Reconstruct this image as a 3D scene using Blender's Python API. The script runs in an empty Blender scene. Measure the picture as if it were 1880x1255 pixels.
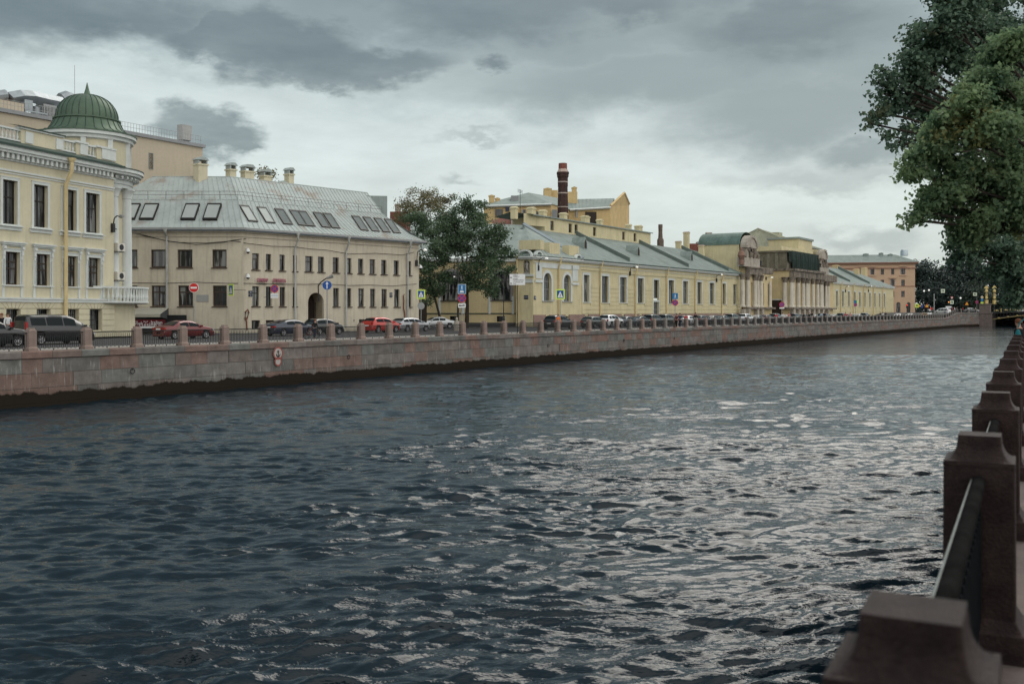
import bpy, bmesh, math, random
import numpy as np
from mathutils import Vector, Matrix
R_ = math.radians
rnd = random.Random(7)
SC = bpy.context.scene
COL = SC.collection
# ---- survey: the photograph as a measuring instrument (35 mm lens, level camera, eye 2.1 m above the quay)
FP = 1828.0; E = 2.1
def U(px): return (px - 940.0) / FP
def P(px, z): return Vector((U(px) * z, z))
def H(py, z): return E + (570.0 - py) * z / FP
CR = {1:(0,140,.2231),2:(0,400,.2231),3:(220,280,.2231),4:(500,330,.2471),5:(380,480,.15957),6:(660,480,.15957),
      7:(860,280,.2072),8:(900,420,.2021),9:(1180,400,.1753),10:(1300,400,.1593),11:(1480,420,.2128)}
def cx(k, x): return CR[k][0] + x * CR[k][2]
def cy(k, y): return CR[k][1] + y * CR[k][2]
# ---- objects
def tag(o, label=None, cat=None, group=None, kind=None):
    if label: o['label'] = label
    if cat: o['category'] = cat
    if group: o['group'] = group
    if kind: o['kind'] = kind
    return o
def root(name, label, cat, loc=(0,0,0), rz=0.0, group=None):
    o = bpy.data.objects.new(name, None); COL.objects.link(o)
    o.location = loc; o.rotation_euler = (0, 0, rz); o.empty_display_size = .2
    return tag(o, label, cat, group)
def copy_tree(o, parent=None):
    c = o.copy(); COL.objects.link(c)
    if parent is not None: c.parent = parent
    for ch in o.children: copy_tree(ch, c)
    return c
class MB:
    def __init__(s, M=None): s.v = []; s.f = []; s.m = []; s.uv = None; s.M = M; s.cur = 0
    def add(s, vs, fs):
        b = len(s.v)
        for p in vs:
            p = Vector(p)
            s.v.append(tuple(s.M @ p) if s.M is not None else tuple(p))
        for f in fs: s.f.append(tuple(i + b for i in f)); s.m.append(s.cur)
        return s
    def quad(s, a, b, c, d): return s.add([a, b, c, d], [(0,1,2,3)])
    def box(s, x0, x1, y0, y1, z0, z1):
        return s.add([(x0,y0,z0),(x1,y0,z0),(x1,y1,z0),(x0,y1,z0),(x0,y0,z1),(x1,y0,z1),(x1,y1,z1),(x0,y1,z1)],
                     [(0,3,2,1),(4,5,6,7),(0,1,5,4),(1,2,6,5),(2,3,7,6),(3,0,4,7)])
    def frustum(s, cx_, cy_, z0, z1, wx0, wy0, wx1, wy1):
        v = []
        for z, a, b in ((z0,wx0/2,wy0/2),(z1,wx1/2,wy1/2)):
            v += [(cx_-a,cy_-b,z),(cx_+a,cy_-b,z),(cx_+a,cy_+b,z),(cx_-a,cy_+b,z)]
        return s.add(v, [(0,3,2,1),(4,5,6,7),(0,1,5,4),(1,2,6,5),(2,3,7,6),(3,0,4,7)])
    def sqlathe(s, cx_, cy_, prof):
        for (z0,w0),(z1,w1) in zip(prof, prof[1:]):
            v = []
            for z, a in ((z0,w0/2),(z1,w1/2)):
                v += [(cx_-a,cy_-a,z),(cx_+a,cy_-a,z),(cx_+a,cy_+a,z),(cx_-a,cy_+a,z)]
            s.add(v, [(0,1,5,4),(1,2,6,5),(2,3,7,6),(3,0,4,7)])
        z, a = prof[-1][0], prof[-1][1]/2
        s.add([(cx_-a,cy_-a,z),(cx_+a,cy_-a,z),(cx_+a,cy_+a,z),(cx_-a,cy_+a,z)], [(0,1,2,3)])
        return s
    def lathe(s, cx_, cy_, prof, n=16, a0=0.0, a1=2*math.pi):
        full = abs(a1 - a0 - 2*math.pi) < 1e-6
        k = n if full else n + 1
        v = []
        for r, z in prof:
            for i in range(k):
                a = a0 + (a1 - a0) * i / n
                v.append((cx_ + r*math.cos(a), cy_ + r*math.sin(a), z))
        f = []
        for j in range(len(prof) - 1):
            for i in range(n):
                i2 = (i + 1) % k if full else i + 1
                f.append((j*k+i, j*k+i2, (j+1)*k+i2, (j+1)*k+i))
        return s.add(v, f)
    def tube(s, pts, r, n=6, cap=True):
        pts = [Vector(p) for p in pts]; rs = r if isinstance(r, (list, tuple)) else [r]*len(pts)
        v = []; f = []; N = len(pts)
        for i, p in enumerate(pts):
            t = (pts[min(i+1, N-1)] - pts[max(i-1, 0)])
            if t.length < 1e-9: t = Vector((0,0,1))
            t.normalize()
            up = Vector((0,0,1)) if abs(t.z) < .95 else Vector((1,0,0))
            a = t.cross(up).normalized(); b = t.cross(a).normalized()
            for k in range(n):
                an = 2*math.pi*k/n
                v.append(p + a*(rs[i]*math.cos(an)) + b*(rs[i]*math.sin(an)))
        for i in range(N-1):
            for k in range(n):
                k2 = (k+1) % n
                f.append((i*n+k, i*n+k2, (i+1)*n+k2, (i+1)*n+k))
        if cap: f += [tuple(range(n))[::-1], tuple((N-1)*n+k for k in range(n))]
        return s.add(v, f)
    def sphere(s, c, r, n=8, m=6, sz=1.0):
        prof = [(r*math.sin(math.pi*j/m)+1e-4, c[2] + sz*r*-math.cos(math.pi*j/m)) for j in range(m+1)]
        return s.lathe(c[0], c[1], prof, n)
    def extr(s, poly, y0, y1):
        """poly in (x,z), extruded along y"""
        n = len(poly)
        v = [(x,y0,z) for x,z in poly] + [(x,y1,z) for x,z in poly]
        f = [tuple(range(n)), tuple(range(2*n-1, n-1, -1))]
        for i in range(n):
            j = (i+1) % n
            f.append((i, i+n, j+n, j))
        return s.add(v, f)
    def build(s, name, mat, parent=None, smooth=False, ang=40, fix=True):
        me = bpy.data.meshes.new(name)
        me.from_pydata(s.v, [], s.f)
        mats = mat if isinstance(mat, (list, tuple)) else [mat]
        for m in mats: me.materials.append(m)
        if len(mats) > 1: me.polygons.foreach_set('material_index', s.m)
        if fix:
            bm = bmesh.new(); bm.from_mesh(me)
            bmesh.ops.recalc_face_normals(bm, faces=bm.faces); bm.to_mesh(me); bm.free()
        if smooth:
            me.polygons.foreach_set('use_smooth', [True]*len(me.polygons))
            me.set_sharp_from_angle(angle=R_(ang))
        me.update()
        o = bpy.data.objects.new(name, me); COL.objects.link(o)
        if parent is not None: o.parent = parent
        return o
# ---- facade frames: x along the wall, y into the building, z up
class Fac:
    def __init__(s, px1, z1, px2, z2):
        s.A = P(px1, z1); s.B = P(px2, z2); s.d = (s.B - s.A).normalized(); s.L = (s.B - s.A).length
        s.n = Vector((-s.d.y, s.d.x)); s.ang = math.atan2(s.d.y, s.d.x)
        s.M = Matrix.Translation((s.A.x, s.A.y, 0)) @ Matrix.Rotation(s.ang, 4, 'Z')
    def s(s, px, y=0.0):
        A = s.A + s.n * y; u = U(px)
        return (u*A.y - A.x) / (s.d.x - u*s.d.y)
    def z(s, px, y=0.0):
        return s.A.y + s.n.y*y + s.s(px, y)*s.d.y
    def h(s, px, py, y=0.0): return H(py, s.z(px, y))
    def loc(s, px, z):
        q = P(px, z) - s.A
        return q.dot(s.d), q.dot(s.n)
    def rel(s, other): return other.M.inverted() @ s.M
    def root(s, name, label, cat, group=None): return root(name, label, cat, (s.A.x, s.A.y, 0), s.ang, group)
def wall_mb(mb, L0, L1, H0, H1, ops, dep=.3, y=0.0, back=True):
    """front wall with rectangular or arched openings and their reveals"""
    xs = sorted({L0, L1} | {o[0] for o in ops} | {o[1] for o in ops})
    zs = sorted({H0, H1} | {o[2] for o in ops} | {o[3] for o in ops})
    xs = [x for x in xs if L0 - 1e-6 <= x <= L1 + 1e-6]; zs = [z for z in zs if H0 - 1e-6 <= z <= H1 + 1e-6]
    for i in range(len(xs)-1):
        run = None
        for j in range(len(zs)-1):
            mx, mz = (xs[i]+xs[i+1])/2, (zs[j]+zs[j+1])/2
            hole = any(o[0] < mx < o[1] and o[2] < mz < o[3] for o in ops)
            if hole:
                if run is not None: mb.quad((xs[i],y,run),(xs[i+1],y,run),(xs[i+1],y,zs[j]),(xs[i],y,zs[j])); run = None
            elif run is None: run = zs[j]
        if run is not None: mb.quad((xs[i],y,run),(xs[i+1],y,run),(xs[i+1],y,H1),(xs[i],y,H1))
    for o in ops:
        a, b, c, d = o[:4]; arch = len(o) > 4 and o[4]
        mb.quad((a,y,c),(b,y,c),(b,y+dep,c),(a,y+dep,c))
        if not arch:
            mb.quad((a,y,c),(a,y,d),(a,y+dep,d),(a,y+dep,c)); mb.quad((b,y,c),(b,y,d),(b,y+dep,d),(b,y+dep,c))
            mb.quad((a,y,d),(b,y,d),(b,y+dep,d),(a,y+dep,d))
        else:
            r = (b-a)/2; m = (a+b)/2; sp = d - r; N = 12
            mb.quad((a,y,c),(a,y,sp),(a,y+dep,sp),(a,y+dep,c)); mb.quad((b,y,c),(b,y,sp),(b,y+dep,sp),(b,y+dep,c))
            for k in range(N):
                t0, t1 = math.pi*(1-k/N), math.pi*(1-(k+1)/N)
                x0, z0, x1, z1 = m+r*math.cos(t0), sp+r*math.sin(t0), m+r*math.cos(t1), sp+r*math.sin(t1)
                mb.quad((x0,y,z0),(x1,y,z1),(x1,y,d),(x0,y,d))
                mb.quad((x0,y,z0),(x1,y,z1),(x1,y+dep,z1),(x0,y+dep,z0))
    return mb
def arch_poly(a, b, c, d, N=12):
    r = (b-a)/2; m = (a+b)/2; sp = d - r
    return [(a,c)] + [(m+r*math.cos(math.pi*(1-k/N)), sp+r*math.sin(math.pi*(1-k/N))) for k in range(N+1)] + [(b,c)]
def window(parent, M, a, b, c, d, y, mats, arch=False, bar=.07, vs=(.5,), hs=(.6,), surround=0.0, sill=0.0, ent=0.0, smat=None, sillmat=None, name='window'):
    """frame part with pane, surround and sill as sub-parts"""
    fm, gm = mats
    f = MB(M)
    if arch:
        po = arch_poly(a, b, c, d); N = len(po); m = (a+b)/2
        pi = arch_poly(a+bar, b-bar, c+bar, d-bar)
        for k in range(N):
            k2 = (k+1) % N
            f.add([(po[k][0],y,po[k][1]),(po[k2][0],y,po[k2][1]),(pi[k2][0],y,pi[k2][1]),(pi[k][0],y,pi[k][1])], [(0,1,2,3)])
    else:
        f.box(a,b,y,y+.05,c,c+bar); f.box(a,b,y,y+.05,d-bar,d)
        f.box(a,a+bar,y,y+.05,c+bar,d-bar); f.box(b-bar,b,y,y+.05,c+bar,d-bar)
    for t in vs:
        x = a+(b-a)*t; f.box(x-bar*.4,x+bar*.4,y+.005,y+.045,c+bar,d-bar)
    for t in hs:
        z = c+(d-c)*t; f.box(a+bar,b-bar,y+.002,y+.048,z-bar*.45,z+bar*.45)
    w = f.build(name, fm, parent)
    g = MB(M)
    if arch:
        g.add([(x,y+.06,z) for x,z in arch_poly(a,b,c,d)], [tuple(range(len(arch_poly(a,b,c,d))))])
    else: g.quad((a,y+.06,c),(b,y+.06,c),(b,y+.06,d),(a,y+.06,d))
    g.build('pane', gm, w)
    if surround:
        q = MB(M); s_ = surround
        if arch:
            po = arch_poly(a-s_, b+s_, c, d+s_); pi = arch_poly(a, b, c, d)
            for k in range(len(po)-1):
                v = []
                for yy in (-.07, 0.02):
                    v += [(po[k][0],yy,po[k][1]),(po[k+1][0],yy,po[k+1][1]),(pi[k+1][0],yy,pi[k+1][1]),(pi[k][0],yy,pi[k][1])]
                q.add(v, [(0,1,2,3),(0,1,5,4),(2,3,7,6)])
        else:
            q.box(a-s_,a,-.06,.01,c,d); q.box(b,b+s_,-.06,.01,c,d); q.box(a-s_,b+s_,-.065,.01,d,d+s_)
            q.box(a-s_-.03,b+s_+.03,-.1,.012,d+s_,d+s_+.05)
        q.build('surround', smat, w)
    if sill:
        q = MB(M); q.box(a-sill,b+sill,-.14,.03,c-.1,c-.012); q.build('sill', sillmat or smat, w)
    return w
# ---- materials
def nn(nt, t, **k):
    n = nt.nodes.new(t)
    for a, v in k.items(): setattr(n, a, v)
    return n
def mth(nt, op, a, b=None, clamp=False):
    n = nn(nt, 'ShaderNodeMath', operation=op, use_clamp=clamp)
    for i, v in enumerate((a, b)):
        if v is None: continue
        if isinstance(v, (int, float)): n.inputs[i].default_value = v
        else: nt.links.new(v, n.inputs[i])
    return n.outputs[0]
def mrange(nt, val, a, b, c, d, smooth=False):
    n = nn(nt, 'ShaderNodeMapRange', clamp=True)
    if smooth: n.interpolation_type = 'SMOOTHSTEP'
    nt.links.new(val, n.inputs[0])
    for i, v in zip((1,2,3,4), (a,b,c,d)): n.inputs[i].default_value = v
    return n.outputs[0]
def mixc(nt, f, a, b, bt='MIX'):
    n = nn(nt, 'ShaderNodeMix', data_type='RGBA', blend_type=bt)
    for i, v in ((0,f),(6,a),(7,b)):
        if isinstance(v, (int, float)): n.inputs[i].default_value = v
        elif isinstance(v, tuple): n.inputs[i].default_value = v if len(v) == 4 else (*v, 1)
        else: nt.links.new(v, n.inputs[i])
    return n.outputs[2]
def noise(nt, vec, sc, det=4, rough=.55):
    n = nn(nt, 'ShaderNodeTexNoise'); n.inputs['Scale'].default_value = sc
    n.inputs['Detail'].default_value = det; n.inputs['Roughness'].default_value = rough
    if vec is not None: nt.links.new(vec, n.inputs['Vector'])
    return n.outputs['Fac']
def mapping(nt, vec, sc=(1,1,1), loc=(0,0,0)):
    n = nn(nt, 'ShaderNodeMapping'); n.inputs['Scale'].default_value = sc; n.inputs['Location'].default_value = loc
    nt.links.new(vec, n.inputs['Vector']); return n.outputs[0]
MATS = {}
def mat(name, col, rough=.85, var=.12, sc=1.2, bump=0.0, bsc=30, streak=0.0, stain=None, metal=0.0, spec=.3, emit=0.0, coat=0.0):
    if name in MATS: return MATS[name]
    m = bpy.data.materials.new(name); m.use_nodes = True; nt = m.node_tree
    b = nt.nodes['Principled BSDF']
    b.inputs['Roughness'].default_value = rough; b.inputs['Metallic'].default_value = metal
    b.inputs['Specular IOR Level'].default_value = spec
    if coat: b.inputs['Coat Weight'].default_value = coat; b.inputs['Coat Roughness'].default_value = .05
    tc = nn(nt, 'ShaderNodeTexCoord').outputs['Object']
    c = (*col, 1)
    if var:
        f = mrange(nt, noise(nt, tc, sc, 6, .62), .3, .7, 1-var, 1+var)
        f2 = mrange(nt, noise(nt, tc, sc*9, 3), .3, .7, 1-var*.35, 1+var*.35)
        f = mth(nt, 'MULTIPLY', f, f2)
        if streak:
            s = noise(nt, mapping(nt, tc, (2.2,2.2,.16)), 1.6, 5, .6)
            f = mth(nt, 'MULTIPLY', f, mrange(nt, s, .5, .75, 1.0, 1-streak))
        v = nn(nt, 'ShaderNodeVectorMath', operation='SCALE'); v.inputs[0].default_value = col
        nt.links.new(f, v.inputs['Scale']); c = v.outputs[0]
        if stain:
            k = mrange(nt, noise(nt, mapping(nt, tc, (1,1,.35)), stain[1], 6, .65), stain[2], stain[2]+.12, 0, stain[3])
            c = mixc(nt, k, c, stain[0])
        nt.links.new(c, b.inputs['Base Color'])
    else: b.inputs['Base Color'].default_value = c
    if bump:
        bp = nn(nt, 'ShaderNodeBump'); bp.inputs['Strength'].default_value = bump; bp.inputs['Distance'].default_value = .02
        nt.links.new(noise(nt, tc, bsc, 5), bp.inputs['Height']); nt.links.new(bp.outputs[0], b.inputs['Normal'])
    if emit:
        b.inputs['Emission Color'].default_value = (*col, 1); b.inputs['Emission Strength'].default_value = emit
    MATS[name] = m; return m
def glass_mat(name, col, rough=.04, var=.5, spec=.5):
    m = mat(name, col, rough, 0, spec=spec); nt = m.node_tree; b = nt.nodes['Principled BSDF']
    g = nn(nt, 'ShaderNodeObjectInfo').outputs['Random']
    tc = nn(nt, 'ShaderNodeTexCoord').outputs['Object']
    cur = noise(nt, mapping(nt, tc, (2.4, 2.4, .3)), 1.0, 2)          # drawn curtains behind the glass
    k = mth(nt, 'MULTIPLY', mrange(nt, cur, .48, .56, 0, 1), mrange(nt, g, .15, .8, .1, var))
    nt.links.new(mixc(nt, k, (*col, 1), (.27,.275,.265,1)), b.inputs['Base Color'])
    return m
def leaf_mat(name, c1, c2, c3, p3=.04, trans=.35):
    m = bpy.data.materials.new(name); m.use_nodes = True; nt = m.node_tree; nt.nodes.clear()
    g = nn(nt, 'ShaderNodeNewGeometry').outputs['Random Per Island']
    tc = nn(nt, 'ShaderNodeTexCoord').outputs['Object']
    f = mth(nt, 'ADD', mth(nt, 'MULTIPLY', g, .55), mth(nt, 'MULTIPLY', mrange(nt, noise(nt, tc, 1.6, 3), .36, .64, 0, 1), .5))
    c = mixc(nt, f, c1, c2)
    n3 = mth(nt, 'MULTIPLY', mrange(nt, noise(nt, mapping(nt, tc, (1,1,1), (9,4,2)), 1.1, 2), .6, .68, 0, 1), mth(nt, 'GREATER_THAN', mth(nt, 'FRACT', mth(nt, 'MULTIPLY', g, 37.0)), .35))
    c = mixc(nt, mth(nt, 'MULTIPLY', n3, p3*12, True), c, c3)
    d = nn(nt, 'ShaderNodeBsdfPrincipled'); d.inputs['Roughness'].default_value = .55; d.inputs['Specular IOR Level'].default_value = .35
    t = nn(nt, 'ShaderNodeBsdfTranslucent'); mx = nn(nt, 'ShaderNodeMixShader'); mx.inputs[0].default_value = trans
    o = nn(nt, 'ShaderNodeOutputMaterial')
    nt.links.new(c, d.inputs['Base Color']); nt.links.new(c, t.inputs['Color'])
    nt.links.new(d.outputs[0], mx.inputs[1]); nt.links.new(t.outputs[0], mx.inputs[2]); nt.links.new(mx.outputs[0], o.inputs[0])
    MATS[name] = m; return m
M_yellow = mat('pale_yellow_plaster', (.565,.50,.315), .9, .10, .6, streak=.2, stain=((.36,.31,.21,1), .4, .6, .35))
M_cream = mat('cream_yellow_plaster', (.575,.53,.385), .9, .08, .6, streak=.16, stain=((.42,.38,.28,1), .4, .62, .35))
M_yellow2 = mat('ochre_yellow_plaster', (.57,.465,.27), .9, .10, .5, streak=.16, stain=((.33,.27,.18,1), .5, .62, .45))
M_white = mat('white_trim_paint', (.58,.61,.59), .8, .07, 1.5, streak=.10)
M_beige = mat('beige_plaster', (.52,.47,.375), .9, .10, .45, streak=.26, stain=((.37,.32,.25,1), .4, .57, .55))
M_peach = mat('peach_plaster', (.46,.395,.305), .9, .07, .4, streak=.08)
M_pink = mat('pink_plaster', (.52,.36,.25), .9, .08, .3, streak=.06)
M_ochre = mat('ochre_plaster', (.54,.40,.20), .9, .12, .5, streak=.15, stain=((.40,.28,.16,1), .5, .6, .5))
M_zinc = mat('grey_zinc_roofing', (.36,.40,.39), .75, .10, .8, streak=.16, stain=((.24,.17,.12,1), .45, .54, .55), spec=.12)
M_zinc2 = mat('blue_grey_roofing', (.25,.29,.275), .8, .14, .5, streak=.2, stain=((.13,.16,.13,1), .4, .56, .55), spec=.1)
M_olive = mat('olive_roofing', (.37,.37,.28), .75, .12, .4, streak=.15, spec=.15)
M_green = mat('green_copper_roofing', (.085,.13,.09), .5, .15, 1.0, metal=.2, streak=.1)
M_patina = mat('patina_copper', (.11,.165,.145), .7, .25, .7, streak=.35, stain=((.05,.09,.07,1), .8, .55, .6))
M_dgreen = mat('dark_green_roofing', (.03,.055,.045), .6, .15, 1.0)
M_frame = mat('dark_window_frame', (.02,.017,.015), .5, .1, 3)
M_brownframe = mat('brown_window_frame', (.045,.028,.02), .6, .1, 3)
M_greyframe = mat('grey_window_frame', (.22,.23,.23), .6, .1, 3)
M_glass = glass_mat('window_glass', (.014,.017,.019), .04, .8)
M_glassl = glass_mat('pale_window_glass', (.05,.06,.062), .05, .9)
M_skyl = mat('skylight_glass', (.11,.135,.135), .5, .1, spec=.08)
M_iron = mat('black_iron', (.012,.012,.013), .45, .2, 6, spec=.4)
M_darkmetal = mat('dark_painted_metal', (.03,.032,.034), .5, .15, 4)
M_grey = mat('grey_galvanised_metal', (.30,.31,.31), .5, .12, 3, metal=.5)
M_pipe = mat('pale_downpipe_metal', (.40,.41,.39), .6, .12, 2, streak=.2)
M_ypipe = mat('yellow_downpipe', (.60,.49,.27), .7, .1, 2, streak=.2)
M_brick = mat('dark_brick', (.055,.030,.026), .9, .45, 3.0, bump=.4, bsc=8, stain=((.35,.30,.26,1), 2.6, .66, .8))
M_redbrick = mat('red_brick', (.19,.075,.058), .9, .2, 3, bump=.3, bsc=8)
M_stone = mat('weathered_stone', (.38,.34,.29), .9, .2, 1.2, streak=.35, stain=((.08,.07,.06,1), 1.2, .58, .7))
M_column = mat('weathered_white_column', (.56,.52,.44), .85, .12, 1.0, streak=.3)
M_plinth = mat('pink_granite_plinth', (.25,.17,.145), .8, .2, 2.5)
M_wood = mat('dark_brown_wood', (.03,.02,.015), .7, .3, 3)
M_wht = mat('white_sign_paint', (.75,.76,.76), .5, .03, 2)
M_blue = mat('blue_sign_paint', (.012,.075,.30), .45, .05, 2)
M_lblue = mat('light_blue_sign_paint', (.02,.16,.36), .45, .05, 2)
M_red = mat('red_sign_paint', (.55,.02,.018), .45, .05, 2)
M_lime = mat('lime_reflective_border', (.62,.80,.12), .5, .05, 2)
M_yell = mat('yellow_sign_paint', (.75,.42,.02), .5, .05, 2)
M_blk = mat('black_sign_paint', (.01,.01,.01), .5, 0)
M_gold = mat('gold_leaf', (.52,.40,.16), .5, .15, 5, metal=.3)
M_bulb = mat('white_lamp_globe', (.8,.8,.76), .3, 0, emit=.5)
M_navyplate = mat('navy_enamel_plate', (.012,.02,.05), .3, 0)
M_asphalt = mat('asphalt', (.055,.056,.058), .9, .18, .4, bump=.2, bsc=60)
M_pave = mat('pavement_slabs', (.27,.25,.225), .9, .14, .7)
M_kerb = mat('granite_kerb', (.30,.27,.25), .85, .15, 2)
M_net = mat('dark_green_scaffold_net', (.018,.032,.027), .9, .35, .8, streak=.4)
M_greyplaster = mat('unpainted_grey_plaster', (.155,.14,.105), .9, .25, .8, streak=.3, stain=((.05,.05,.042,1), .7, .56, .6))  # dark grey plaster colour with random streaks and blotches
# ================= river, quays, ground =================
BK, BC = .641, 57.8                         # far bank line: x = BK*y - BC
BD = Vector((BK, 1)).normalized(); BN = Vector((-BD.y, BD.x))
def bank_y(px): return BC / (BK - U(px))
def bank(y, off=0.0):                        # point on the far bank edge, off metres inland
    return Vector((BK*y - BC, y)) + BN*off
def top_h(y): 
    t = max(0.0, min(1.0, (y - 281) / 20.0)); return 1.5*t*t*(3-2*t)
quay_pts = [(bank(y), top_h(y)) for y in [18, 30, 281] + [281 + 2.0*k for k in range(1, 11)]]
pe = P(1762, 303); pf = P(1805, 314)
quay_pts += [(pe, 1.5), (pf, 1.5)]
def granite(name, bw, rh, algae=True):
    m = bpy.data.materials.new(name); m.use_nodes = True; nt = m.node_tree; b = nt.nodes['Principled BSDF']
    uv = nn(nt, 'ShaderNodeTexCoord').outputs['UV']
    sep = nn(nt, 'ShaderNodeSeparateXYZ'); nt.links.new(uv, sep.inputs[0]); hh = sep.outputs[1]
    br = nn(nt, 'ShaderNodeTexBrick'); br.offset = .43; br.squash = 1.35; br.squash_frequency = 2
    for k, v in (('Scale',1.0),('Mortar Size',.014),('Mortar Smooth',.25),('Bias',.05),('Brick Width',bw),('Row Height',rh)): br.inputs[k].default_value = v
    br.inputs['Color1'].default_value = (.0,.0,.0,1); br.inputs['Color2'].default_value = (1,1,1,1); br.inputs['Mortar'].default_value = (.5,.5,.5,1)
    if algae:                                  # blocks of unequal length in every course
        row = mth(nt, 'FLOOR', mth(nt, 'DIVIDE', mth(nt, 'ADD', hh, .38), rh))
        cb = nn(nt, 'ShaderNodeCombineXYZ'); nt.links.new(mth(nt, 'MULTIPLY', sep.outputs[0], .42), cb.inputs[0]); nt.links.new(mth(nt, 'MULTIPLY', row, 7.31), cb.inputs[1])
        wob = mth(nt, 'MULTIPLY', noise(nt, cb.outputs[0], 1.0, 1), 2.6)
        c2_ = nn(nt, 'ShaderNodeCombineXYZ'); nt.links.new(mth(nt, 'ADD', sep.outputs[0], wob), c2_.inputs[0]); nt.links.new(mth(nt, 'ADD', hh, .38), c2_.inputs[1]); nt.links.new(c2_.outputs[0], br.inputs['Vector'])
    else: nt.links.new(uv, br.inputs['Vector'])
    v = nn(nt, 'ShaderNodeSeparateXYZ'); nt.links.new(br.outputs['Color'], v.inputs[0]); r = v.outputs[0]
    ramp = nn(nt, 'ShaderNodeValToRGB'); e = ramp.color_ramp.elements; e[0].color = (.125,.095,.083,1); e[1].color = (.125,.128,.12,1)
    for p, c in ((.2,(.155,.105,.09,1)),(.36,(.13,.108,.098,1)),(.55,(.105,.103,.098,1)),(.78,(.15,.13,.12,1))):
        q = e.new(p); q.color = c
    nt.links.new(r, ramp.inputs[0]); c = ramp.outputs[0]
    sp = mrange(nt, noise(nt, uv, 28, 3, .7), .3, .7, 1.05, 1.65)
    bl = mrange(nt, noise(nt, uv, 1.3, 6, .65), .3, .7, .72, 1.25)
    sc = nn(nt, 'ShaderNodeVectorMath', operation='SCALE'); nt.links.new(c, sc.inputs[0]); nt.links.new(mth(nt, 'MULTIPLY', sp, bl), sc.inputs['Scale']); c = sc.outputs[0]
    c = mixc(nt, mth(nt, 'MULTIPLY', br.outputs['Fac'], .75), c, (.07,.06,.052,1))
    if algae:
        st = noise(nt, mapping(nt, uv, (5.5, .5, 1)), 1.5, 5, .6)         # lime drips running from the joints
        dr = mth(nt, 'MULTIPLY', mrange(nt, st, .575, .64, 0, 1), mrange(nt, noise(nt, uv, .55, 3), .42, .58, 0, .75))
        c = mixc(nt, dr, c, (.34,.335,.31,1))
        edge = mth(nt, 'ADD', mth(nt, 'MULTIPLY', noise(nt, mapping(nt, uv, (1,.25,1)), 1.1, 6, .7), .75), -2.52)
        al = mrange(nt, mth(nt, 'SUBTRACT', edge, hh), -.03, .06, 0, 1)
        c = mixc(nt, al, c, (.006,.0065,.005,1))
        wet = mrange(nt, mth(nt, 'SUBTRACT', mth(nt, 'ADD', edge, .35), hh), 0, .5, 0, .35)
        c = mixc(nt, wet, c, (.06,.045,.035,1))
    nt.links.new(c, b.inputs['Base Color']); b.inputs['Roughness'].default_value = .85; b.inputs['Specular IOR Level'].default_value = .02
    bp = nn(nt, 'ShaderNodeBump'); bp.inputs['Strength'].default_value = .7; bp.inputs['Distance'].default_value = .03
    hgt = mth(nt, 'ADD', mth(nt, 'MULTIPLY', br.outputs['Fac'], -1.0), mth(nt, 'MULTIPLY', noise(nt, uv, 9, 6, .7), .8))
    nt.links.new(hgt, bp.inputs['Height']); nt.links.new(bp.outputs[0], b.inputs['Normal'])
    MATS[name] = m; return m
M_quay = granite('granite_quay_blocks', 1.55, .76); M_cope = granite('granite_coping_blocks', 1.7, 3.0, False)
def strip(name, pts, prof, m, parent):
    """sweep a profile of (offset inland, height above top) along the quay line, with UVs in metres"""
    vs = []; fs = []; uvs = []
    s = 0.0; K = len(prof); N = len(pts)
    plen = [0.0]
    for a, b in zip(prof, prof[1:]): plen.append(plen[-1] + math.hypot(b[0]-a[0], b[1]-a[1]))
    SS = []
    for i, (p, t) in enumerate(pts):
        if i: s += (p - pts[i-1][0]).length
        SS.append(s)
        q0 = pts[max(i-1,0)][0]; q1 = pts[min(i+1,N-1)][0]; d = (q1-q0).normalized(); n = Vector((-d.y, d.x))
        for (o, hgt) in prof: 
            q = p + n*o; vs.append((q.x, q.y, (t if hgt > -2.7 else 0) + hgt))
    for i in range(N-1):
        for k in range(K-1):
            fs.append((i*K+k, (i+1)*K+k, (i+1)*K+k+1, i*K+k+1))
            uvs += [(SS[i], vs[i*K+k][2]-.0 if K == 2 else -plen[k]), (SS[i+1], vs[(i+1)*K+k][2] if K == 2 else -plen[k]), (SS[i+1], vs[(i+1)*K+k+1][2] if K == 2 else -plen[k+1]), (SS[i], vs[i*K+k+1][2] if K == 2 else -plen[k+1])]
    me = bpy.data.meshes.new(name); me.from_pydata(vs, [], fs)
    l = me.uv_layers.new(name='UVMap')
    for i, w in enumerate(uvs): l.data[i].uv = w
    me.materials.append(m); me.update()
    o = bpy.data.objects.new(name, me); COL.objects.link(o); o.parent = parent; return o
qw = root('quay_wall', 'pink and grey granite block quay wall with dark algae line across the river', 'quay wall')
strip('wall_face', quay_pts, [(-.06,-.4),(-.16,-3.6)], M_quay, qw)
strip('coping', quay_pts, [(.75,0),(-.12,0),(-.16,-.05),(-.16,-.36),(-.02,-.40)], M_cope, qw)
# mooring rings and outlet holes of the quay wall (dark iron)
def quay_local(px, py, off=-.17):
    y = bank_y(px); p = bank(y, off); return Vector((p.x, p.y, H(py, p.y)))
for px, py in ((240,677),(637,652),(1004,632),(1143,623),(1236,619)):
    c = quay_local(px, py); m_ = MB(); m_.tube([c + Vector((BD.x*.14*math.cos(a), BD.y*.14*math.cos(a), .14*math.sin(a)-.12)) for a in [k*math.pi/6 for k in range(13)]], .025, 6)
    q = bank(bank_y(px), -.12); m_.tube([c, Vector((q.x, q.y, c.z))], .05, 6)
    m_.build('mooring_ring', M_iron, qw)
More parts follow.
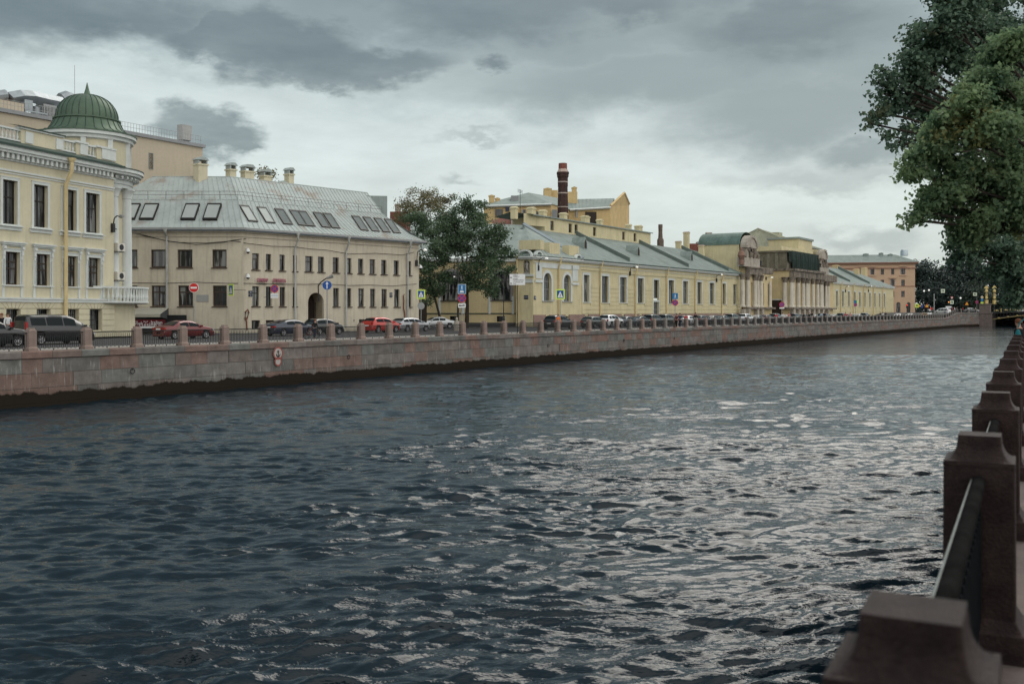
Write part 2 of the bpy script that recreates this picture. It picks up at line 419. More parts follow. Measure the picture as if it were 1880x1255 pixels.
# far quay ground (asphalt), pavements and kerbs
def poly(name, pts, z, m, kind='structure', thick=None, label=None):
    b = MB()
    n = len(pts)
    if thick is None: b.add([(p[0], p[1], z) for p in pts], [tuple(range(n))])
    else:
        v = [(p[0],p[1],z) for p in pts] + [(p[0],p[1],z-thick) for p in pts]
        b.add(v, [tuple(range(n))] + [(i,(i+1)%n,(i+1)%n+n,i+n) for i in range(n)])
    o = b.build(name, m); o['kind'] = kind; return o
e0 = bank(-60, .3); e1 = bank(281, .3)
RD = -.12
gl = [tuple(bank(-60,.6)), tuple(bank(283,.6)), tuple(bank(283,.6)+BN*600), (-1200,900), (-1500,-200)]
poly('far_road', gl, RD, M_asphalt)
# rising street behind the ramp, level with the bridge
ramp = MB()
rp = [(bank(y,.6), top_h(y)) for y in [280] + [281+2*k for k in range(0,11)]] + [(P(1762,303)+BN*.6,1.5),(P(1805,314)+BN*.6,1.5),(P(1900,330),1.5),(P(2000,420),1.2),(Vector((900,1500)),1.0)]
for (a,ta),(b_,tb) in zip(rp, rp[1:]):
    dn = BN*60
    za, zb = ta-.05, tb-.05
    ramp.quad((a.x,a.y,za),(b_.x,b_.y,zb),((b_+dn).x,(b_+dn).y,zb),((a+dn).x,(a+dn).y,za))
o = ramp.build('bridge_street', M_asphalt); o['kind'] = 'structure'
o = poly('park_ground', [tuple(P(1640,372)),tuple(P(1780,330)),tuple(P(1950,330)),(1600,900),(1600,2200),(-600,2200),(-400,700)], .55, mat('park_grass',(.035,.05,.02),.95,.2,.3))
sw = [tuple(bank(-60,.62)), tuple(bank(281,.62)), tuple(bank(281,3.2)), tuple(bank(-60,3.2))]
poly('far_quay_pavement', sw, -.006, M_pave, thick=.3)
kb = [tuple(bank(-60,3.2)), tuple(bank(281,3.2)), tuple(bank(281,3.4)), tuple(bank(-60,3.4))]
poly('kerb', kb, -.002, M_kerb, thick=.3)
# near quay: wall line, pavement
NK, NC = .517, -.262
near_pts = [Vector((NK*y+NC, y)) for y in (-14, 0, 10, 20, 30, 40, 46)]
q = near_pts[-1]
for k in range(1, 26):
    sl = NK + (.72-NK)*min(1, k/8); q = q + Vector((sl, 1))*10.5; near_pts.append(q.copy())
NH = .21
nq = root('near_quay_wall', 'dark granite quay wall under the nearest railing on the right', 'quay wall')
mw = MB()
for a, b_ in zip(near_pts, near_pts[1:]):
    d = (b_-a).normalized(); n = Vector((d.y,-d.x))
    l0, l1 = a - n*.26, b_ - n*.26; r0, r1 = a + n*.4, b_ + n*.4
    mw.quad((l0.x,l0.y,-3.4),(l1.x,l1.y,-3.4),(l1.x,l1.y,NH),(l0.x,l0.y,NH)); mw.quad((l0.x,l0.y,NH),(l1.x,l1.y,NH),(r1.x,r1.y,NH),(r0.x,r0.y,NH))
mw.build('wall_face', mat('near_granite',(.13,.10,.09),.8,.25,2,bump=.4), nq)
pp = [(p.x+.3, p.y) for p in near_pts] + [(900,350),(900,-200),(-2,-30)]
poly('near_pavement', pp, NH-.006, mat('near_slabs',(.045,.043,.043),.85,.2,.8,bump=.2))
# ---- water: a real wave field
def make_water():
    ys = np.exp(np.concatenate([np.arange(math.log(9.0), math.log(38), .0026), np.arange(math.log(38), math.log(110), .0040), np.arange(math.log(110), math.log(900), .008)])); us = np.linspace(-.85, .85, 1400)
    Y, Uu = np.meshgrid(ys, us, indexing='ij'); X = Uu*Y
    X = X + 0.0; cell = np.where(Y < 38, Y*.0026, np.where(Y < 110, Y*.0040, Y*.008))
    g = np.random.default_rng(5)
    def lowf(sc, seed):
        r = np.random.default_rng(seed); o = np.zeros_like(X)
        for _ in range(9):
            a = r.uniform(0, 2*np.pi); k = 2*np.pi/(sc*r.uniform(.6,1.8)); o += np.sin(k*(X*math.cos(a)*.55+Y*math.sin(a)) + r.uniform(0,6.28))
        return o/3.0
    gust = np.clip(.95 + .30*lowf(9, 1) + .22*lowf(3.0, 2), .5, 1.6)
    wx = .22*lowf(3.5, 3); wy = .22*lowf(3.5, 4)
    Z = np.zeros_like(X); DX = np.zeros_like(X); DY = np.zeros_like(X); n = 230
    lam = np.exp(g.uniform(math.log(.13), math.log(2.4), n)); ph = g.uniform(0, 6.28, n)
    th = R_(97) + g.normal(0, 1, n)*np.where(lam < .9, .24, .34)
    for l, p, t in zip(lam, ph, th):
        k = 2*np.pi/l; st = (.050 if l < .85 else .016)
        a = st/k * np.clip((l/cell - 1.8)/1.6, 0, 1)
        arg = k*((X+wx)*math.cos(t) + (Y+wy)*math.sin(t)) + p
        w = (1 - 2*np.abs(np.sin(arg*.5)))*1.15 if l < 1.5 and g.random() < .55 else np.sin(arg)
        aw = a*w*(gust if l < 1.2 else 1.0); Z += aw
        if l > .28:
            ch = -.40*a*np.cos(arg)*(gust if l < 1.2 else 1.0); DX += ch*math.cos(t); DY += ch*math.sin(t)
    v = np.stack([X + DX, Y + DY, Z - 2.8], -1).reshape(-1, 3)
    nr, nc = X.shape
    i = np.arange(nr*nc).reshape(nr, nc)
    f = np.stack([i[:-1,:-1], i[:-1,1:], i[1:,1:], i[1:,:-1]], -1).reshape(-1, 4)
    me = bpy.data.meshes.new('river_water')
    me.vertices.add(len(v)); me.vertices.foreach_set('co', v.astype(np.float32).ravel())
    me.loops.add(f.size); me.loops.foreach_set('vertex_index', f.astype(np.int32).ravel())
    me.polygons.add(len(f)); me.polygons.foreach_set('loop_start', np.arange(0, f.size, 4, dtype=np.int32)); me.polygons.foreach_set('loop_total', np.full(len(f), 4, np.int32))
    me.update(calc_edges=True); me.polygons.foreach_set('use_smooth', np.ones(len(f), bool))
    m = bpy.data.materials.new('river_water'); m.use_nodes = True; nt = m.node_tree; b = nt.nodes['Principled BSDF']
    b.inputs['Base Color'].default_value = (.007,.017,.025,1); b.inputs['Roughness'].default_value = .035; b.inputs['IOR'].default_value = 1.333
    tc = nn(nt, 'ShaderNodeTexCoord').outputs['Object']
    def ridged(sc, stretch, det):
        n_ = noise(nt, mapping(nt, tc, (stretch,1,1)), sc, det, .55)
        return mth(nt, 'SUBTRACT', 1.0, mth(nt, 'ABSOLUTE', mth(nt, 'SUBTRACT', mth(nt, 'MULTIPLY', n_, 2.0), 1.0)))
    gm = mrange(nt, noise(nt, mapping(nt, tc, (.6,1,1)), .22, 3), .36, .62, .35, 1.25)      # gusts: ruffled and calmer patches
    r1 = mth(nt, 'MULTIPLY', ridged(3.6, .30, 3), .010); r2 = mth(nt, 'MULTIPLY', ridged(9.0, .34, 2), .0085); r3 = mth(nt, 'MULTIPLY', ridged(21.0, .4, 1), .0048)
    bp = nn(nt, 'ShaderNodeBump'); bp.inputs['Strength'].default_value = 1.0; bp.inputs['Distance'].default_value = 1.0
    nt.links.new(mth(nt, 'MULTIPLY', mth(nt, 'ADD', mth(nt, 'ADD', r1, r2), r3), gm), bp.inputs['Height']); nt.links.new(bp.outputs[0], b.inputs['Normal'])
    me.materials.append(m)
    o = bpy.data.objects.new('river_water', me); COL.objects.link(o); o['kind'] = 'structure'
make_water()
poly('river_bed', [(-900,-300),(1500,-300),(1500,1500),(-900,1500)], -6.0, mat('river_mud',(.02,.02,.016),.95,.1))
# ---- railing: granite pillars and iron panels
SP = 3.22; PW = .42
M_pil = mat('pink_granite_pillar', (.25,.188,.162), .8, .14, 2.5, bump=.15, bsc=60, streak=.15)
M_pilg = mat('grey_granite_pillar', (.21,.19,.175), .8, .14, 2.5, bump=.15, bsc=60)
M_npil = mat('dark_granite_post', (.040,.026,.025), .5, .45, 6, bump=.6, bsc=70, spec=.1, stain=((.018,.016,.017,1), 3, .55, .6))  # granite colour darkened for wet stone and for the canopy's shade
def pillar_mb(PW=.42, TP=.285):
    b = MB(); f_ = PW/.42
    prof = [(0,.54*f_),(.15,.54*f_),(.165,.50*f_),(.20,.455*f_),(.22,.43*f_),(1.03,PW),(1.045,PW+.005)]
    for k in range(0, 7):
        t = k/6*math.pi/2; prof.append((1.045+.025+.105*(1-math.cos(t)) if 0 else 1.065+.11*math.sin(t)*0+.11*(1-math.cos(t)), PW - (PW-TP-.005)*math.sin(t)))
    prof.append((1.20,TP))
    return b.sqlathe(0, 0, prof)
def panel_mb(L, det=True):
    b = MB(); h = L/2
    b.box(-h-.06,h+.06,-.03,.03,.925,.955); b.box(-h-.06,h+.06,-.018,.018,.905,.9249)
    n = max(6, int(round(L/.128))); st = L/n
    for k in range(n+1):
        x = -h + st*k
        b.box(x-.013,x+.013,-.013,.013,.20,.80)
    for k in range(n):
        x = -h + st*(k+.5)
        b.tube([(x-st/2,0,.80),(x-st*.42,0,.85),(x,0,.905)], .010, 4, False); b.tube([(x+st/2,0,.80),(x+st*.42,0,.85),(x,0,.905)], .010, 4, False)
        if k % 2 == 0:
            b.tube([(x-st/2,0,.20),(x-st*.45,0,.14),(x-st*.2,0,.095),(x,0,.085),(x+st*.2,0,.095),(x+st*.45,0,.14),(x+st/2,0,.20)], .011, 4, False)
        else:
            b.box(x-st*.5,x+st*.5,-.008,.008,.185,.20)
        if k % 6 == 2: b.sphere((x,0,.06), .038, 6, 5)
    return b
base_pil = pillar_mb().build('railing_pillar', M_pil); tag(base_pil, 'x', 'pillar')
base_pan = panel_mb(SP-PW).build('iron_railing', M_iron); tag(base_pan, 'x', 'railing')
angb = math.atan2(BD.y, BD.x)
near_to = ['behind the black car at the left edge','at the tail of the black van','at the nose of the black van','between the black van and the red banner','behind the tail of the dark red saloon','at the nose of the dark red saloon','between the dark red saloon and the navy saloon','in front of the navy saloon tail','in front of the navy saloon bonnet','in front of the small black car','between the small black car and the red hatchback','in front of the bright red hatchback','in front of the silver estate car','in front of the pale silver saloon','beside the pole with the blue pedestrian zone sign']
pil_px = []
gP, gR = 'granite pillars of the far quay railing', 'iron panels of the far quay railing'
y = 51.6 - 2.71*2; i = 0; prev = None; first = [True, True]
ys_ = []
while y < 281: ys_.append(y); y += 2.71
line = [(bank(v, .38), top_h(v)) for v in ys_]
tail = [(bank(v, .38), top_h(v)) for v in (283.5,286.5,289.3,292,294.7,297.4,300.1)]
tl = [(P(1762,303)+(P(1805,314)-P(1762,303))*t + Vector((-.3,.2)), 1.5) for t in (.1,.42,.74)]
line += tail + tl
for i, (p, t) in enumerate(line):
    px = 940 + FP*p.x/p.y
    if px < -40: prev = (p,t); continue
    o = base_pil if first[0] else base_pil.copy()
    if not first[0]: COL.objects.link(o)
    first[0] = False
    nxt = line[min(i+1, len(line)-1)][0]; d = (nxt - line[max(i-1,0)][0]).normalized()
    o.location = (p.x, p.y, t); o.rotation_euler = (0,0,math.atan2(d.y,d.x)); o['group'] = gP
    j = min(range(15), key=lambda q: abs([65,165,254,335,407,474,536,590,642,690,748,799,857,895,930][q]-px))
    ref = [65,165,254,335,407,474,536,590,642,690,748,799,857,895,930][j]
    if abs(ref-px) < 20 and px < 915:
        o['label'] = 'pink granite pillar of the far railing ' + ['behind the black car at the left edge','at the nose of the black van','left of the red banner','at the tail of the dark red saloon','beyond the nose of the dark red saloon','left of the navy saloon','in front of the navy saloon','in front of the small black car','right of the small black car','left of the red hatchback','between red hatchback and silver estate','left of the pale silver saloon','at the pole with the blue pedestrian zone sign','right of the blue pedestrian zone sign pole','under the white direction sign'][j]
    elif px < 1300: o['label'] = 'granite pillar of the far railing before the parked cars by the yellow building'; 
    else: o['label'] = 'small distant granite pillar of the far railing toward the bridge'
    if 1120 < px < 1300 and i % 3 == 0 or px > 1300: o.material_slots[0].link = 'OBJECT'; o.material_slots[0].material = M_pilg
    if prev is not None:
        q, tq = prev; mid = (p+q)/2; dd = p-q
        r = base_pan if first[1] else base_pan.copy()
        if not first[1]: COL.objects.link(r)
        first[1] = False
        ln = dd.length - PW
        r.location = (mid.x, mid.y, (t+tq)/2); r.rotation_euler = (0, -math.atan2(t-tq, dd.length), math.atan2(dd.y, dd.x)); r.scale = (ln/(SP-PW), 1, 1); r['group'] = gR
        pm = 940 + FP*mid.x/mid.y
        nm = [(115,'in front of the black van'),(210,'between the black van and the red banner'),(295,'in front of the dark red saloon tail'),(371,'in front of the dark red saloon bonnet'),(440,'between the dark red and navy saloons'),(505,'in front of the navy saloon tail'),(563,'in front of the navy saloon bonnet'),(616,'in front of the small black car bonnet'),(666,'left of the red hatchback'),(719,'in front of the red hatchback'),(774,'in front of the silver estate'),(828,'in front of the pale silver saloon')]
        b_ = min(nm, key=lambda w: abs(w[0]-pm))
        if abs(b_[0]-pm) < 22: r['label'] = 'black iron railing panel with looped bars ' + b_[1]
        elif pm < 40: r['label'] = 'black iron railing panel at the left edge before the black car'
        elif pm < 1300: r['label'] = 'black iron railing panel of the far quay before the yellow building'
        else: r['label'] = 'tiny distant iron railing panel of the far quay toward the bridge'
    prev = (p, t)
# near railing
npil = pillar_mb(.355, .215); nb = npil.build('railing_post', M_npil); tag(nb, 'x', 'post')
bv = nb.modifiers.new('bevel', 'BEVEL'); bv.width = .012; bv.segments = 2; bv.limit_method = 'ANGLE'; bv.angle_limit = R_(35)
nanp = panel_mb(2.85)
nr = MB()                                            # thicker moulded handrail for the railing one leans on
prof = [(-.035,.915),(-.035,.94),(-.02,.958),(.02,.958),(.035,.94),(.035,.915),(.02,.90),(-.02,.90)]
nanh = MB(); nanh.tube([(-1.48,0,.955),(1.48,0,.955)], .036, 14, False); nanr = MB(); nanr.tube([(-1.48,.035,.965),(1.48,.035,.965)], .0075, 8, False)
npan = nanp.build('iron_railing', mat('near_black_iron',(.010,.012,.014),.38,.25,8,spec=.06)); tag(npan, 'x', 'railing'); hr_ = nanh.build('handrail', mat('matt_black_handrail',(.015,.0145,.0145),.6,.35,6,spec=.0), npan, True); nanr.build('handrail_highlight', mat('pale_highlight_strip',(.30,.31,.29),.35,.2,6,metal=.5), hr_, True)  # thin pale tube added as the handrail's highlight
zs_ = [-1.0, 2.32, 5.58, 8.45, 11.32] + [11.32+2.86*k for k in range(1, 13)]
bend = near_pts[6:]; extra = []
acc = 0.0
for a, b_ in zip(bend, bend[1:]):
    L = (b_-a).length; d = (b_-a).normalized(); k = 3.22 - acc
    while k < L: extra.append(a + d*k); k += 3.22
    acc = L - (k - 3.22)
npts = [Vector((NK*v+NC, v)) for v in zs_] + extra[:40]
ordn = ['','nearest blurred granite post cap in the bottom right corner','second nearest granite post, tall and dark at the right edge','third granite post along the near railing','fourth granite post along the near railing','fifth granite post along the near railing']
f1 = True; f2 = True
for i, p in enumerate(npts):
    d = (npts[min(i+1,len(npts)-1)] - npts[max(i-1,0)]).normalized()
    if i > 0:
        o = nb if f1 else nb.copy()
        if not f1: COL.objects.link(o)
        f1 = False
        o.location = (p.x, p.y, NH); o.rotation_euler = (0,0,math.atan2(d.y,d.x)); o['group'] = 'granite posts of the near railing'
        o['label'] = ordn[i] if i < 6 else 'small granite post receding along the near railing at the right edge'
        q = npts[i-1]; dd = p-q; mid = (p+q)/2
        r = npan if f2 else copy_tree(npan)
        f2 = False
        r.location = (mid.x, mid.y, NH); r.rotation_euler = (0,0,math.atan2(dd.y,dd.x)); r.scale = ((dd.length-.4)/2.85,1,1); r['group'] = 'iron panels of the near railing'
        r['label'] = ['','black iron railing panel before the nearest post cap','black iron railing panel between the two nearest posts','black iron railing panel between second and third posts'][i] if i < 4 else 'black iron railing panel receding along the near quay'
# ================= buildings =================
GL = (M_frame, M_glass)
def rng(lst, k): return [(cx(k,a), cx(k,b)) for a,b in lst]
def roofq(mb, a, b, c, d, seams=0, rib=.045):
    """roof plane a-b along the eave, d-c along the ridge, with standing seams"""
    a, b, c, d = map(Vector, (a,b,c,d)); mb.quad(a, b, c, d)
    n = (b-a).cross(d-a).normalized()
    if n.z < 0: n = -n
    for k in range(1, seams):
        t = k/seams; p = a.lerp(b, t) + n*.02; q = d.lerp(c, t) + n*.02
        if (p-q).length > .3: mb.tube([p, q], rib*.6, 3, False)
    return mb
def balusters(mb, s0, s1, y, z0, z1, st=.3):
    n = max(1, int((s1-s0)/st)); w = (z1-z0)
    mb.box(s0, s1, y-.12, y+.12, z0, z0+w*.12); mb.box(s0, s1, y-.14, y+.14, z1-w*.14, z1)
    for k in range(n):
        x = s0 + (k+.5)*(s1-s0)/n
        h = w*.74; b = z0+w*.12
        mb.lathe(x, y, [(.05,b),(.085,b+h*.25),(.05,b+h*.55),(.04,b+h*.7),(.075,b+h*.95),(.075,b+h)], 7)
def chimney(parent, M, x, y, z0, z1, w, d, mt=M_yellow, cap=M_zinc, name='chimney', pots=False):
    b = MB(M); b.box(x-w/2,x+w/2,y-d/2,y+d/2,z0,z1); b.box(x-w/2-.1,x+w/2+.1,y-d/2-.1,y+d/2+.1,z1,z1+.16)
    o = b.build(name, mt, parent)
    c = MB(M)
    if pots:
        c.box(x-w/2,x-w/2+.12,y-d/2,y+d/2,z1+.162,z1+.55); c.box(x+w/2-.12,x+w/2,y-d/2,y+d/2,z1+.162,z1+.55)
        c.extr([(x-w/2-.15,z1+.55),(x+w/2+.15,z1+.55),(x+w*.3,z1+.85),(x-w*.3,z1+.85)], y-d/2-.12, y+d/2+.12)
    else: c.extr([(x-w/2-.12,z1+.161),(x+w/2+.12,z1+.161),(x,z1+.38)], y-d/2-.1, y+d/2+.1)
    c.build('chimney_cap', cap, o); return o
def downpipe(parent, M, x, z0, z1, r=.09, mt=M_pipe, off=-.2, eave=-.55, drop=1.1):
    b = MB(M); b.tube([(x,off,z0),(x,off,z1-drop),(x,eave,z1-drop*.45),(x,eave,z1-.25)], r, 7)
    b.lathe(x, eave, [(r,z1-.3),(r*2.0,z1-.05),(r*2.0,z1+.02)], 8); return b.build('downpipe', mt, parent, True)
# ---------- domed mansion at the left edge ----------
F1 = Fac(0, 69.6, 209, 80.6)
B1 = F1.root('domed_mansion', 'pale yellow mansion with white trim and green corner dome at the left edge', 'mansion')
sL = -9.0; sR = F1.s(209)
def h1(k, x, y): return F1.h(cx(k,x), cy(k,y))
hu = (h1(1,285,1238), h1(1,285,888)); hm = (h1(2,303,555), h1(2,303,294)); hg = (.55, h1(2,305,750))
ops = []; wins = []
for a, b in rng([(30,118),(285,368),(525,605),(712,793)], 1): wins.append((F1.s(a)-.1, F1.s(b+5), hu[0], hu[1], 0))
for a, b in rng([(50,135),(303,382),(538,610),(730,798)], 2): wins.append((F1.s(a)-.1, F1.s(b+6), hm[0], hm[1], 1))
for a, b in rng([(55,150),(305,396),(543,630),(740,820)], 2): wins.append((F1.s(a)-.1, F1.s(b+3), hg[0], hg[1], 2))
for k in (0,1,2):
    w0 = wins[k*4]; st = wins[k*4+1][0]-w0[0]
    for q in (1,2): wins.append((w0[0]-st*q, w0[1]-st*q, w0[2], w0[3], k))
wb = MB(); Hc = h1(1,0,560)
wall_mb(wb, sL, sR, 0, Hc-.5, [w[:4] for w in wins], .32); wb.quad((sR,0,0),(sR,4,0),(sR,4,Hc-.5),(sR,0,Hc-.5))
wb.build('wall', M_cream, B1)
hs_ = (h1(2,40,690), h1(2,40,652))
for (a,b,c,d,k) in wins:
    if k == 2:
        w = window(B1, None, a,b,c,d,.28, (M_iron, M_glass), vs=(.16,.32,.5,.68,.84), hs=(.25,.5,.75), bar=.035)
    else:
        w = window(B1, None, a,b,c,d,.27, GL if k==0 else (M_brownframe, M_glass), vs=(.5,), hs=((.62,) if k==0 else (.5,.7)), bar=.09, surround=.2, sill=.3, smat=M_white, sillmat=M_white)
    if k == 1:                                     # bracketed hood
        q = MB(); t = d+.62
        q.box(a-.42,b+.42,-.30,.0,t,t+.09); q.box(a-.36,b+.36,-.22,.0,t-.13,t-.002); q.box(a-.3,b+.3,-.1,-.001,t-.22,t-.132)
        for xx in (a-.28, b+.06):
            q.box(xx,xx+.22,-.24,.0,t-.42,t-.222); q.box(xx+.02,xx+.2,-.16,.0,t-.85,t-.422); q.box(xx+.04,xx+.18,-.1,.0,t-1.15,t-.852)
            q.box(xx-.0,xx+.2,-.06,-.0,hs_[1]+.02,t-1.152)
        q.build('window_hood', M_white, w)
    if k == 0:
        q = MB(); q.box(a-.4,b+.4,-.26,.0,c-.17,c-.11); q.box(a-.36,b+.36,-.1,.0,c-.42,c-.172); q.build('window_hood', M_white, w)
tr = MB(); tr.box(sL,sR+.02,-.22,-.001,hs_[1]-.12,hs_[1]); tr.box(sL,sR+.01,-.16,-.001,hs_[0],hs_[1]-.121)
f0 = h1(1,0,790); f1_ = h1(1,0,735)
tr.box(sL,sR,-.06,-.001,f0,f0+.08); tr.box(sL,sR,-.1,-.001,f0+.16,f0+.30)
dz0 = h1(1,0,668); 
tr.box(sL,sR+.1,-.10,-.001,dz0-.12,dz0); tr.box(sL,sR+.3,-.55,-.001,dz0+.38,dz0+.55); tr.box(sL,sR+.35,-.68,-.001,dz0+.551,dz0+.82); tr.box(sL,sR+.4,-.78,-.001,dz0+.821,dz0+.95)
for k in range(int((sR-sL)/.46)): 
    x = sL + k*.46; tr.box(x,x+.22,-.42,-.001,dz0+.001,dz0+.379)
tr.build('cornice', M_white, B1)
# rusticated ground floor
ru = MB(); n = 6; hh = (hs_[0]-.02)/n
for k in range(n):
    z0, z1 = k*hh+.025, (k+1)*hh-.025
    segs = [(sL, sR)]
    for w in wins:
        if w[4] == 2 and z0 < w[3]-.02 and z1 > w[2]:
            segs = [t for a,b in segs for t in (((a,w[0]-.001),(w[1]+.001,b)) if a < w[0] and b > w[1] else ((a,b),))]
    for a, b in segs:
        if b-a > .05: ru.box(a+.01,b-.01,-.08,-.001,z0,z1 if k < n-1 else hs_[0]-.002)
vo = ru; ru.cur = 1
for w in wins:
    if w[4] == 2:
        m_ = (w[0]+w[1])/2
        for t in (-1,-.6,-.2,.2,.6,1):
            x0 = m_ + t*(w[1]-w[0])*.5; x1 = m_ + t*(w[1]-w[0])*.85
            vo.add([(x0-.02,-.083,w[3]+.03),(x0+.02,-.083,w[3]+.03),(x1+.02,-.083,hs_[0]-.05),(x1-.02,-.083,hs_[0]-.05)],[(0,1,2,3)])
ru.build('rusticated_band', [M_cream, mat('joint_mortar',(.22,.19,.12),.9,.1)], B1)
g_ = MB(); hg_ = dz0+.95
g_.extr([], 0, 0) if 0 else None
g_.add([(sL,-.8,hg_+.002),(sR+.4,-.8,hg_+.002),(sR+.4,.5,hg_+.5),(sL,.5,hg_+.5)],[(0,1,2,3)]); g_.box(sL,sR+.4,-.82,-.79,hg_-.12,hg_+.03)
g_.quad((sL,.5,hg_+.45),(sR,.5,hg_+.45),(sR,5,hg_+1.1),(sL,5,hg_+1.1)); g_.quad((sL,5,hg_+1.1),(sR,5,hg_+1.1),(sR,12,hg_),(sL,12,hg_))
g_.build('roof_flashing', M_dgreen, B1)
pz0 = hg_+.42; pz1 = h1(1,0,385)
pa = MB(); yp = .55
def ps(x): return F1.s(cx(1,x), yp)
for q0, q1 in ((sL, ps(158)), (ps(505), ps(612)), (ps(700), ps(782))):
    bal = MB(); balusters(bal, q0, q1, yp, pz0+.1, pz1-.03, .34); bal.build('balustrade', M_white, B1)
for a,b,t in ((158,500,.12),(612,700,0),(782,930,.0)):
    pa = MB(); pa.box(ps(a), ps(b), yp-.18, yp+.3, pz0, pz1-.1+t); pa.build('parapet', M_cream, B1)
pt = MB()
for a,b in ((190,252),(442,498),(640,702),(820,934)):
    pt.box(ps(a), ps(b), yp-.26, yp-.181, pz0+.1, pz1-.12)
for a,b,t in ((150,505,.12),(606,706,0),(776,936,.0)): pt.box(ps(a), ps(b), yp-.3, yp+.34, pz1-.099+t, pz1+.06+t); pt.box(ps(a), ps(b), yp-.24, yp+.3, pz0-.1, pz0-.001)
pt.build('parapet_trim', M_white, B1)
pg = MB(); pg.add([(ps(115),yp-.35,pz1+.19),(ps(510),yp-.35,pz1+.19),(ps(505),yp+.9,pz1+.42),(ps(140),yp+.9,pz1+.42)],[(0,1,2,3)]); pg.box(ps(115),ps(510),yp-.37,yp-.33,pz1+.13,pz1+.2); pg.build('parapet_flashing', M_dgreen, B1)
# corner rotunda
zc = 83.0; rc = F1.loc(160, zc); rx, ry = rc; KS = 1.15
RM = Matrix.Translation((rx,ry,0)) @ Matrix.Diagonal((KS,KS,1,1)) @ Matrix.Translation((-rx,-ry,0))
rot = MB(RM); rot.lathe(rx, ry, [(3.25,0),(3.25,hs_[0]+.0)], 40); rot.build('rotunda_base', M_cream, B1, True)
rot = MB(RM); rot.lathe(rx, ry, [(2.55,hs_[0]),(2.55,dz0-.1)], 40); rot.build('rotunda_wall', M_cream, B1, True)
co = MB(RM)
for an in (-28, 8, 44, 80): 
    a = R_(an) - F1.ang; x, y_ = rx+2.72*math.cos(a), ry+2.72*math.sin(a)
    zt = dz0-.7; z0 = hs_[1]+.1
    co.lathe(x, y_, [(.5,z0),(.5,z0+.15),(.43,z0+.2),(.40,z0+.4),(.39,z0+(zt-z0)*.4),(.34,zt-.7),(.38,zt-.66),(.36,zt-.6),(.46,zt-.25),(.52,zt-.1),(.6,zt),(.6,zt+.1)], 18)
co.build('corner_column', M_white, B1, True)
en = MB(RM); en.lathe(rx, ry, [(2.6,dz0-.62),(3.05,dz0-.6),(3.05,dz0-.35),(3.12,dz0-.3),(3.12,dz0),(3.3,dz0+.05),(3.3,dz0+.35),(3.7,dz0+.4),(3.7,dz0+.55),(3.85,dz0+.6),(3.85,dz0+.85),(3.0,dz0+1.0)], 44)
for k in range(44):
    a = k*2*math.pi/44; ca, sa = math.cos(a), math.sin(a)
    en.tube([(rx+3.3*ca,ry+3.3*sa,dz0+.2),(rx+3.55*ca,ry+3.55*sa,dz0+.2)], .12, 4)
en.build('rotunda_cornice', M_white, B1, True, 30)
gf = MB(RM); gf.lathe(rx, ry, [(3.88,dz0+.852),(3.88,dz0+.93),(3.05,dz0+1.12)], 44); gf.build('rotunda_flashing', M_dgreen, B1, True, 30)
zd = H(250, zc); zr = H(222, zc); zt = H(174.6, zc); zs = H(152.6, zc)
dr = MB(RM); dr.lathe(rx, ry, [(2.9,dz0+.9),(2.9,zd-.3)], 40); dr.build('drum', M_cream, B1, True)
dt = MB(RM); dt.lathe(rx, ry, [(2.9,zd-.7),(3.15,zd-.62),(3.15,zd-.38),(3.35,zd-.32),(3.35,zd-.06)], 40)
for k in range(10):
    a = k*2*math.pi/10 - F1.ang; dt.tube([(rx+2.92*math.cos(a),ry+2.92*math.sin(a),dz0+.95),(rx+2.92*math.cos(a),ry+2.92*math.sin(a),zd-.6)], .24, 4)
dt.build('drum_trim', M_white, B1, True, 30)
dome = MB(RM); prof = [(3.40,zd-.06),(3.40,zd+.03),(2.98,zd+.12),(2.62,zd+.36),(2.42,zd+.72),(2.22,zr-.08),(2.30,zr-.06),(2.30,zr+.06),(2.10,zr+.1)]
dh = zt-(zr+.1)
for k in range(1, 13):
    t = k/12*math.pi/2; prof.append((2.10*math.cos(t)**.86+.02, zr+.1+dh*math.sin(t)))
dome.lathe(rx, ry, prof, 56)
dm = dome.build('dome', M_green, B1, True, 35)
sm = MB(RM)
for k in range(28):
    a = k*2*math.pi/28; ca, sa = math.cos(a), math.sin(a)
    sm.tube([(rx+(r+.012)*ca, ry+(r+.012)*sa, z+.012) for r, z in prof[8:-1]], .026, 4, False)
    sm.tube([(rx+(r+.012)*ca, ry+(r+.012)*sa, z+.012) for r, z in prof[1:6]], .024, 4, False)
sm.build('dome_seam', M_dgreen, dm)
sp_ = MB(RM); sp_.lathe(rx, ry, [(.36,zt-.12),(.24,zt+.05),(.12,zt+.5),(.03,zs),(.002,zs+.05)], 12); sp_.build('spire', M_green, B1, True)
# balcony
ba = MB(RM); R0 = 4.15
ba.lathe(rx, ry, [(3.2,hs_[0]-.1),(R0-.1,hs_[0]-.06),(R0+.05,hs_[0]+.02),(R0+.05,hs_[0]+.16),(2.5,hs_[0]+.161)], 40, R_(-62)-F1.ang, R_(120)-F1.ang)
bz0 = hs_[0]+.16; bz1 = H(526, 81)
for k in range(44):
    a = R_(-60) - F1.ang + R_(178)*k/43; x, y_ = rx+R0*.985*math.cos(a), ry+R0*.985*math.sin(a); hh = bz1-.12-bz0
    ba.lathe(x, y_, [(.05,bz0),(.095,bz0+hh*.28),(.05,bz0+hh*.6),(.07,bz0+hh)], 6)
ba.lathe(rx, ry, [(R0-.22,bz1-.14),(R0+.06,bz1-.14),(R0+.06,bz1),(R0-.22,bz1)], 40, R_(-62)-F1.ang, R_(120)-F1.ang)
ba.build('balcony', M_white, B1)
downpipe(B1, None, F1.s(cx(2,516)), .1, dz0+.75, .15, M_ypipe, -.3, -.85, 2.0)
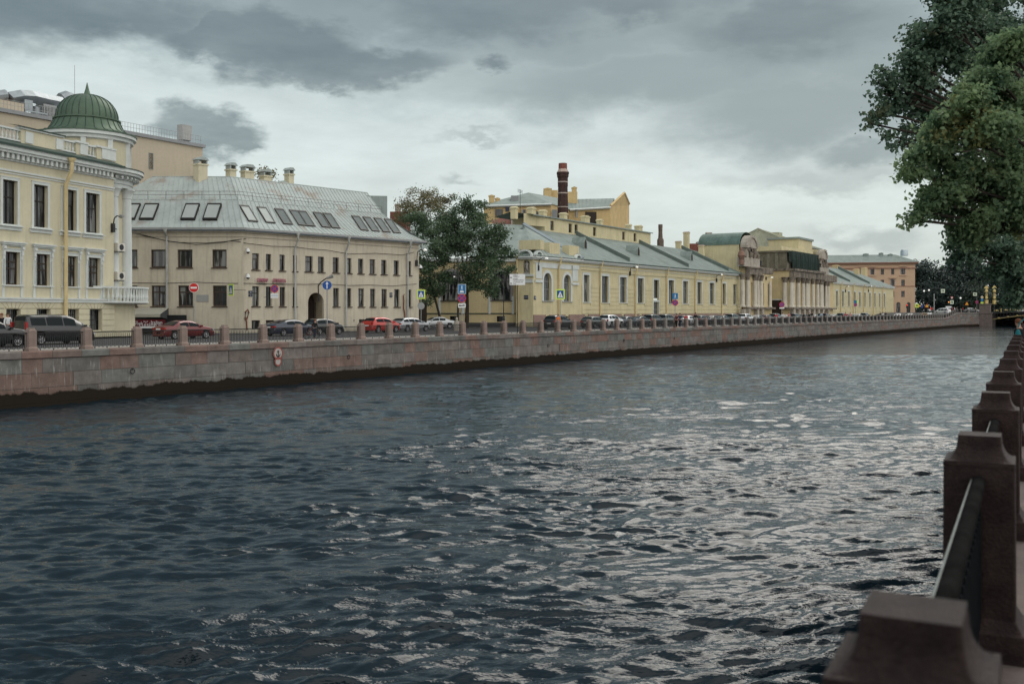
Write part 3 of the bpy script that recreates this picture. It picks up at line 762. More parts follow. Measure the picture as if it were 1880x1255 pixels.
# ---------- peach block with roof plant behind ----------
F0 = Fac(-60, 87.5, 372, 110)
B0 = F0.root('peach_apartment_block', 'tall plain peach block with roof railing and ducts behind the green dome', 'apartment block')
Ht = F0.h(372, 271.6)
b = MB(); b.box(0, F0.L, 0, 16, 0, Ht); b.box(F0.L+.001, F0.L+2.4, .3, 14, 0, Ht-4); b.build('wall', M_peach, B0)
b = MB(); b.box(-.2,F0.L+.2,-.25,16.2,Ht+.001,Ht+.35); b.build('roof', mat('grey_flat_roof',(.26,.27,.28),.8,.1), B0)
ws = (F0.s(273), F0.s(281)); window(B0, None, ws[0], ws[1], F0.h(277,311), F0.h(277,281), -.06, (M_greyframe,M_glass), vs=(), hs=(.5,), bar=.06)
b = MB()
x = 2.0
while x < F0.L: b.box(x-.012,x+.012,.1,.124,Ht+.35,Ht+1.25); x += .35
for z in (1.24, .8): b.box(0,F0.L,.1,.13,Ht+z,Ht+z+.03)
b.build('roof_railing', M_grey, B0)
s_up = F0.s(44, 3); Hu = F0.h(20, 192, 3)
b = MB(); b.box(-6, s_up, 3, 14, Ht+.36, Hu+.3); b.build('penthouse', M_peach, B0)
b = MB(); b.box(F0.s(9,2.9), F0.s(29,2.9), 2.9, 2.99, F0.h(20,218,3), F0.h(20,207,3)); b.build('vent_grille', M_grey, B0)
b = MB(); b.box(-5, F0.s(16,4), 4, 8, Hu+.301, F0.h(10,172,4)); b.build('brick_shaft', M_redbrick, B0)
def dk(px, py, y): return (F0.s(px,y), y, F0.h(px,py,y))
dc = mat('galvanised_duct',(.30,.33,.35),.45,.15,2,metal=.6)
b = MB(); b.tube([dk(18,181,4),dk(40,177,4),dk(60,178,4),dk(85,184,4),dk(115,190,4)], .62, 4); b.tube([dk(-6,176,4),dk(10,174,4)], .5, 10); b.build('ventilation_duct', dc, B0)
b = MB(); b.tube([dk(67,222,4.5),dk(67,198,4.5),dk(72,191,4.5),dk(80,189,4.5),dk(90,200,4.5),dk(104,208,4.5)], .55, 10); b.build('ventilation_duct', dc, B0, True)
b = MB(); b.tube([dk(112,182,5),dk(122,178,5),dk(132,182,5)], .62, 8); b.tube([dk(118,182,5),dk(118,205,5)],.5,8); b.build('ventilation_cowl', dc, B0, True)
x0 = F0.s(43,3.5); x1 = F0.s(58,3.5)
b = MB(); b.box(x0,x1,3.3,5,F0.h(50,202,3.5),F0.h(50,184,3.5)); b.box(x0,x1+1.5,3.2,3.3,F0.h(50,203,3.5)-.15,F0.h(50,203,3.5)); b.build('air_handler', dc, B0)
x0 = F0.s(80,3.5); x1 = F0.s(104,3.5); b = MB()
for k in range(9): b.box(x0+(x1-x0)*k/9,x0+(x1-x0)*(k+.55)/9,3.4,4.4,Ht+.4,Ht+2.1)
b.box(x0,x1,3.5,4.5,Ht+2.101,Ht+2.3); b.build('cooling_unit', M_grey, B0)
x0 = F0.s(335,2); x1 = F0.s(352,2); b = MB(); b.box(x0,x1,2,2.9,F0.h(343,257,2),F0.h(343,229.5,2)); b.box(x0+.1,x0+.2,2.2,2.5,Ht+.3,F0.h(343,257,2)); b.box(x1-.2,x1-.1,2.2,2.5,Ht+.3,F0.h(343,257,2)); b.build('antenna_cabinet', mat('antenna_housing',(.36,.36,.35),.7,.1), B0)
b = MB(); b.tube([dk(137,195,6),dk(137,120,6)], .03, 4); b.build('mast', M_grey, B0)
# ---------- beige building with mansard roof ----------
F2 = Fac(447, 97.2, 769, 115); L2 = F2.L
FL = Fac(205, 97.0, 447, 97.0); ML = FL.rel(F2)
B2 = F2.root('mansard_house', 'beige corner house with grey tin mansard roof and skylights', 'house')
EH = F2.h(600, 431.7)
up = [(464,473),(489,496),(514,521),(538.6,544)] + rng([(248,288),(342,375),(452,485),(548,578),(640,668),(726,756),(812,840),(905,932),(1003,1025)], 4)
lo = [(464,473),(489,496.5),(514.5,521.7),(538.6,543.5)] + rng([(455,486),(550,578),(642,672),(730,757),(814,843),(908,936),(1005,1027)], 4)
def mk(a, b, c, d): w = F2.s(b)-F2.s(a); return (F2.s(a)-.06, F2.s(a)-.06+w*1.42, c, d)
hu2 = (F2.h(566,498.5), F2.h(566,470)); hl2 = (F2.h(612,562.5), F2.h(612,528.5))
W2 = [mk(a,b,*hu2) for a,b in up] + [mk(a,b,*hl2) for a,b in lo]
bs = [mk(a,b,.25,1.15) for a,b in ((463,474),(489,500),(660,668),(690,698))]
arch = (F2.s(565.5), F2.s(594.5), -.05, F2.h(578,537), True)
wb = MB(); wall_mb(wb, 0, L2, -.1, EH-.2, W2 + bs + [arch], .26)
wb.quad((L2,0,-.1),(L2,12,-.1),(L2,12,EH),(L2,0,EH)); 
wb.M = ML
hul = (FL.h(290,491), FL.h(290,458)); hll = (FL.h(290,562), FL.h(290,524))
WL = [(FL.s(a)-.05, FL.s(b)+.12, *hul) for a,b in ((236,250),(278,302.5),(327,351),(390.7,413.6))] + [(FL.s(a)-.05, FL.s(b)+.12, *hll) for a,b in ((237,250),(279,302),(328,352),(391.5,414))]
wall_mb(wb, 0, FL.L, -.1, EH-.2, WL, .26)
wb.build('wall', M_beige, B2)
for i, w in enumerate(W2): window(B2, None, *w, .22, GL if i % 3 else (M_brownframe, M_glass), vs=(.5,) if i > 12 else (.0,), hs=(.66,), bar=.07, sill=.1, smat=M_beige, sillmat=M_brownframe)
for w in bs: window(B2, None, *w, .22, GL, vs=(.33,.66), hs=(), bar=.05)
for i, w in enumerate(WL): window(B2, ML, *w, .2, (M_brownframe, M_glass), vs=(.5,) if i > 2 else (), hs=(.68,) if i > 3 else (), bar=.13, sill=.08, smat=M_beige, sillmat=M_brownframe)
b = MB(); a_ = arch; b.add([(x,1.6,z) for x,z in arch_poly(a_[0],a_[1],a_[2],a_[3])], [tuple(range(15))])
for k in range(11): x = a_[0]+(a_[1]-a_[0])*(k+.5)/11; b.box(x-.03,x+.03,1.3,1.34,0,a_[3]-1.0)
b.build('arch_gate', M_wood, B2)
b = MB(); r = (a_[1]-a_[0])/2; m_ = (a_[0]+a_[1])/2
po = arch_poly(*a_[:4])
for k in range(len(po)-1):
    (xa,za),(xb,zb) = po[k],po[k+1]; b.quad((xa,.26,za),(xb,.26,zb),(xb,1.6,zb),(xa,1.6,za))
b.build('arch_passage', mat('passage_plaster',(.30,.25,.18),.9,.15), B2)
# eave, gutter
b = MB()
def eave(bb, L, M, r0=0.0, r1=0.0):
    bb.M = M
    bb.box(-r0,L+r1,-.12,.02,EH-.75,EH-.66); bb.box(-r0,L+r1,-.25,.02,EH-.35,EH-.21)
eave(b, L2, None, .1, .15); eave(b, FL.L, ML, 0, .05); b.build('cornice', M_beige, B2)
b = MB(); b.box(-.4,L2+.5,-.62,.02,EH-.21,EH-.02); b.M = ML; b.box(0,FL.L+.35,-.62,.02,EH-.212,EH-.022); b.build('eave_board', mat('blue_grey_eave',(.17,.20,.23),.6,.15,2), B2)
b = MB()
for L, M, r0, r1 in ((L2,None,.45,.6),(FL.L,ML,0,.45)):
    b.M = M; b.box(-r0,L+r1,-.72,-.621,EH-.1,EH+.10)
    
b.build('gutter', M_grey, B2)
# mansard roof in world coordinates turned into the root's frame
Ri = F2.M.inverted()
def wp(p, z): return Ri @ Vector((p.x, p.y, z))
C0 = F2.A; Bq = F2.B; n2 = F2.n; d2 = F2.d
def cor(a):
    t = (n2.y - 1)/(-n2.x) if abs(n2.x) > 1e-6 else 0
    # distance a from both walls: y = C.y + a and n2.(p-C) = a
    x = (a - n2.y*a)/n2.x; return Vector((C0.x + x, C0.y + a))
ZB, ZR = 13.25, 16.1; a1, a2 = 3.0, 7.2
LE = FL.A.copy()
e_l = wp(Vector((LE.x-3, LE.y-.6)), EH); e_c = wp(cor(-.6), EH); e_r = wp(Bq + d2*.5 - n2*.6, EH)
m_l = wp(Vector((LE.x-3, LE.y+a1)), ZB); m_c = wp(cor(a1), ZB); m_r = wp(Bq - d2*a1 + n2*a1, ZB)
r_l = wp(Vector((LE.x-3, LE.y+a2)), ZR); r_c = wp(cor(a2), ZR); r_r = wp(Bq - d2*1.6 + n2*a2, ZR)
bk = wp(Bq + d2*.5 + n2*12, EH); bm_ = wp(Bq - d2*a1 + n2*11, ZB)
def sag(p, q): return (p*.62 + q*.38) - Vector((0,0,.32))
rf = MB(); k_l, k_c, k_r = sag(e_l,m_l), sag(e_c,m_c), sag(e_r,m_r)
roofq(rf, e_l, e_c, k_c, k_l, 26); roofq(rf, k_l, k_c, m_c, m_l, 26)
roofq(rf, e_c, e_r, k_r, k_c, 40); roofq(rf, k_c, k_r, m_r, m_c, 40)
roofq(rf, m_l, m_c, r_c, r_l, 26); roofq(rf, m_c, m_r, r_r, r_c, 40)
roofq(rf, e_r, bk, bm_, m_r, 10); roofq(rf, m_r, bm_, r_r, r_r, 0)
rb = wp(Bq - d2*1.6 + n2*16, EH+1); rf.quad(r_c, r_r, rb, wp(cor(16), EH+1)); rf.quad(r_l, r_c, wp(cor(16), EH+1), wp(Vector((LE.x-3,LE.y+16)),EH+1))
rf.tube([m_l,m_c,m_r], .05, 5); rf.tube([r_l,r_c,r_r], .07, 5); rf.tube([e_c,k_c,m_c,r_c], .06, 5); rf.tube([e_r,k_r,m_r,r_r], .06, 5)
roof = rf.build('roof', M_zinc, B2)
M_skyp = mat('pale_skylight_glass', (.36,.39,.38), .5, .05, .5, spec=.1)  # sky reflection and pale blinds put into the pane colour
def on_slope(F, M, px, t0, t1, w, gm=M_skyl):
    """a skylight lying on the lower slope"""
    ym = -.6 + (a1+.6)*(t0+t1)/2; s = F.s(px, ym)
    def pt(t, ds, up=0):
        y_ = -.6+(a1+.6)*t; z = EH+(ZB-EH)*t
        if t <= .38: z -= .32*t/.38
        else: z -= .32*(1-t)/.62
        sl = Vector((0, -(ZB-EH), a1+.6)).normalized()
        return Vector((s+ds, y_, z)) + sl*up
    f = MB(M); w2 = w/2; f_ = .09
    def slab(bb, d0, d1, q0, q1, u0, u1):
        c = [pt(q0,d0,u0),pt(q0,d1,u0),pt(q1,d1,u0),pt(q1,d0,u0),pt(q0,d0,u1),pt(q0,d1,u1),pt(q1,d1,u1),pt(q1,d0,u1)]
        bb.add(c, [(0,3,2,1),(4,5,6,7),(0,1,5,4),(1,2,6,5),(2,3,7,6),(3,0,4,7)])
    dt = (t1-t0)*.075
    slab(f,-w2,w2,t0,t0+dt,-.12,.14); slab(f,-w2,w2,t1-dt,t1,-.12,.14); slab(f,-w2,-w2+f_,t0+dt,t1-dt,-.12,.14); slab(f,w2-f_,w2,t0+dt,t1-dt,-.12,.14)
    o = f.build('skylight', M_frame, B2); g = MB(M); slab(g,-w2+f_,w2-f_,t0+dt,t1-dt,-.1,.10); g.build('pane', gm, o)
for px in (456,488,520,547,562,590,608,660.6,681,701,720): on_slope(F2, None, px, .36, .82, 1.12, M_skyp if px < 500 else M_skyl)
for px in (240,274,349.4,389.6): on_slope(FL, ML, px, .40, .86, 1.42, M_skyp)
b = MB()
for A_, B_ in ((m_l,m_c),(m_c,m_r)):
    n = int((B_-A_).length/1.7); d = (B_-A_)
    for k in range(n+1): p = A_+d*k/n; b.tube([p+Vector((0,0,-.02)),p+Vector((0,0,.85))], .022, 4)
    for z in (.84,.5): b.tube([A_+Vector((0,0,z)),B_+Vector((0,0,z))], .018, 4)
b.build('roof_railing', mat('rusty_iron',(.055,.035,.028),.7,.3,4), B2)
for x0,x1,yt,pots in ((416,432,301,1),(442,466.5,304.5,1),(477.7,497.8,313,1),(510,524,326,0),(524,537.5,310,1)):
    y_ = 9.2; sx = F2.s((x0+x1)/2, y_); zz = F2.z((x0+x1)/2, y_); w = (x1-x0)/FP*zz*.8
    chimney(B2, None, sx, y_, EH+2, H(yt,zz)-.75, w, .9, M_cream, M_zinc, pots=bool(pots))
zz = 104; w = 22/FP*zz; q = Ri @ Vector((U(368)*zz, zz, 0)); chimney(B2, None, q.x, q.y, EH+2, H(292,zz)-.7, w*.85, 1.0, M_cream, M_zinc, pots=True)
for px in (540,633.5,746.5): downpipe(B2, None, F2.s(px), .3, EH-.05, .11, M_pipe, -.2, -.66, 1.5)
downpipe(B2, ML, FL.s(307.5), .3, EH-.05, .11, M_pipe, -.2, -.66, .7)
# grey dormer seen at the right end of its roof
b = MB(); p0 = (F2.s(676,6.2),6.2); zt_ = F2.h(700,358.5,6.2); b.add([(p0[0],6.4,zt_-.2),(F2.s(711,6.2),6.2,zt_),(F2.s(711,6.2),6.2,zt_-2.9),(F2.s(700,6.2),6.2,zt_-2.9),(p0[0]+1,10,zt_-.2),(F2.s(711,6.2),10,zt_),(F2.s(711,6.2),10,zt_-4)], [(0,1,2,3),(0,4,5,1),(1,5,6,2)]); b.build('dormer', M_zinc2, B2)
# ---------- yellow barracks: side wing, corner pavilion, long wing ----------
YC = 83.9
F3 = Fac(979, YC/(BK-U(979)), 1362, YC/(BK-U(1362))); B3 = F3.root('yellow_embankment_building', 'long pale yellow two storey range with arched corner pavilion and grey roof', 'public building')
EY = F3.h(1200, 488.5)
def h3(px, py): return F3.h(px, py)
sw_c = F3.s(1066)
pan = rng([(850,888),(1015,1060),(1180,1224),(1340,1380)], 8) + [(1200,1207.4)] + rng([(1622,1658),(1752,1786)], 8) + rng([(572,606),(702,738),(833,861),(950,978)], 9)
hw = (h3(1075.5,554.5), h3(1075.5,504.5))
W3 = []
for i, (a,b) in enumerate(pan):
    w = F3.s(b)-F3.s(a)
    if i == 4: W3.append((F3.s(a)-.08, F3.s(a)+w*1.32, .3, hw[1]-.1))
    else: W3.append((F3.s(a)-.08, F3.s(a)+w*1.3, *hw))
aw = []
for a,b,t,c in ((998.4,1008,500.8,552.4),(1035,1044,503.9,553.4)):
    w = F3.s(b)-F3.s(a); aw.append((F3.s(a)-.08, F3.s(a)+w*1.42, h3((a+b)/2,c), h3((a+b)/2,t), True))
bsm = [(F3.s(p), F3.s(p)+1.1, .35, 1.3) for p in (1001,1037,1073,1107,1140,1173)]
L3 = F3.L; wb = MB(); wall_mb(wb, 0, L3, -.1, EY-.3, W3+aw+bsm, .34); 
FC = Fac(949, 136.2, 979, YC/(BK-U(979))); MC = FC.rel(F3)
wb.M = MC; nic = (FC.s(961), FC.s(972.5), FC.h(966,503), FC.h(966,477.5), True)
wall_mb(wb, 0, FC.L, -.1, EY-.3, [nic], .5)
wb.build('wall', M_yellow, B3)
FW = Fac(745, 137.5, 949, 137.5); MW = FW.rel(F3)
wb = MB(MW); AW = []
for a,b,t,c in ((903.5,937,498,551.5),(812,846,498,552),(722,756,498,552)): AW.append((FW.s(a), FW.s(b), FW.h(920,c), FW.h(920,t), True))
bw = [(FW.s(a), FW.s(b), .55, FW.h(900,580)) for a,b in ((912,927),(826,840))]
wall_mb(wb, 0, FW.L, -.1, EY-.3, AW+bw, .5); wb.build('side_wing_wall', M_yellow2, B3)
b = MB(MW); hb = FW.h(850,576.5); b.box(0,FW.L-.1,-.08,-.001,hb,hb+.16); b.build('string_course', M_dgreen, B3)
b = MB(MW); b.box(0,FW.L-.2,-.12,-.001,-.1,FW.h(850,592)); b.build('side_wing_plinth', mat('dark_grey_plinth',(.06,.06,.062),.85,.15), B3)
b = MB(MW); b.box(0,FW.L,-.3,-.001,EY-.75,EY-.31)
for w in AW: b.box(w[0]-.5,w[0]-.2,-.1,-.001,FW.h(900,576),w[2]+.6) ; b.box(w[1]+.2,w[1]+.5,-.1,-.001,FW.h(900,576),w[2]+.6)
b.build('side_wing_cornice', M_white, B3)
for w in AW: window(B3, MW, *w[:4], .35, (M_frame, M_glass), True, .1, (.33,.67), (.36,.66), surround=.38, sill=.3, smat=mat('mauve_grey_trim',(.27,.25,.25),.85,.12), sillmat=M_darkmetal)
for w in bw: window(B3, MW, *w, .3, GL, vs=(.33,.67), hs=(.5,), bar=.06)
for i, w in enumerate(W3):
    if i == 4:
        window(B3, None, w[0], w[1], w[2]+3.9, w[3], .3, (M_frame, M_glass), vs=(), hs=(), surround=.24, smat=M_white)
        window(B3, None, w[0], w[1], w[2], w[2]+3.3, .3, (M_greyframe, M_glassl), vs=(.5,), hs=(.6,), surround=.22, smat=M_white, name='door')
    else: window(B3, None, *w, .3, (M_frame if i%2 else M_greyframe, M_glassl), vs=(.5,), hs=(.68,), bar=.08, surround=.32 if i < 10 else 0, sill=.34, smat=M_white)
for w in aw: window(B3, None, *w[:4], .34, (M_greyframe, M_glassl), True, .09, (.5,), (.42,.7), surround=.42, sill=.4, smat=M_white, sillmat=M_grey)
for w in bsm: window(B3, None, *w, .3, GL, vs=(.5,), hs=(), bar=.05)
b = MB(); zp = h3(1000,577.5); b.box(-.02,sw_c,-.14,-.001,-.1,.34); b.box(sw_c+.001,L3,-.10,-.001,-.1,.34)
segs = [F3.s(p) for p in (979,)] ; 
x_ = [-.02] + [v for w in bsm for v in (w[0],w[1])] + [L3]
for k in range(0, len(x_), 2): b.box(x_[k],x_[k+1],-.13,-.0015,.3401,zp)
b.build('plinth', M_plinth, B3)
# rustication of the long wing
ru = MB(); z0 = zp+.05; zt_ = h3(1100,522); n = 7; hh = (zt_-z0)/n
allw = [(w[0]-.34,w[1]+.34,w[2]-.25,w[3]) for w in W3]
for k in range(n):
    za, zb = z0+k*hh+.035, z0+(k+1)*hh-.035; segs = [(sw_c+.3, L3-.3)]
    for w in allw:
        if za < w[3] and zb > w[2]: segs = [t for a,c in segs for t in (((a,w[0]),(w[1],c)) if a < w[0] and c > w[1] else ((a,c),))]
    for a,c in segs:
        if c-a > .1: ru.box(a,c,-.08,-.001,za,zb)
ru.build('rusticated_band', M_yellow, B3)
# cornice + gutters + flashing
b = MB(); b.box(0,L3,-.12,-.001,EY-.95,EY-.88); b.box(-.1,L3,-.35,-.001,EY-.5,EY-.31); b.box(-.15,L3,-.6,-.001,EY-.309,EY-.1)
b.M = MC; b.box(0,FC.L+.1,-.35,-.001,EY-.52,EY-.312); b.box(0,FC.L+.15,-.6,-.001,EY-.311,EY-.102); b.build('cornice', M_white, B3)
b = MB(); b.box(sw_c,L3,-.68,-.601,EY-.12,EY+.05); b.build('gutter', M_dgreen, B3)
# frieze panels + pilasters of the corner pavilion
b = MB(); zf = h3(1020,489); b.box(F3.s(992),F3.s(1048),-.1,-.002,zf-.3,zf+.35); b.box(F3.s(1049),F3.s(1061),-.2,-.002,h3(1055,523),h3(1055,518.5)); b.box(F3.s(1050),F3.s(1060),-.12,-.002,h3(1055,516),EY-.95); b.box(F3.s(1049.5),F3.s(1061),-.22,-.002,EY-1.5,EY-.96)
b.box(F3.s(982),F3.s(995),-.18,-.002,h3(988,518.5),h3(988,513.5)); b.box(F3.s(983),F3.s(994),-.1,-.002,h3(988,511),EY-.95)
b.M = MC; b.box(0,FC.L,-.16,-.002,FC.h(965,519),FC.h(965,513.5)); b.box(0,FC.L,-.22,-.003,FC.h(965,513.4),FC.h(965,512.4)); b.box(nic[0]-.5,nic[1]+.6,-.3,-.004,nic[2]-.3,nic[2]-.02); b.build('frieze', M_white, B3)
# statue niche
b = MB(MC); b.add([(x,.5,z) for x,z in arch_poly(*nic[:4])], [tuple(range(15))]); b.build('niche', mat('niche_plaster',(.30,.28,.24),.9,.1), B3)
mx_ = (nic[0]+nic[1])/2; hN = nic[3]-nic[2]
b = MB(MC); z0 = nic[2]
b.box(mx_-.35,mx_+.35,-.1,.4,z0,z0+.2)
b.tube([(mx_-.12,.15,z0+.2),(mx_-.13,.12,z0+.5),(mx_-.10,.15,z0+.95)],[.08,.07,.12],8); b.tube([(mx_+.14,.2,z0+.2),(mx_+.13,.15,z0+.55),(mx_+.08,.15,z0+.95)],[.08,.07,.12],8)
b.tube([(mx_,.15,z0+.85),(mx_+.02,.15,z0+1.1),(mx_,.15,z0+1.38),(mx_,.15,z0+1.52),(mx_,.15,z0+1.58)],[.2,.17,.24,.16,.07],10); b.sphere((mx_,.13,z0+1.72),.12,10,8,1.2)
b.tube([(mx_-.25,.15,z0+1.45),(mx_-.33,.1,z0+1.15),(mx_-.25,.02,z0+.9)],[.075,.06,.045],7); b.tube([(mx_+.25,.15,z0+1.45),(mx_+.35,.12,z0+1.2),(mx_+.38,.12,z0+.85)],[.075,.06,.045],7)
b.tube([(mx_+.2,.2,z0+1.4),(mx_-.1,.05,z0+1.0),(mx_+.18,.1,z0+.5)],[.08,.16,.1],8)
st = b.build('niche_statue', mat('grey_statue_stone',(.33,.31,.29),.9,.2,4), None, True); st.matrix_world = F3.M
tag(st, 'grey stone statue standing in the niche of the yellow corner pavilion', 'statue')
# parapet blocks and small arched pediments
b = MB()
def blk(px0, px1, y0, y1, dy, F=F3, d=1.2): b.box(F.s(px0,dy),F.s(px1,dy),dy,dy+d,F.h((px0+px1)/2,y1,dy),F.h((px0+px1)/2,y0,dy))
blk(1009,1028,446,468,.5); b.build('parapet_block', M_yellow, B3); b = MB(); blk(1045,1063,451,470,.5); b.build('parapet_block', M_yellow, B3); b = MB(MC); blk(953,992,440.5,458,1.0,FC,1.6); b.build('parapet_block', M_yellow, B3)
b = MB()
def pedi(F, M, px, r, y=-.35, d=.5):
    b.M = M; c = F.s(px); N = 12
    for k in range(N):
        t0, t1 = math.pi*k/N, math.pi*(k+1)/N; pts = []
        for yy in (y, y+d):
            for rr in (r*.78, r):
                for t in (t0,t1): pts.append((c+rr*math.cos(t), yy, EY-.1+rr*.8*math.sin(t)))
        b.add(pts, [(0,1,3,2),(4,5,7,6),(2,3,7,6),(0,1,5,4)])
pedi(FC, MC, 964, 1.15); b.build('arched_pediment', M_white, B3); b = MB(); pedi(F3, None, 987, .95); b.build('arched_pediment', M_white, B3); b = MB(); pedi(F3, None, 1060, 1.0); b.build('arched_pediment', M_white, B3)
# roofs
ry_ = 10.0
def zro(px, py, y): return F3.h(px, py, y)
ZK = zro(1100, 437, ry_)
slope = (ZK-(EY))/(ry_+.6)
b = MB(); s1060 = F3.s(1066)
roofq(b, (s1060-.5,-.66,EY), (L3+1,-.66,EY), (L3+1,ry_,ZK), (s1060-.5,ry_,ZK), 90, .03)
b.quad((s1060-.5,ry_,ZK),(L3+1,ry_,ZK),(L3+1,ry_+12,EY),(s1060-.5,ry_+12,EY))
ro = b.build('roof', M_zinc2, B3)
b = MB(); 
wl = MW @ Vector((0,-.4,0)); wr = MW @ Vector((FW.L,-.4,0)); 
pk = Vector((s1060-.5, ry_, ZK)); pkl = MW @ Vector((0, 9.5, ZK)); pkl.z = ZK
e1_ = Vector((wl.x,wl.y,EY)); e2_ = Vector((wr.x,wr.y,EY)); e3_ = Vector((0,-.6,EY)); e4_ = Vector((s1060-.5,-.66,EY))
top = Vector((F3.s(961.5, ry_+1), ry_+1, F3.h(961.5, 413, ry_+1)))
roofq(b, e1_, e2_, top, Vector((pkl.x,pkl.y,top.z)), 30, .03); b.add([e2_,e3_,top],[(0,1,2)]); roofq(b, e3_, e4_, pk, top, 12, .03)
b.build('corner_roof', M_zinc2, B3)
b = MB(); b.tube([e4_+Vector((-.0,0,.1)), top+Vector((0,0,.15))], .3, 4); b.build('roof_valley', mat('bright_tin',(.42,.46,.48),.4,.1,2,metal=.5), B3)
M_fw = mat('green_grey_roof_parapet',(.12,.15,.135),.7,.15,1,streak=.2)
for px, py in ((1158,480),(1266,482),(1339.5,495.5)):
    b = MB(); s = F3.s(px); v = []
    for x in (s-.22, s+.22):
        v += [(x,.2,EY+slope*.9-.3),(x,ry_+.3,ZK-.2),(x,ry_+.3,ZK+.85),(x,.2,EY+slope*.9+.65)]
    b.add(v, [(0,1,2,3),(4,5,6,7),(3,2,6,7),(0,3,7,4)]); b.build('firewall', M_fw, B3)
for px, py in ((1074,451),(1171.4,464),(1269.4,473)):
    lo_, hi_ = 0, ry_
    for _ in range(30):
        y_ = (lo_+hi_)/2; yy = 570-(EY+slope*(y_+.6)-E)*FP/F3.z(px,y_)
        if yy > py+6: lo_ = y_
        else: hi_ = y_
    s = F3.s(px,y_); z = EY+slope*(y_+.6)
    b = MB(); b.extr([(s-.55,z-.1),(s+.55,z-.1),(s+.5,z+1.0),(s,z+1.9),(s-.5,z+1.0)], y_-.1, y_+2.2); o = b.build('dormer', M_zinc2, B3)
    b = MB(); b.extr([(s-.35,z+.1),(s+.35,z+.1),(s+.32,z+.95),(s,z+1.55),(s-.32,z+.95)], y_-.14, y_-.101); b.build('louvre', M_wood, o)
# attic wall on the ridge
b = MB(); sa, sb = F3.s(1000, ry_), F3.s(1194.5, ry_); za = F3.h(1100,413,ry_)
ats = [(F3.s(p,ry_), F3.s(p,ry_)+1.15, ZK+.25, ZK+1.75) for p in (1010.5,1044,1055,1089,1142.5,1163.5)]
wall_mb(b, sa, sb, ZK-.6, za, ats, .3, y=ry_); b.quad((sb,ry_,ZK-.6),(sb,ry_+6,ZK-.6),(sb,ry_+6,za),(sb,ry_,za)); b.quad((sa,ry_,ZK-.6),(sa,ry_+6,ZK-.6),(sa,ry_+6,za),(sa,ry_,za))
pts = [(F3.s(961.5,ry_+1),ry_+1), (sa,ry_+.001)]
b.add([(pts[0][0],pts[0][1],za-1.6),(pts[1][0],pts[1][1],za-1.6),(pts[1][0],pts[1][1],za),(pts[0][0],pts[0][1],za+.2)], [(0,1,2,3)])
b.build('attic_wall', M_yellow, B3)
for w in ats: window(B3, None, *w, ry_+.25, (M_brownframe, M_glass), vs=(), hs=(.5,), bar=.1)
b = MB(); b.quad((sa-4,ry_-.35,za+.05),(sb+.3,ry_-.35,za+.05),(sb+.3,ry_+4,za+.6),(sa-4,ry_+4,za+.6)); b.quad((sa-4,ry_+4,za+.6),(sb+.3,ry_+4,za+.6),(sb+.3,ry_+7,za-.1),(sa-4,ry_+7,za-.1)); b.box(sa-4,sb+.3,ry_-.38,ry_-.34,za-.12,za+.06); b.build('attic_roof', M_zinc2, B3)
for x0,x1,yt,yb in ((939,949,381,396),(967,984,382,395),(989,1004,387,399),(1027,1042,392,405),(1064,1085,397.5,411),(1096,1106,404,414),(1149,1158.5,413,424),(1162.5,1182,415,428)):
    y_ = ry_+1.2; m_ = (x0+x1)/2; zz = F3.z(m_,y_); chimney(B3, None, F3.s(m_,y_), y_, H(yb+6,zz), H(yt,zz)-.2, (x1-x0)/FP*zz*.85, .9, M_yellow, M_yellow)
for px in (1100,1164.8,1222,1274.7,1323.7): downpipe(B3, None, F3.s(px), .1, EY-.05, .12, M_ypipe, -.22, -.5, 1.6)
downpipe(B3, None, F3.s(1024), .1, EY-.05, .12, M_ypipe, -.22, -.5, 1.3)
downpipe(B3, MC, .12, .1, EY-.05, .15, M_ypipe, -.25, -.4, .6)
downpipe(B3, None, L3-.3, .1, EY-.05, .12, mat('rusty_downpipe',(.10,.05,.035),.8,.2), -.22, -.5, .9)
for px0,px1,yt,yb in ((1254.5,1266,426,456),(1282.5,1293.5,450,471),(1241,1250,443,456)):
    y_ = 7.0 if px0 > 1270 else 10.5; m_ = (px0+px1)/2; zz = F3.z(m_,y_); chimney(B3, None, F3.s(m_,y_), y_, H(yb+8,zz), H(yt,zz)-.3, (px1-px0)/FP*zz*.8, 1.0, M_yellow, M_plinth)
# ---------- ornate pavilion (weathered stone front under a scaffold net) ----------
FT = Fac(1362, YC/(BK-U(1362)), 1524, YC/(BK-U(1524))); BT = FT.root('ornate_pavilion', 'weathered columned pavilion with broken gables and dark netted upper storey', 'pavilion')
LT = FT.L; sA = FT.s(1417,-.8); sCf = FT.s(1450,-3.2); sCe = FT.s(1506,-3.2)
zb_ = FT.h(1380,565,-.8); zt_ = FT.h(1380,504.5,-.8); ze = FT.h(1380,488.5,-.8)
b = MB()
pav = [(FT.s(p,-.8), FT.s(p,-.8)+FT.z(p)*(w/FP)*1.9, zb_+.2, FT.h(p,y,-.8), True) for p,w,y in ((1366.5,3.4,516.5),(1379,3.6,517.5),(1401,3,519.5),(1409.5,3.6,520.5))]
wall_mb(b, 0, sA, -.1, ze, pav, .5, y=-.8)
b.quad((0,-.8,-.1),(0,6,-.1),(0,6,ze),(0,-.8,ze)); b.quad((sA,-.8,-.1),(sA,5,-.1),(sA,5,ze),(sA,-.8,ze))
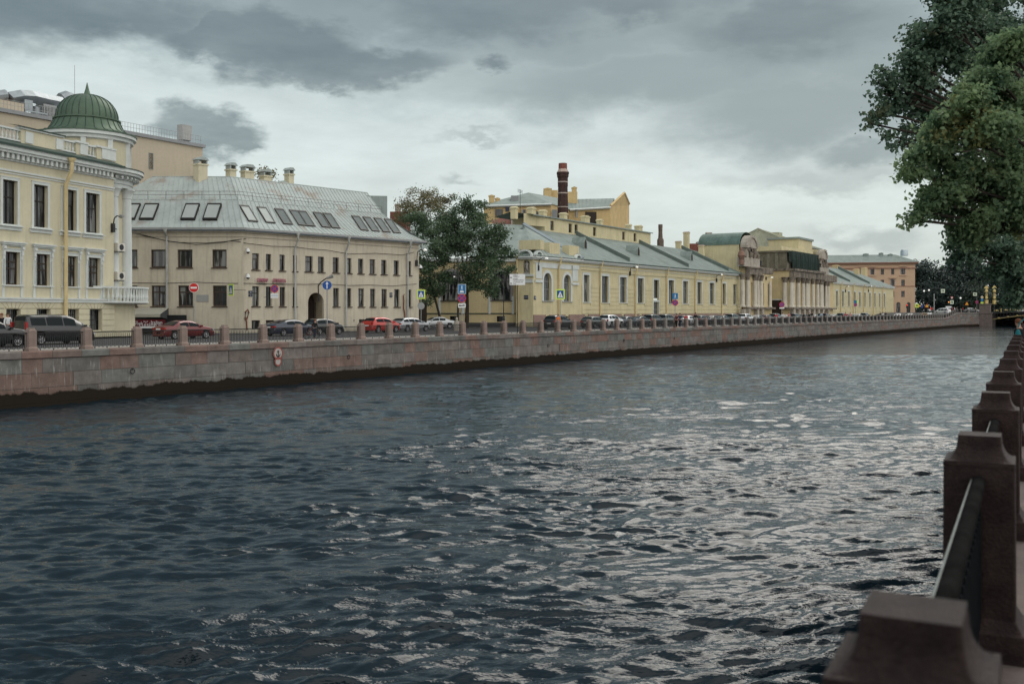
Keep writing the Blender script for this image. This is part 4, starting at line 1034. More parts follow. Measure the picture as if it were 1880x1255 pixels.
# central block: side return and front
do = (-1.1, 1.0, 1.3, FT.h(1425,551,0))
cen = []
for k in range(6):
    m_ = sCf + 1.4 + (sCe-sCf-1.8)*(k+.5)/6; cen.append((m_-.65, m_+.65, zb_+.2, zt_-.4, True))
wall_mb(b, sCf, sCe, -.1, ze, cen, .8, y=-3.2)
v0, v1 = (sCf,-3.2), (sCf,6)
b.quad((sCf,-3.2,-.1),(sCf,6,-.1),(sCf,6,ze),(sCf,-3.2,ze)); b.quad((sCe,-3.2,-.1),(sCe,1,-.1),(sCe,1,ze),(sCe,-3.2,ze))
wall_mb(b, sCe+.01, LT, -.1, ze, [(FT.s(1511,-.8),FT.s(1511,-.8)+1.4,zb_+.2,zt_-.3,True)], .4, y=-.8)
b.quad((LT,-.8,-.1),(LT,6,-.1),(LT,6,ze),(LT,-.8,ze))
b.build('wall', M_yellow2, BT)
for w in pav: window(BT, None, *w[:4], -.35, GL, True, .12, (.5,), (.72,), surround=.2, smat=M_white)
w = (FT.s(1511,-.8),FT.s(1511,-.8)+1.4,zb_+.2,zt_-.3); window(BT, None, *w, -.45, GL, True, .12, (.5,), (.7,))
for w in cen: window(BT, None, *w[:4], -2.45, (M_stone, M_stone), True, .15, (.5,), ())
Mret = Matrix.Translation((sCf,0,0)) @ Matrix.Rotation(R_(-90),4,'Z')       # frame of the side return: x runs towards the river
b = MB(Mret); b.box(-1.0,1.3,-.05,-.005,1.0,FT.h(1425,551)); b.build('door', M_wood, BT)
b = MB(Mret); b.box(-1.2,1.5,-.14,-.006,FT.h(1425,551)+.01,FT.h(1425,549)); b.build('door_lintel', M_white, BT)
M_dirt = mat('sooty_carved_stone', (.20,.17,.14), .95, .45, 1.6, bump=.6, bsc=6, stain=((.05,.045,.04,1), 1.0, .5, .7))
def column(x, y, r=.48, M=None, cap=True):
    zt = zt_; cl = MB(M)
    cl.lathe(x, y, [(r*1.35,zb_+.15),(r*1.35,zb_+.4),(r*1.1,zb_+.5),(r,zb_+.7),(r*.98,(zb_+zt)/2),(r*.84,zt-1.15)], 12)
    o = cl.build('column', M_column, BT, True)
    if cap:
        cp = MB(M); cp.lathe(x, y, [(r*.85,zt-1.2),(r*1.0,zt-1.0),(r*.95,zt-.8),(r*1.35,zt-.45),(r*1.3,zt-.3),(r*1.6,zt-.1),(r*1.6,zt)], 8); cp.build('capital', M_dirt, o, True)
for p in (1363.2,1372.5,1385.5,1390.5,1397): column(FT.s(p,-1.1), -1.1)
column(FT.s(1414.5,-1.1), -1.0, .34, None, False)
for k in range(7):
    m_ = sCf+.5 + (sCe-sCf-1.0)*k/6
    column(m_+.55, -3.55)
    if k in (0,3,6): column(m_-.55, -3.55)
for p in (1507,1516,1520.5): column(FT.s(p,-1.1), -1.1, .42)
column(2.2, -.3, .55, Mret)
b = MB()
b.box(-.2,FT.s(1400,-1.6),-1.75,-.79,zt_,ze-.5); b.box(-.35,FT.s(1400,-1.6)+.15,-2.0,-.79,ze-.499,ze-.25); b.box(FT.s(1400,-1.6)+.02,sA,-1.1,-.79,zt_+.5,ze)
b.box(sCf-.2,sCe+.2,-4.1,-3.19,zt_,ze-.4); b.box(sCf-.45,sCe+.4,-4.5,-3.19,ze-.399,ze+.1); b.box(sCf-.451,sCf-.001,-4.45,5,ze-.35,ze+.12)
b.box(sCe+.42,LT+.3,-1.75,-.79,zt_,ze-.2)
b.build('entablature', M_dirt, BT)
b = MB(); b.box(-.2,sA,-1.7,-.81,zb_-.25,zb_+.15); b.box(sCf-.2,sCe+.2,-4.2,-3.21,zb_-.25,zb_+.15); b.box(sCe+.21,LT+.2,-1.7,-.81,zb_-.25,zb_+.15); b.M = Mret; b.box(1.4,4,-.8,-.01,zb_-.25,zb_+.149); b.build('ledge', M_dirt, BT)
for x, w_, y0_, y1_ in [(FT.s(p,-1.1),.55,-1.65,-.82) for p in (1363.2,1372.5,1388,1397)] + [(sCf+.5+(sCe-sCf-1)*k/6+.3,.75,-4.1,-3.22) for k in range(7)] + [(FT.s(p,-1.1),.6,-1.65,-.82) for p in (1508,1518)]:
    b = MB(); b.box(x-w_,x+w_,y0_,y1_,-.1,zb_-.251); b.build('pedestal', M_stone, BT)
# gable aedicules with scrolls
def gable(s0, s1, y, top_px, top_py, apex_py, name='gable'):
    zt = FT.h(top_px, top_py, y); za = FT.h(top_px, apex_py, y); m_ = (s0+s1)/2; w = (s1-s0)
    b = MB(); b.box(s0-.6,s1+.6,y,y+1.6,ze-.25,ze+1.6)
    o = b.build(name, M_stone, BT)
    b = MB(); b.box(m_-w*.33,m_+w*.33,y+.2,y+1.2,ze+1.601,zt)
    b.box(m_-w*.42,m_+w*.42,y+.0,y+1.3,zt+.001,zt+.35)
    N = 10
    for k in range(N):
        t0, t1 = math.pi*k/N, math.pi*(k+1)/N; pts = []
        for yy in (y-.1, y+1.3):
            for rr in (.78, 1.0):
                for t in (t0,t1): pts.append((m_+w*.42*rr*math.cos(t), yy, zt+.35+(za-zt-.35)*rr*math.sin(t)))
        b.add(pts, [(0,1,3,2),(4,5,7,6),(2,3,7,6),(0,1,5,4)])
    b.extr([(m_+w*.34*math.cos(math.pi*k/N), zt+.35+(za-zt-.35)*.78*math.sin(math.pi*k/N)) for k in range(N+1)], y+.1, y+1.1)
    b.build('gable_frame', M_stone, o)
    r_ = random.Random(3); b = MB(); hh = zt-ze-1.7
    for sx in (-1,1):                               # volutes and a carved figure group
        b.tube([(m_+sx*w*.5,y+.3,ze+1.7),(m_+sx*w*.47,y+.3,ze+1.7+hh*.3),(m_+sx*w*.36,y+.3,ze+1.7+hh*.7),(m_+sx*w*.33,y+.3,zt-.3)], [.5,.42,.3,.22], 8)
        b.tube([(m_+sx*w*.14,y-.05,ze+1.7),(m_+sx*w*.15,y-.1,ze+1.7+hh*.5),(m_+sx*w*.11,y-.05,ze+1.7+hh*.75)], [.42,.36,.25], 8); b.sphere((m_+sx*w*.1,y-.15,ze+1.75+hh*.85), .26, 8, 6)
    for k in range(16): b.sphere((m_+r_.uniform(-.28,.28)*w, y+.12, ze+1.9+r_.random()*hh*.9), r_.uniform(.16,.34), 7, 5)
    b.build('relief', M_dirt, o, True)
    return o
gable(FT.s(1366,-1.2), FT.s(1391,-1.2), -1.5, 1380, 455, 431.5)
gable(FT.s(1505,-1.2), FT.s(1518.5,-1.2), -1.5, 1511, 475, 457)
b = MB(); x = FT.s(1361,-1); b.lathe(x,-1,[(.5,ze+.1),(.5,ze+.9),(.3,ze+1.0),(.75,ze+1.9),(.55,ze+2.6),(.25,ze+2.9),(.3,ze+3.2),(.02,ze+3.7)],10); b.build('urn', mat('reddish_urn_stone',(.22,.13,.10),.9,.3,3), BT, True)
# upper storey and its net
zu = FT.h(1450,460,-2.6); y0 = -2.4
sUl, sUr = sCf+.3, sCe
b = MB(); b.box(sUl,sUr,y0,9,ze-.05,zu-.4); b.box(sUl-.35,sUr+.2,y0-.4,9,zu-.399,zu); 
Mr2 = Matrix.Translation((sUl,0,0)) @ Matrix.Rotation(R_(-90),4,'Z')
b.build('upper_storey', M_greyplaster, BT)
b = MB(Mr2); 
for x in (-7.6,-5.9,-2.1,-.2): b.box(x,x+.7,-.14,-.001,ze+.1,zu-.45)
b.box(-4.9,-2.9,-.2,-.001,ze+.9,zu-1.6); b.box(-5.1,-2.7,-.25,-.001,zu-1.599,zu-1.3); b.sphere((-3.9,-.15,zu-1.0),.4,8,6); b.build('upper_trim', mat('grey_carved_trim',(.19,.18,.14),.95,.3,2,streak=.3), BT)
b = MB(Mr2); b.box(-4.5,-3.3,-.23,-.201,ze+1.0,zu-2.2); b.build('upper_window', M_navyplate, BT)
nt_ = MB(); N = 46; r_ = random.Random(9); prev_ = None; zN0, zN1 = ze+.15, zu+.05
for k in range(N+1):
    x = sUl + 2.2 + (sUr-sUl-2.2)*k/N; yy = y0-.55-.22*math.sin(k*1.9)-.15*r_.random()
    cur = [(x,yy,zN0+.3*r_.random()),(x,yy-.12*math.sin(k*.9),(zN0+zN1)/2),(x,y0-.45,zN1)]
    if prev_: nt_.quad(prev_[0],cur[0],cur[1],prev_[1]); nt_.quad(prev_[1],cur[1],cur[2],prev_[2])
    prev_ = cur
for k in range(8):
    x = sUl + .1 + 2.1*k/8; a_ = sUl+.1+2.1*(k+1)/8
    nt_.quad((x,y0-.45-.15*(k%2),zN1-.2),(a_,y0-.45-.15*((k+1)%2),zN1-.2),(a_,y0-.5,zN1-2.2-.8*r_.random()),(x,y0-.5,zN1-2.2-.8*r_.random()))
nt_.build('scaffold_net', M_net, BT)
sH = FT.s(1462,4); zE = FT.h(1420,449.3,8)
b = MB(); b.box(sH,sH+24,4,24,0,zE); b.build('hall_wall', M_yellow, BT)
b = MB(); b.box(sUl+.2,sUr+.5,y0+1.2,4.5,zu-.3,FT.h(1475,460,0)); b.build('attic_wall', M_yellow, BT)
b = MB(); b.box(FT.s(1463,1),FT.s(1488,1),.6,8,zu-.5,FT.h(1475,441,1)); b.box(FT.s(1488.2,1),FT.s(1506,1),.9,8,zu-.5,FT.h(1496,457,1)); b.build('attic_block', M_yellow, BT)
b = MB(); b.box(FT.s(1462,1),FT.s(1489,1),.3,8.3,FT.h(1475,441,1)+.001,FT.h(1475,438.5,1)+.15); b.box(FT.s(1488.5,1)+.2,FT.s(1507,1),.6,8.3,FT.h(1496,457,1)+.001,FT.h(1496,455,1)); b.build('attic_cornice', M_zinc2, BT)
# olive pyramid roof
zA = FT.h(1391,419,14.5); ap = Vector((FT.s(1391,14.5),14.5,zA))
c0, c1, c2, c3 = (Vector((x,y,zE+.02)) for x,y in ((sH-.8,3.2),(sH+24.8,3.2),(sH+24.8,24.8),(sH-.8,24.8)))
b = MB(); roofq(b, c3, c0, ap, ap, 26, .06); roofq(b, c0, c1, ap, ap, 22, .06); b.add([c1,c2,ap],[(0,1,2)]); b.add([c2,c3,ap],[(0,1,2)])
b.tube([c0,ap],.16,4); b.tube([c3+Vector((0,0,-.1)),c0+Vector((0,0,-.1)),c1+Vector((0,0,-.1))],.18,4); b.build('pyramid_roof', M_olive, BT)
b = MB(); x = FT.s(1430,12); b.box(x,x+3,12,15,zE+3,FT.h(1430,426,12)); b.build('roof_vent', M_olive, BT)
# barrel roofed hall behind the left gable
s0, s1 = FT.s(1367,-1), FT.s(1391,-1); zw = FT.h(1367,453,2); zt2 = FT.h(1385,433,2); m_ = (s0+s1)/2; hw_ = (s1-s0)/2
b = MB(); b.box(s0,s1,.2,8.8,ze-2,zw); b.build('barrel_hall_wall', M_yellow, BT)
b = MB(); N = 14; prv = None
for k in range(N+1):
    t = math.pi*k/N; c = (m_-hw_*1.05*math.cos(t), zw+(zt2-zw)*math.sin(t))
    if prv: b.quad((prv[0],-.1,prv[1]),(c[0],-.1,c[1]),(c[0],9,c[1]),(prv[0],9,prv[1]))
    prv = c
b.build('barrel_roof', M_patina, BT, True)
b = MB(); b.quad((-.3,-.5,ze-.6),(s0,-.5,ze-.3),(s0,9,ze+3.2),(-.3,9,ze+3.2)); b.build('low_roof', M_olive, BT)
# ---------- right yellow wing ----------
FR = Fac(1524, YC/(BK-U(1524)), 1640, YC/(BK-U(1640))); BR = FR.root('far_yellow_wing', 'shorter far yellow wing with narrow windows right of the ornate pavilion', 'public building')
LR = FR.L; ER = FR.h(1580,521.5); hr = (FR.h(1580,563), FR.h(1580,536.5))
zm = 260.0
WR = [(FR.s(p)-.3, FR.s(p)+1.7, *hr) for p in (1535.2,1546.2,1557.2,1568,1577.4,1586.5,1596,1605,1613.8,1622.5)]
b = MB(); wall_mb(b, 0.05, LR, 0, ER, WR, .4)
for k in range(8):
    t0, t1 = -math.pi/2+k/8*math.pi/2, -math.pi/2+(k+1)/8*math.pi/2; R0 = 3.5
    b.quad((LR+R0*math.cos(t0),R0+R0*math.sin(t0),0),(LR+R0*math.cos(t1),R0+R0*math.sin(t1),0),(LR+R0*math.cos(t1),R0+R0*math.sin(t1),ER),(LR+R0*math.cos(t0),R0+R0*math.sin(t0),ER))
b.quad((LR+3.5,3.5,0),(LR+3.5,14,0),(LR+3.5,14,ER),(LR+3.5,3.5,ER)); b.build('wall', M_yellow, BR)
for w in WR: window(BR, None, *w, .35, GL, vs=(.5,), hs=(.65,), bar=.1, surround=.35, sill=.3, smat=M_white)
b = MB(); n = 8; hh = (FR.h(1580,540)-1.2)/n
for k in range(n):
    za, zb = 1.0+k*hh+.05, 1.0+(k+1)*hh-.05; segs = [(.2, LR-.1)]
    for w in WR:
        if za < w[3] and zb > w[2]-.2: segs = [t for a,c in segs for t in (((a,w[0]-.4),(w[1]+.4,c)) if a < w[0] and c > w[1] else ((a,c),))]
    for a,c in segs:
        if c-a > .2: b.box(a,c,-.1,-.001,za,zb)
b.build('rusticated_band', M_yellow, BR)
b = MB(); b.box(.05,LR,-.4,-.001,ER-.5,ER-.2); b.box(.05,LR,-.55,-.001,ER-.199,ER); b.lathe(LR,3.5,[(3.55,ER-.5),(3.95,ER-.2),(4.1,ER)],12,-math.pi/2,0); b.build('cornice', M_white, BR)
ZR2 = FR.h(1560,494,9)
b = MB(); roofq(b,(.05,-.6,ER+.02),(LR+1,-.6,ER+.02),(LR-8,11,ZR2-.2),(.05,9,ZR2),30,.04); b.add([(LR+1,-.6,ER+.02),(LR+4.2,4,ER+.02),(LR+4,14,ER+.02),(LR-8,11,ZR2-.2)],[(0,1,2,3)]); b.build('roof', M_zinc2, BR)
for px in (1562,1598):
    b = MB(); s = FR.s(px); b.add([(s-.3,.2,ER+.2),(s+.3,.2,ER+.2),(s+.3,.2,ER+.9),(s-.3,.2,ER+.9),(s-.3,9.5,ZR2-.3),(s+.3,9.5,ZR2-.3),(s+.3,9.5,ZR2+.6),(s-.3,9.5,ZR2+.6)],[(0,1,2,3),(3,2,6,7),(0,3,7,4),(1,2,6,5)]); b.build('firewall', M_fw, BR)
for x0,x1,yt,yb,yy in ((1570,1575,494,505,8),(1578,1595,492,506,10),(1524,1545,487,497,12)):
    m_ = (x0+x1)/2; zz = FR.z(m_,yy); chimney(BR, None, FR.s(m_,yy), yy, H(yb+10,zz), H(yt,zz)-.3, (x1-x0)/FP*zz*.85, 1.5, M_yellow2, M_ochre)
for px in (1542,1565,1584,1602,1619): downpipe(BR, None, FR.s(px), .1, ER, .13, M_ypipe, -.3, -.5, 1.4)
# ---------- pink corner house across the street ----------
FP_ = Fac(1500, 352, 1680, 346); BP = FP_.root('pink_corner_house', 'large salmon pink house with grey roof at the far street corner', 'house')
EP = FP_.h(1680,481); LP = FP_.L
def hp(py): return FP_.h(1660, py)
WP = []
for p, t, c, k in ((1598.5,493,504,1),(1598.5,492,503.5,0),):
    pass
cols = [(1580,1583.8),(1598.7,1604.5),(1617,1623),(1636,1641.8),(1654.5,1661)]
for i,(a,b_) in enumerate(cols):
    WP.append((FP_.s(a),FP_.s(b_),hp(503.7),hp(492)))
    WP.append((FP_.s(a),FP_.s(b_),hp(524.5),hp(513.3)))
    WP.append((FP_.s(a),FP_.s(b_),hp(545),hp(534)))
AR = [(FP_.s(a),FP_.s(b_),0.5,hp(554.5),True) for a,b_ in ((1645.5,1653),(1664.5,1671.5))]
b = MB(); wall_mb(b,0,LP,0,EP-.6,WP+AR,.4); b.quad((LP,0,0),(LP,30,0),(LP,30,EP-.6),(LP,0,EP-.6)); b.build('wall', M_pink, BP)
for i, w in enumerate(WP):
    hood = (i//3 in (1,4) and i%3==0) or (i//3==3 and i%3==1) or (i//3==0 and i%3==0)
    ww = window(BP, None, *w, .35, GL, vs=(.5,), hs=(.6,), bar=.13, surround=.22 if hood else 0, smat=MATS['mauve_grey_trim'])
    if hood:
        b = MB(); b.box(w[0]-.7,w[1]+.7,-.6,0,w[3]+.5,w[3]+.8); b.box(w[0]-.6,w[1]+.6,-.4,0,w[2]-.5,w[2]-.2); b.build('window_hood', M_pink, ww)
for w in AR: window(BP, None, *w[:4], .4, GL, True, .15, (.5,), (.6,))
b = MB(); b.box(-.3,LP+.3,-.4,-.001,EP-2.2,EP-1.9); b.box(-.6,LP+.8,-.9,-.001,EP-.599,EP-.3); b.box(-.8,LP+1.1,-1.2,-.001,EP-.299,EP); b.box(0,LP+.05,-.15,-.001,hp(525.8),hp(524.6)); b.build('cornice', mat('dull_red_cornice',(.28,.15,.11),.9,.1), BP)
zr3 = FP_.h(1600,470,7); b = MB(); roofq(b,(-1,-1.3,EP+.02),(LP+1.2,-1.3,EP+.02),(LP-5,8,zr3+.5),(-1,8,zr3+.5),40,.06); b.add([(LP+1.2,-1.3,EP+.02),(LP+1.2,20,EP+.02),(LP-5,20,zr3+.5),(LP-5,8,zr3+.5)],[(0,1,2,3)]); b.build('roof', M_zinc2, BP)
for x0,x1,yt in ((1585,1594,465.5),(1614,1621,464),(1631,1638,466)): 
    m_ = (x0+x1)/2; chimney(BP,None,FP_.s(m_,7),7,EP+1,FP_.h(m_,yt,7)-.3,(x1-x0)/FP*350,1.2,M_zinc2,M_zinc2)
b = MB(); b.lathe(FP_.s(1660,7),7,[(1.3,zr3),(1.3,FP_.h(1660,461,7)),(1.0,FP_.h(1660,458.5,7)),(.1,FP_.h(1660,457.5,7))],12); b.build('roof_tower', mat('pale_tin',(.38,.44,.47),.4,.1,metal=.5), BP, True)
# ---------- ochre blocks and chimneys behind the yellow range ----------
def blockroot(name, label, cat, px, z): 
    q = P(px, z); return root(name, label, cat, (q.x,q.y,0), R_(6))
Z8 = 205.0
BO = root('ochre_tenement', 'ochre tenement with grey hipped roof behind the brick stack', 'tenement')
def q8(px, py, dz=0): return Vector((U(px)*(Z8+dz), Z8+dz, H(py, Z8+dz)))
b = MB()
def face(*p): b.add(p, [tuple(range(len(p)))])
zb0 = 0.0
def drop(v): return Vector((v.x, v.y, 0))
# left block A front, block B front, gable wall
A1, A2 = q8(888,378), q8(1012,374); B1_, B2_ = q8(1012,374,0), q8(1045,384,14); C1, C2 = q8(1045,384,14), q8(1121,379.5,16); D1, Dp, D2 = q8(1121,379,16), q8(1146,356,28), q8(1155,376,36)
for a_, c_ in ((A1,A2),(B1_,B2_),(C1,C2)): face(drop(a_), drop(c_), c_, a_)
face(drop(D1), drop(D2), D2, Dp, D1)
face(drop(A1), drop(q8(888,378,30)), q8(888,378,30), A1)
b.build('wall', M_ochre, BO)
b = MB(); apx = q8(970,353.5,10); rdg = q8(1040,366,22); rdg2 = q8(1128,364,26)
face(q8(885,378.5,-.5), q8(1013,374.5,-.5), apx); face(q8(885,378.5,-.5), apx, q8(885,375,40)); face(q8(1013,374.5,-.5), q8(1046,384.5,13.5), rdg, apx); roofq(b, q8(1046,384.5,13.5), q8(1121,380,15.5), rdg2, rdg, 12, .05)
face(apx, rdg, q8(1000,372,60), q8(885,375,40)); face(rdg, rdg2, q8(1128,372,60), q8(1000,372,60)); b.build('roof', M_zinc2, BO)
for u_, v_ in ((q8(885,378.7,-.6),q8(1013,374.8,-.6)),(q8(1046,385.2,13.4),q8(1121,380.9,15.4))):
    b = MB(); b.tube([u_,v_], .24, 4); b.build('eave_trim', M_white, BO)
b = MB(); b.tube([D1+Vector((0,0,.2)),Dp+Vector((0,0,.3))], .3, 4); b.tube([Dp+Vector((0,0,.3)),D2+Vector((0,0,.2))], .3, 4); b.build('gable_coping', M_ochre, BO)
def slab8(nm, m, px0, px1, y0, y1, dz=-.15, th=.25, par=BO):
    b = MB(); a_ = q8(px0,y1,dz); c_ = q8(px1,y0,dz); b.box(a_.x,c_.x,a_.y-th,a_.y,a_.z,c_.z); return b.build(nm, m, par)
for nm, m, x0, x1, y0, y1, dz in (('window',M_glass,909,923,384,396,-.1),('window',M_navyplate,928,935,378,388,-.1),('window',M_glass,958,965,385,393,-.1),('window',M_glass,985,990,388,398,-.1),('garage_door',M_greyframe,1013,1023,385,402,-.3),('window',M_glass,1056,1060,385,400,13.5),('shed_door',M_wood,1074,1095,389,412,13.4)): slab8(nm, m, x0, x1, y0, y1, dz)
for x0,x1,yt,dz in ((897,908.5,359.5,8),(908.8,918,364.5,9),(998,1013,346.5,18),(1049.5,1059,344.5,20)): 
    a_ = q8((x0+x1)/2, yt, dz); chimney(BO, Matrix.Translation((0,0,0)), a_.x, a_.y, a_.z-7, a_.z-.2, (x1-x0)/FP*(Z8+dz)*.9, 1.3, M_ochre, M_ochre)
b = MB(); a_ = q8(998,349,19); c_ = q8(1060,365,19); b.box(a_.x,q8(1024,349,19).x,a_.y,a_.y+2,c_.z-2,a_.z); b.box(q8(1040,352,19).x,c_.x,a_.y,a_.y+2,c_.z-2,q8(1040,352,19).z); b.build('roof_wall', M_ochre, BO)
b = MB(); a_ = q8(938,359,3); b.box(a_.x,a_.x+1.6,a_.y,a_.y+2,a_.z-1.5,a_.z); b.build('dormer', M_greyframe, BO)
b = MB(); a_ = q8(955,395,-12); b.tube([a_,q8(955,348,-12)], .05, 4); 
for t in (0,.25,.5): p = q8(955,349,-12)-Vector((0,0,t)); b.tube([p-Vector((.5,.1,-.15)),p+Vector((.5,.1,-.15))], .04, 4)
b.build('aerial', M_darkmetal, BO)
# lower reddish roofs at its foot
b = MB(); y0_ = 170; 
def qq(px,py,z): return Vector((U(px)*z, z, H(py,z)))
b.add([qq(903,404,172),qq(938,396,172),qq(938,412,168),qq(903,414,168)],[(0,1,2,3)]); BX = root('low_red_roof_shed','low shed with reddish roof above the dark tree','shed'); b.build('roof', M_redbrick, BX)
b = MB(); b.add([qq(903,413.8,168.2),qq(938,411.8,168.2),qq(938,440,168.2),qq(903,440,168.2)],[(0,1,2,3)]); a_ = qq(938,395,168); c_ = qq(962,440,168); b.box(a_.x,c_.x,168,173,c_.z,a_.z); b.build('wall', M_stone, BX)
def stack(name, label, px, z, ytop, ybot, w_top, w_bot, mt, bands):
    x = U(px)*z; o = root(name, label, 'chimney', (x,z,0))
    zt = H(ytop,z); b = MB(); k = .707
    rt, rb = w_top/FP*z*.5*1.06, w_bot/FP*z*.5*1.06
    b.lathe(0,0,[(rb*1.02,0),(rb,H(ybot,z)),(rt,zt-4.6 if bands else zt-2)], 8, R_(22.5), R_(382.5)); b.build('shaft', mt, o)
    if bands:
        b = MB(); b.lathe(0,0,[(rt*1.0,zt-4.6),(rt*1.06,zt-4.55),(rt*1.06,zt-2.9),(rt*1.22,zt-2.6),(rt*1.22,zt-2.2),(rt*1.30,zt-2.1),(rt*1.30,zt-1.75)], 8, R_(22.5), R_(382.5)); b.build('head', M_brick, o)
        for q in range(8):
            pass
        b = MB(); b.lathe(0,0,[(rt*1.24,zt-1.749),(rt*.92,zt-1.15),(rt*.86,zt-1.1)], 8, R_(22.5), R_(382.5)); b.build('head_cone', mat('pinkish_render',(.42,.32,.28),.9,.15), o)
        b = MB(); b.lathe(0,0,[(rt*.86,zt-1.1),(rt*.84,zt),(rt*.6,zt),(rt*.6,zt-.8)], 10); b.build('rim', M_redbrick, o)
        for yy in (334.5,355,380.5,):
            b = MB(); zz = H(yy,z); t = (zz)/(zt); r = rb+(rt-rb)*t; b.lathe(0,0,[(r*1.03,zz-.12),(r*1.06,zz-.1),(r*1.06,zz+.1),(r*1.03,zz+.12)], 8, R_(22.5), R_(382.5)); b.build('iron_band', mat('pale_band',(.40,.33,.29),.8,.2), o)
    else:
        b = MB(); b.lathe(0,0,[(rb*1.25,0),(rb*1.25,H(441,z)),(rb*1.05,H(438,z))], 8, R_(22.5), R_(382.5)); b.lathe(0,0,[(rt,zt-2),(rt*1.1,zt-.6),(rt*1.1,zt)], 8, R_(22.5), R_(382.5)); b.build('base', mt, o)
    return o
stack('brick_chimney_stack','tall dark octagonal brick chimney stack with red rim above the roofs',1033.3,195,300,402,17.5,20.5,M_brick,True)
stack('stone_chimney_stack','thin grey distant chimney stack right of the yellow attic',1212.5,250,412,450,7,9.5,mat('grey_brown_brick',(.14,.11,.09),.9,.3,2),False)
o = root('dark_brick_chimney','short dark chimney beside the green barrel roof','chimney'); z = 235; b = MB(); a_ = qq(1302,429,z); b.box(a_.x-.55,a_.x+.55,z,z+1.2,0,a_.z); b.box(a_.x-.7,a_.x+.7,z-.1,z+1.3,a_.z+.001,a_.z+.3); b.build('shaft', M_stone, o)
o = root('red_brick_wall','red brick wall showing between roofs left of the green barrel roof','wall'); z = 225; a_ = qq(1267,447,z); c_ = qq(1298,460,z); b = MB(); b.box(a_.x,c_.x,z,z+5,0,a_.z); b.build('wall', M_redbrick, o); b = MB(); a_ = qq(1282,443,z); b.box(a_.x,a_.x+1.6,z+1,z+3,qq(1282,447,z).z,a_.z); b.build('roof_hatch', M_grey, o)
# distant brick gable + pale chimney left of the trees
o = root('distant_brick_house','distant house with red brick gable and pale chimney left of the trees','house'); z = 165; a_ = qq(716,384,z); c_ = qq(745,400,z); b = MB(); b.box(a_.x,c_.x,z,z+8,0,a_.z-.4); b.build('wall', M_redbrick, o); a_ = qq(728,376,z); chimney(o, None, a_.x, z+2, 6, a_.z, .9, .9, M_stone, M_stone)
# ================= trees =================
M_bark = mat('dark_bark', (.035,.028,.022), .95, .35, 3, bump=.6, bsc=14)
L_dark = leaf_mat('dark_linden_leaves', (.046,.084,.050), (.118,.172,.092), (.08,.07,.04), .02, .3)
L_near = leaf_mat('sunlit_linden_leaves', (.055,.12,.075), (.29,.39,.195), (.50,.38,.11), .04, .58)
L_back = leaf_mat('deep_green_leaves', (.042,.088,.066), (.15,.225,.14), (.25,.16,.04), .02, .35)
L_gold = leaf_mat('yellowing_leaves', (.10,.105,.055), (.23,.20,.10), (.28,.19,.05), .06, .35)
L_far = leaf_mat('park_leaves', (.015,.032,.030), (.036,.060,.048), (.06,.07,.03), .03, .2)
L_far2 = leaf_mat('pale_park_leaves', (.030,.052,.040), (.060,.085,.060), (.06,.07,.03), .03, .25)
def leaves(blobs, n, size, seed, gap=.0, drop=.35):
    """leaf-shaped faces scattered through the blobs' volume, denser on outer twigs"""
    g = np.random.default_rng(seed)
    vol = np.array([b[3]**2 * (b[4] if len(b) > 4 else 1) for b in blobs]); vol = vol/vol.sum()
    cnt = g.multinomial(n, vol); V = []; 
    for b, c in zip(blobs, cnt):
        # each blob is made of small twig clusters, so that gaps and clumps show
        nt = max(4, int(c/40)); d = g.normal(0, 1, (nt,3)); d /= np.linalg.norm(d, axis=1)[:,None]
        rr = b[3]*(g.random(nt)**.26)*(1+g.normal(0,.15,nt)+.28*(g.random(nt)<.14)); tw = np.array(b[:3]) + d*rr[:,None]*np.array([1,1,.82])
        w = g.random(nt)**1.2+.12; cc = g.multinomial(c, w/w.sum())
        for t, k, dd in zip(tw, cc, d):
            if k == 0: continue
            sp = b[3]*.17 + size*1.2
            p = t + g.normal(0, 1, (k,3))*np.array([sp,sp,sp*.55]); p[:,2] -= drop*sp*g.random(k)
            nrm = g.normal(0, 1, (k,3))*.55 + dd*.95 + np.array([0,0,.25]); nrm /= np.linalg.norm(nrm, axis=1)[:,None]
            a = np.cross(nrm, g.normal(0,1,(k,3))); a /= np.linalg.norm(a, axis=1)[:,None]; bb = np.cross(nrm, a)
            s = size*(.6+.8*g.random((k,1)))
            fold = nrm*s*.18
            V.append(np.stack([p - a*s*.62, p - bb*s*.46 + fold, p + a*s*.62, p + bb*s*.46 + fold], 1))
    return np.concatenate(V).reshape(-1, 3)
def mesh_quads(name, v, m, parent):
    n = len(v)//4; me = bpy.data.meshes.new(name)
    me.vertices.add(len(v)); me.vertices.foreach_set('co', v.astype(np.float32).ravel())
    idx = np.arange(n*4, dtype=np.int32).reshape(n,4)
    tri = np.concatenate([idx[:,[0,1,2]], idx[:,[0,2,3]]], 1).reshape(-1)
    me.loops.add(len(tri)); me.loops.foreach_set('vertex_index', tri)
    me.polygons.add(n*2); me.polygons.foreach_set('loop_start', np.arange(0,n*6,3,dtype=np.int32)); me.polygons.foreach_set('loop_total', np.full(n*2,3,np.int32))
    me.update(calc_edges=True); me.materials.append(m)
    o = bpy.data.objects.new(name, me); COL.objects.link(o); o.parent = parent; return o
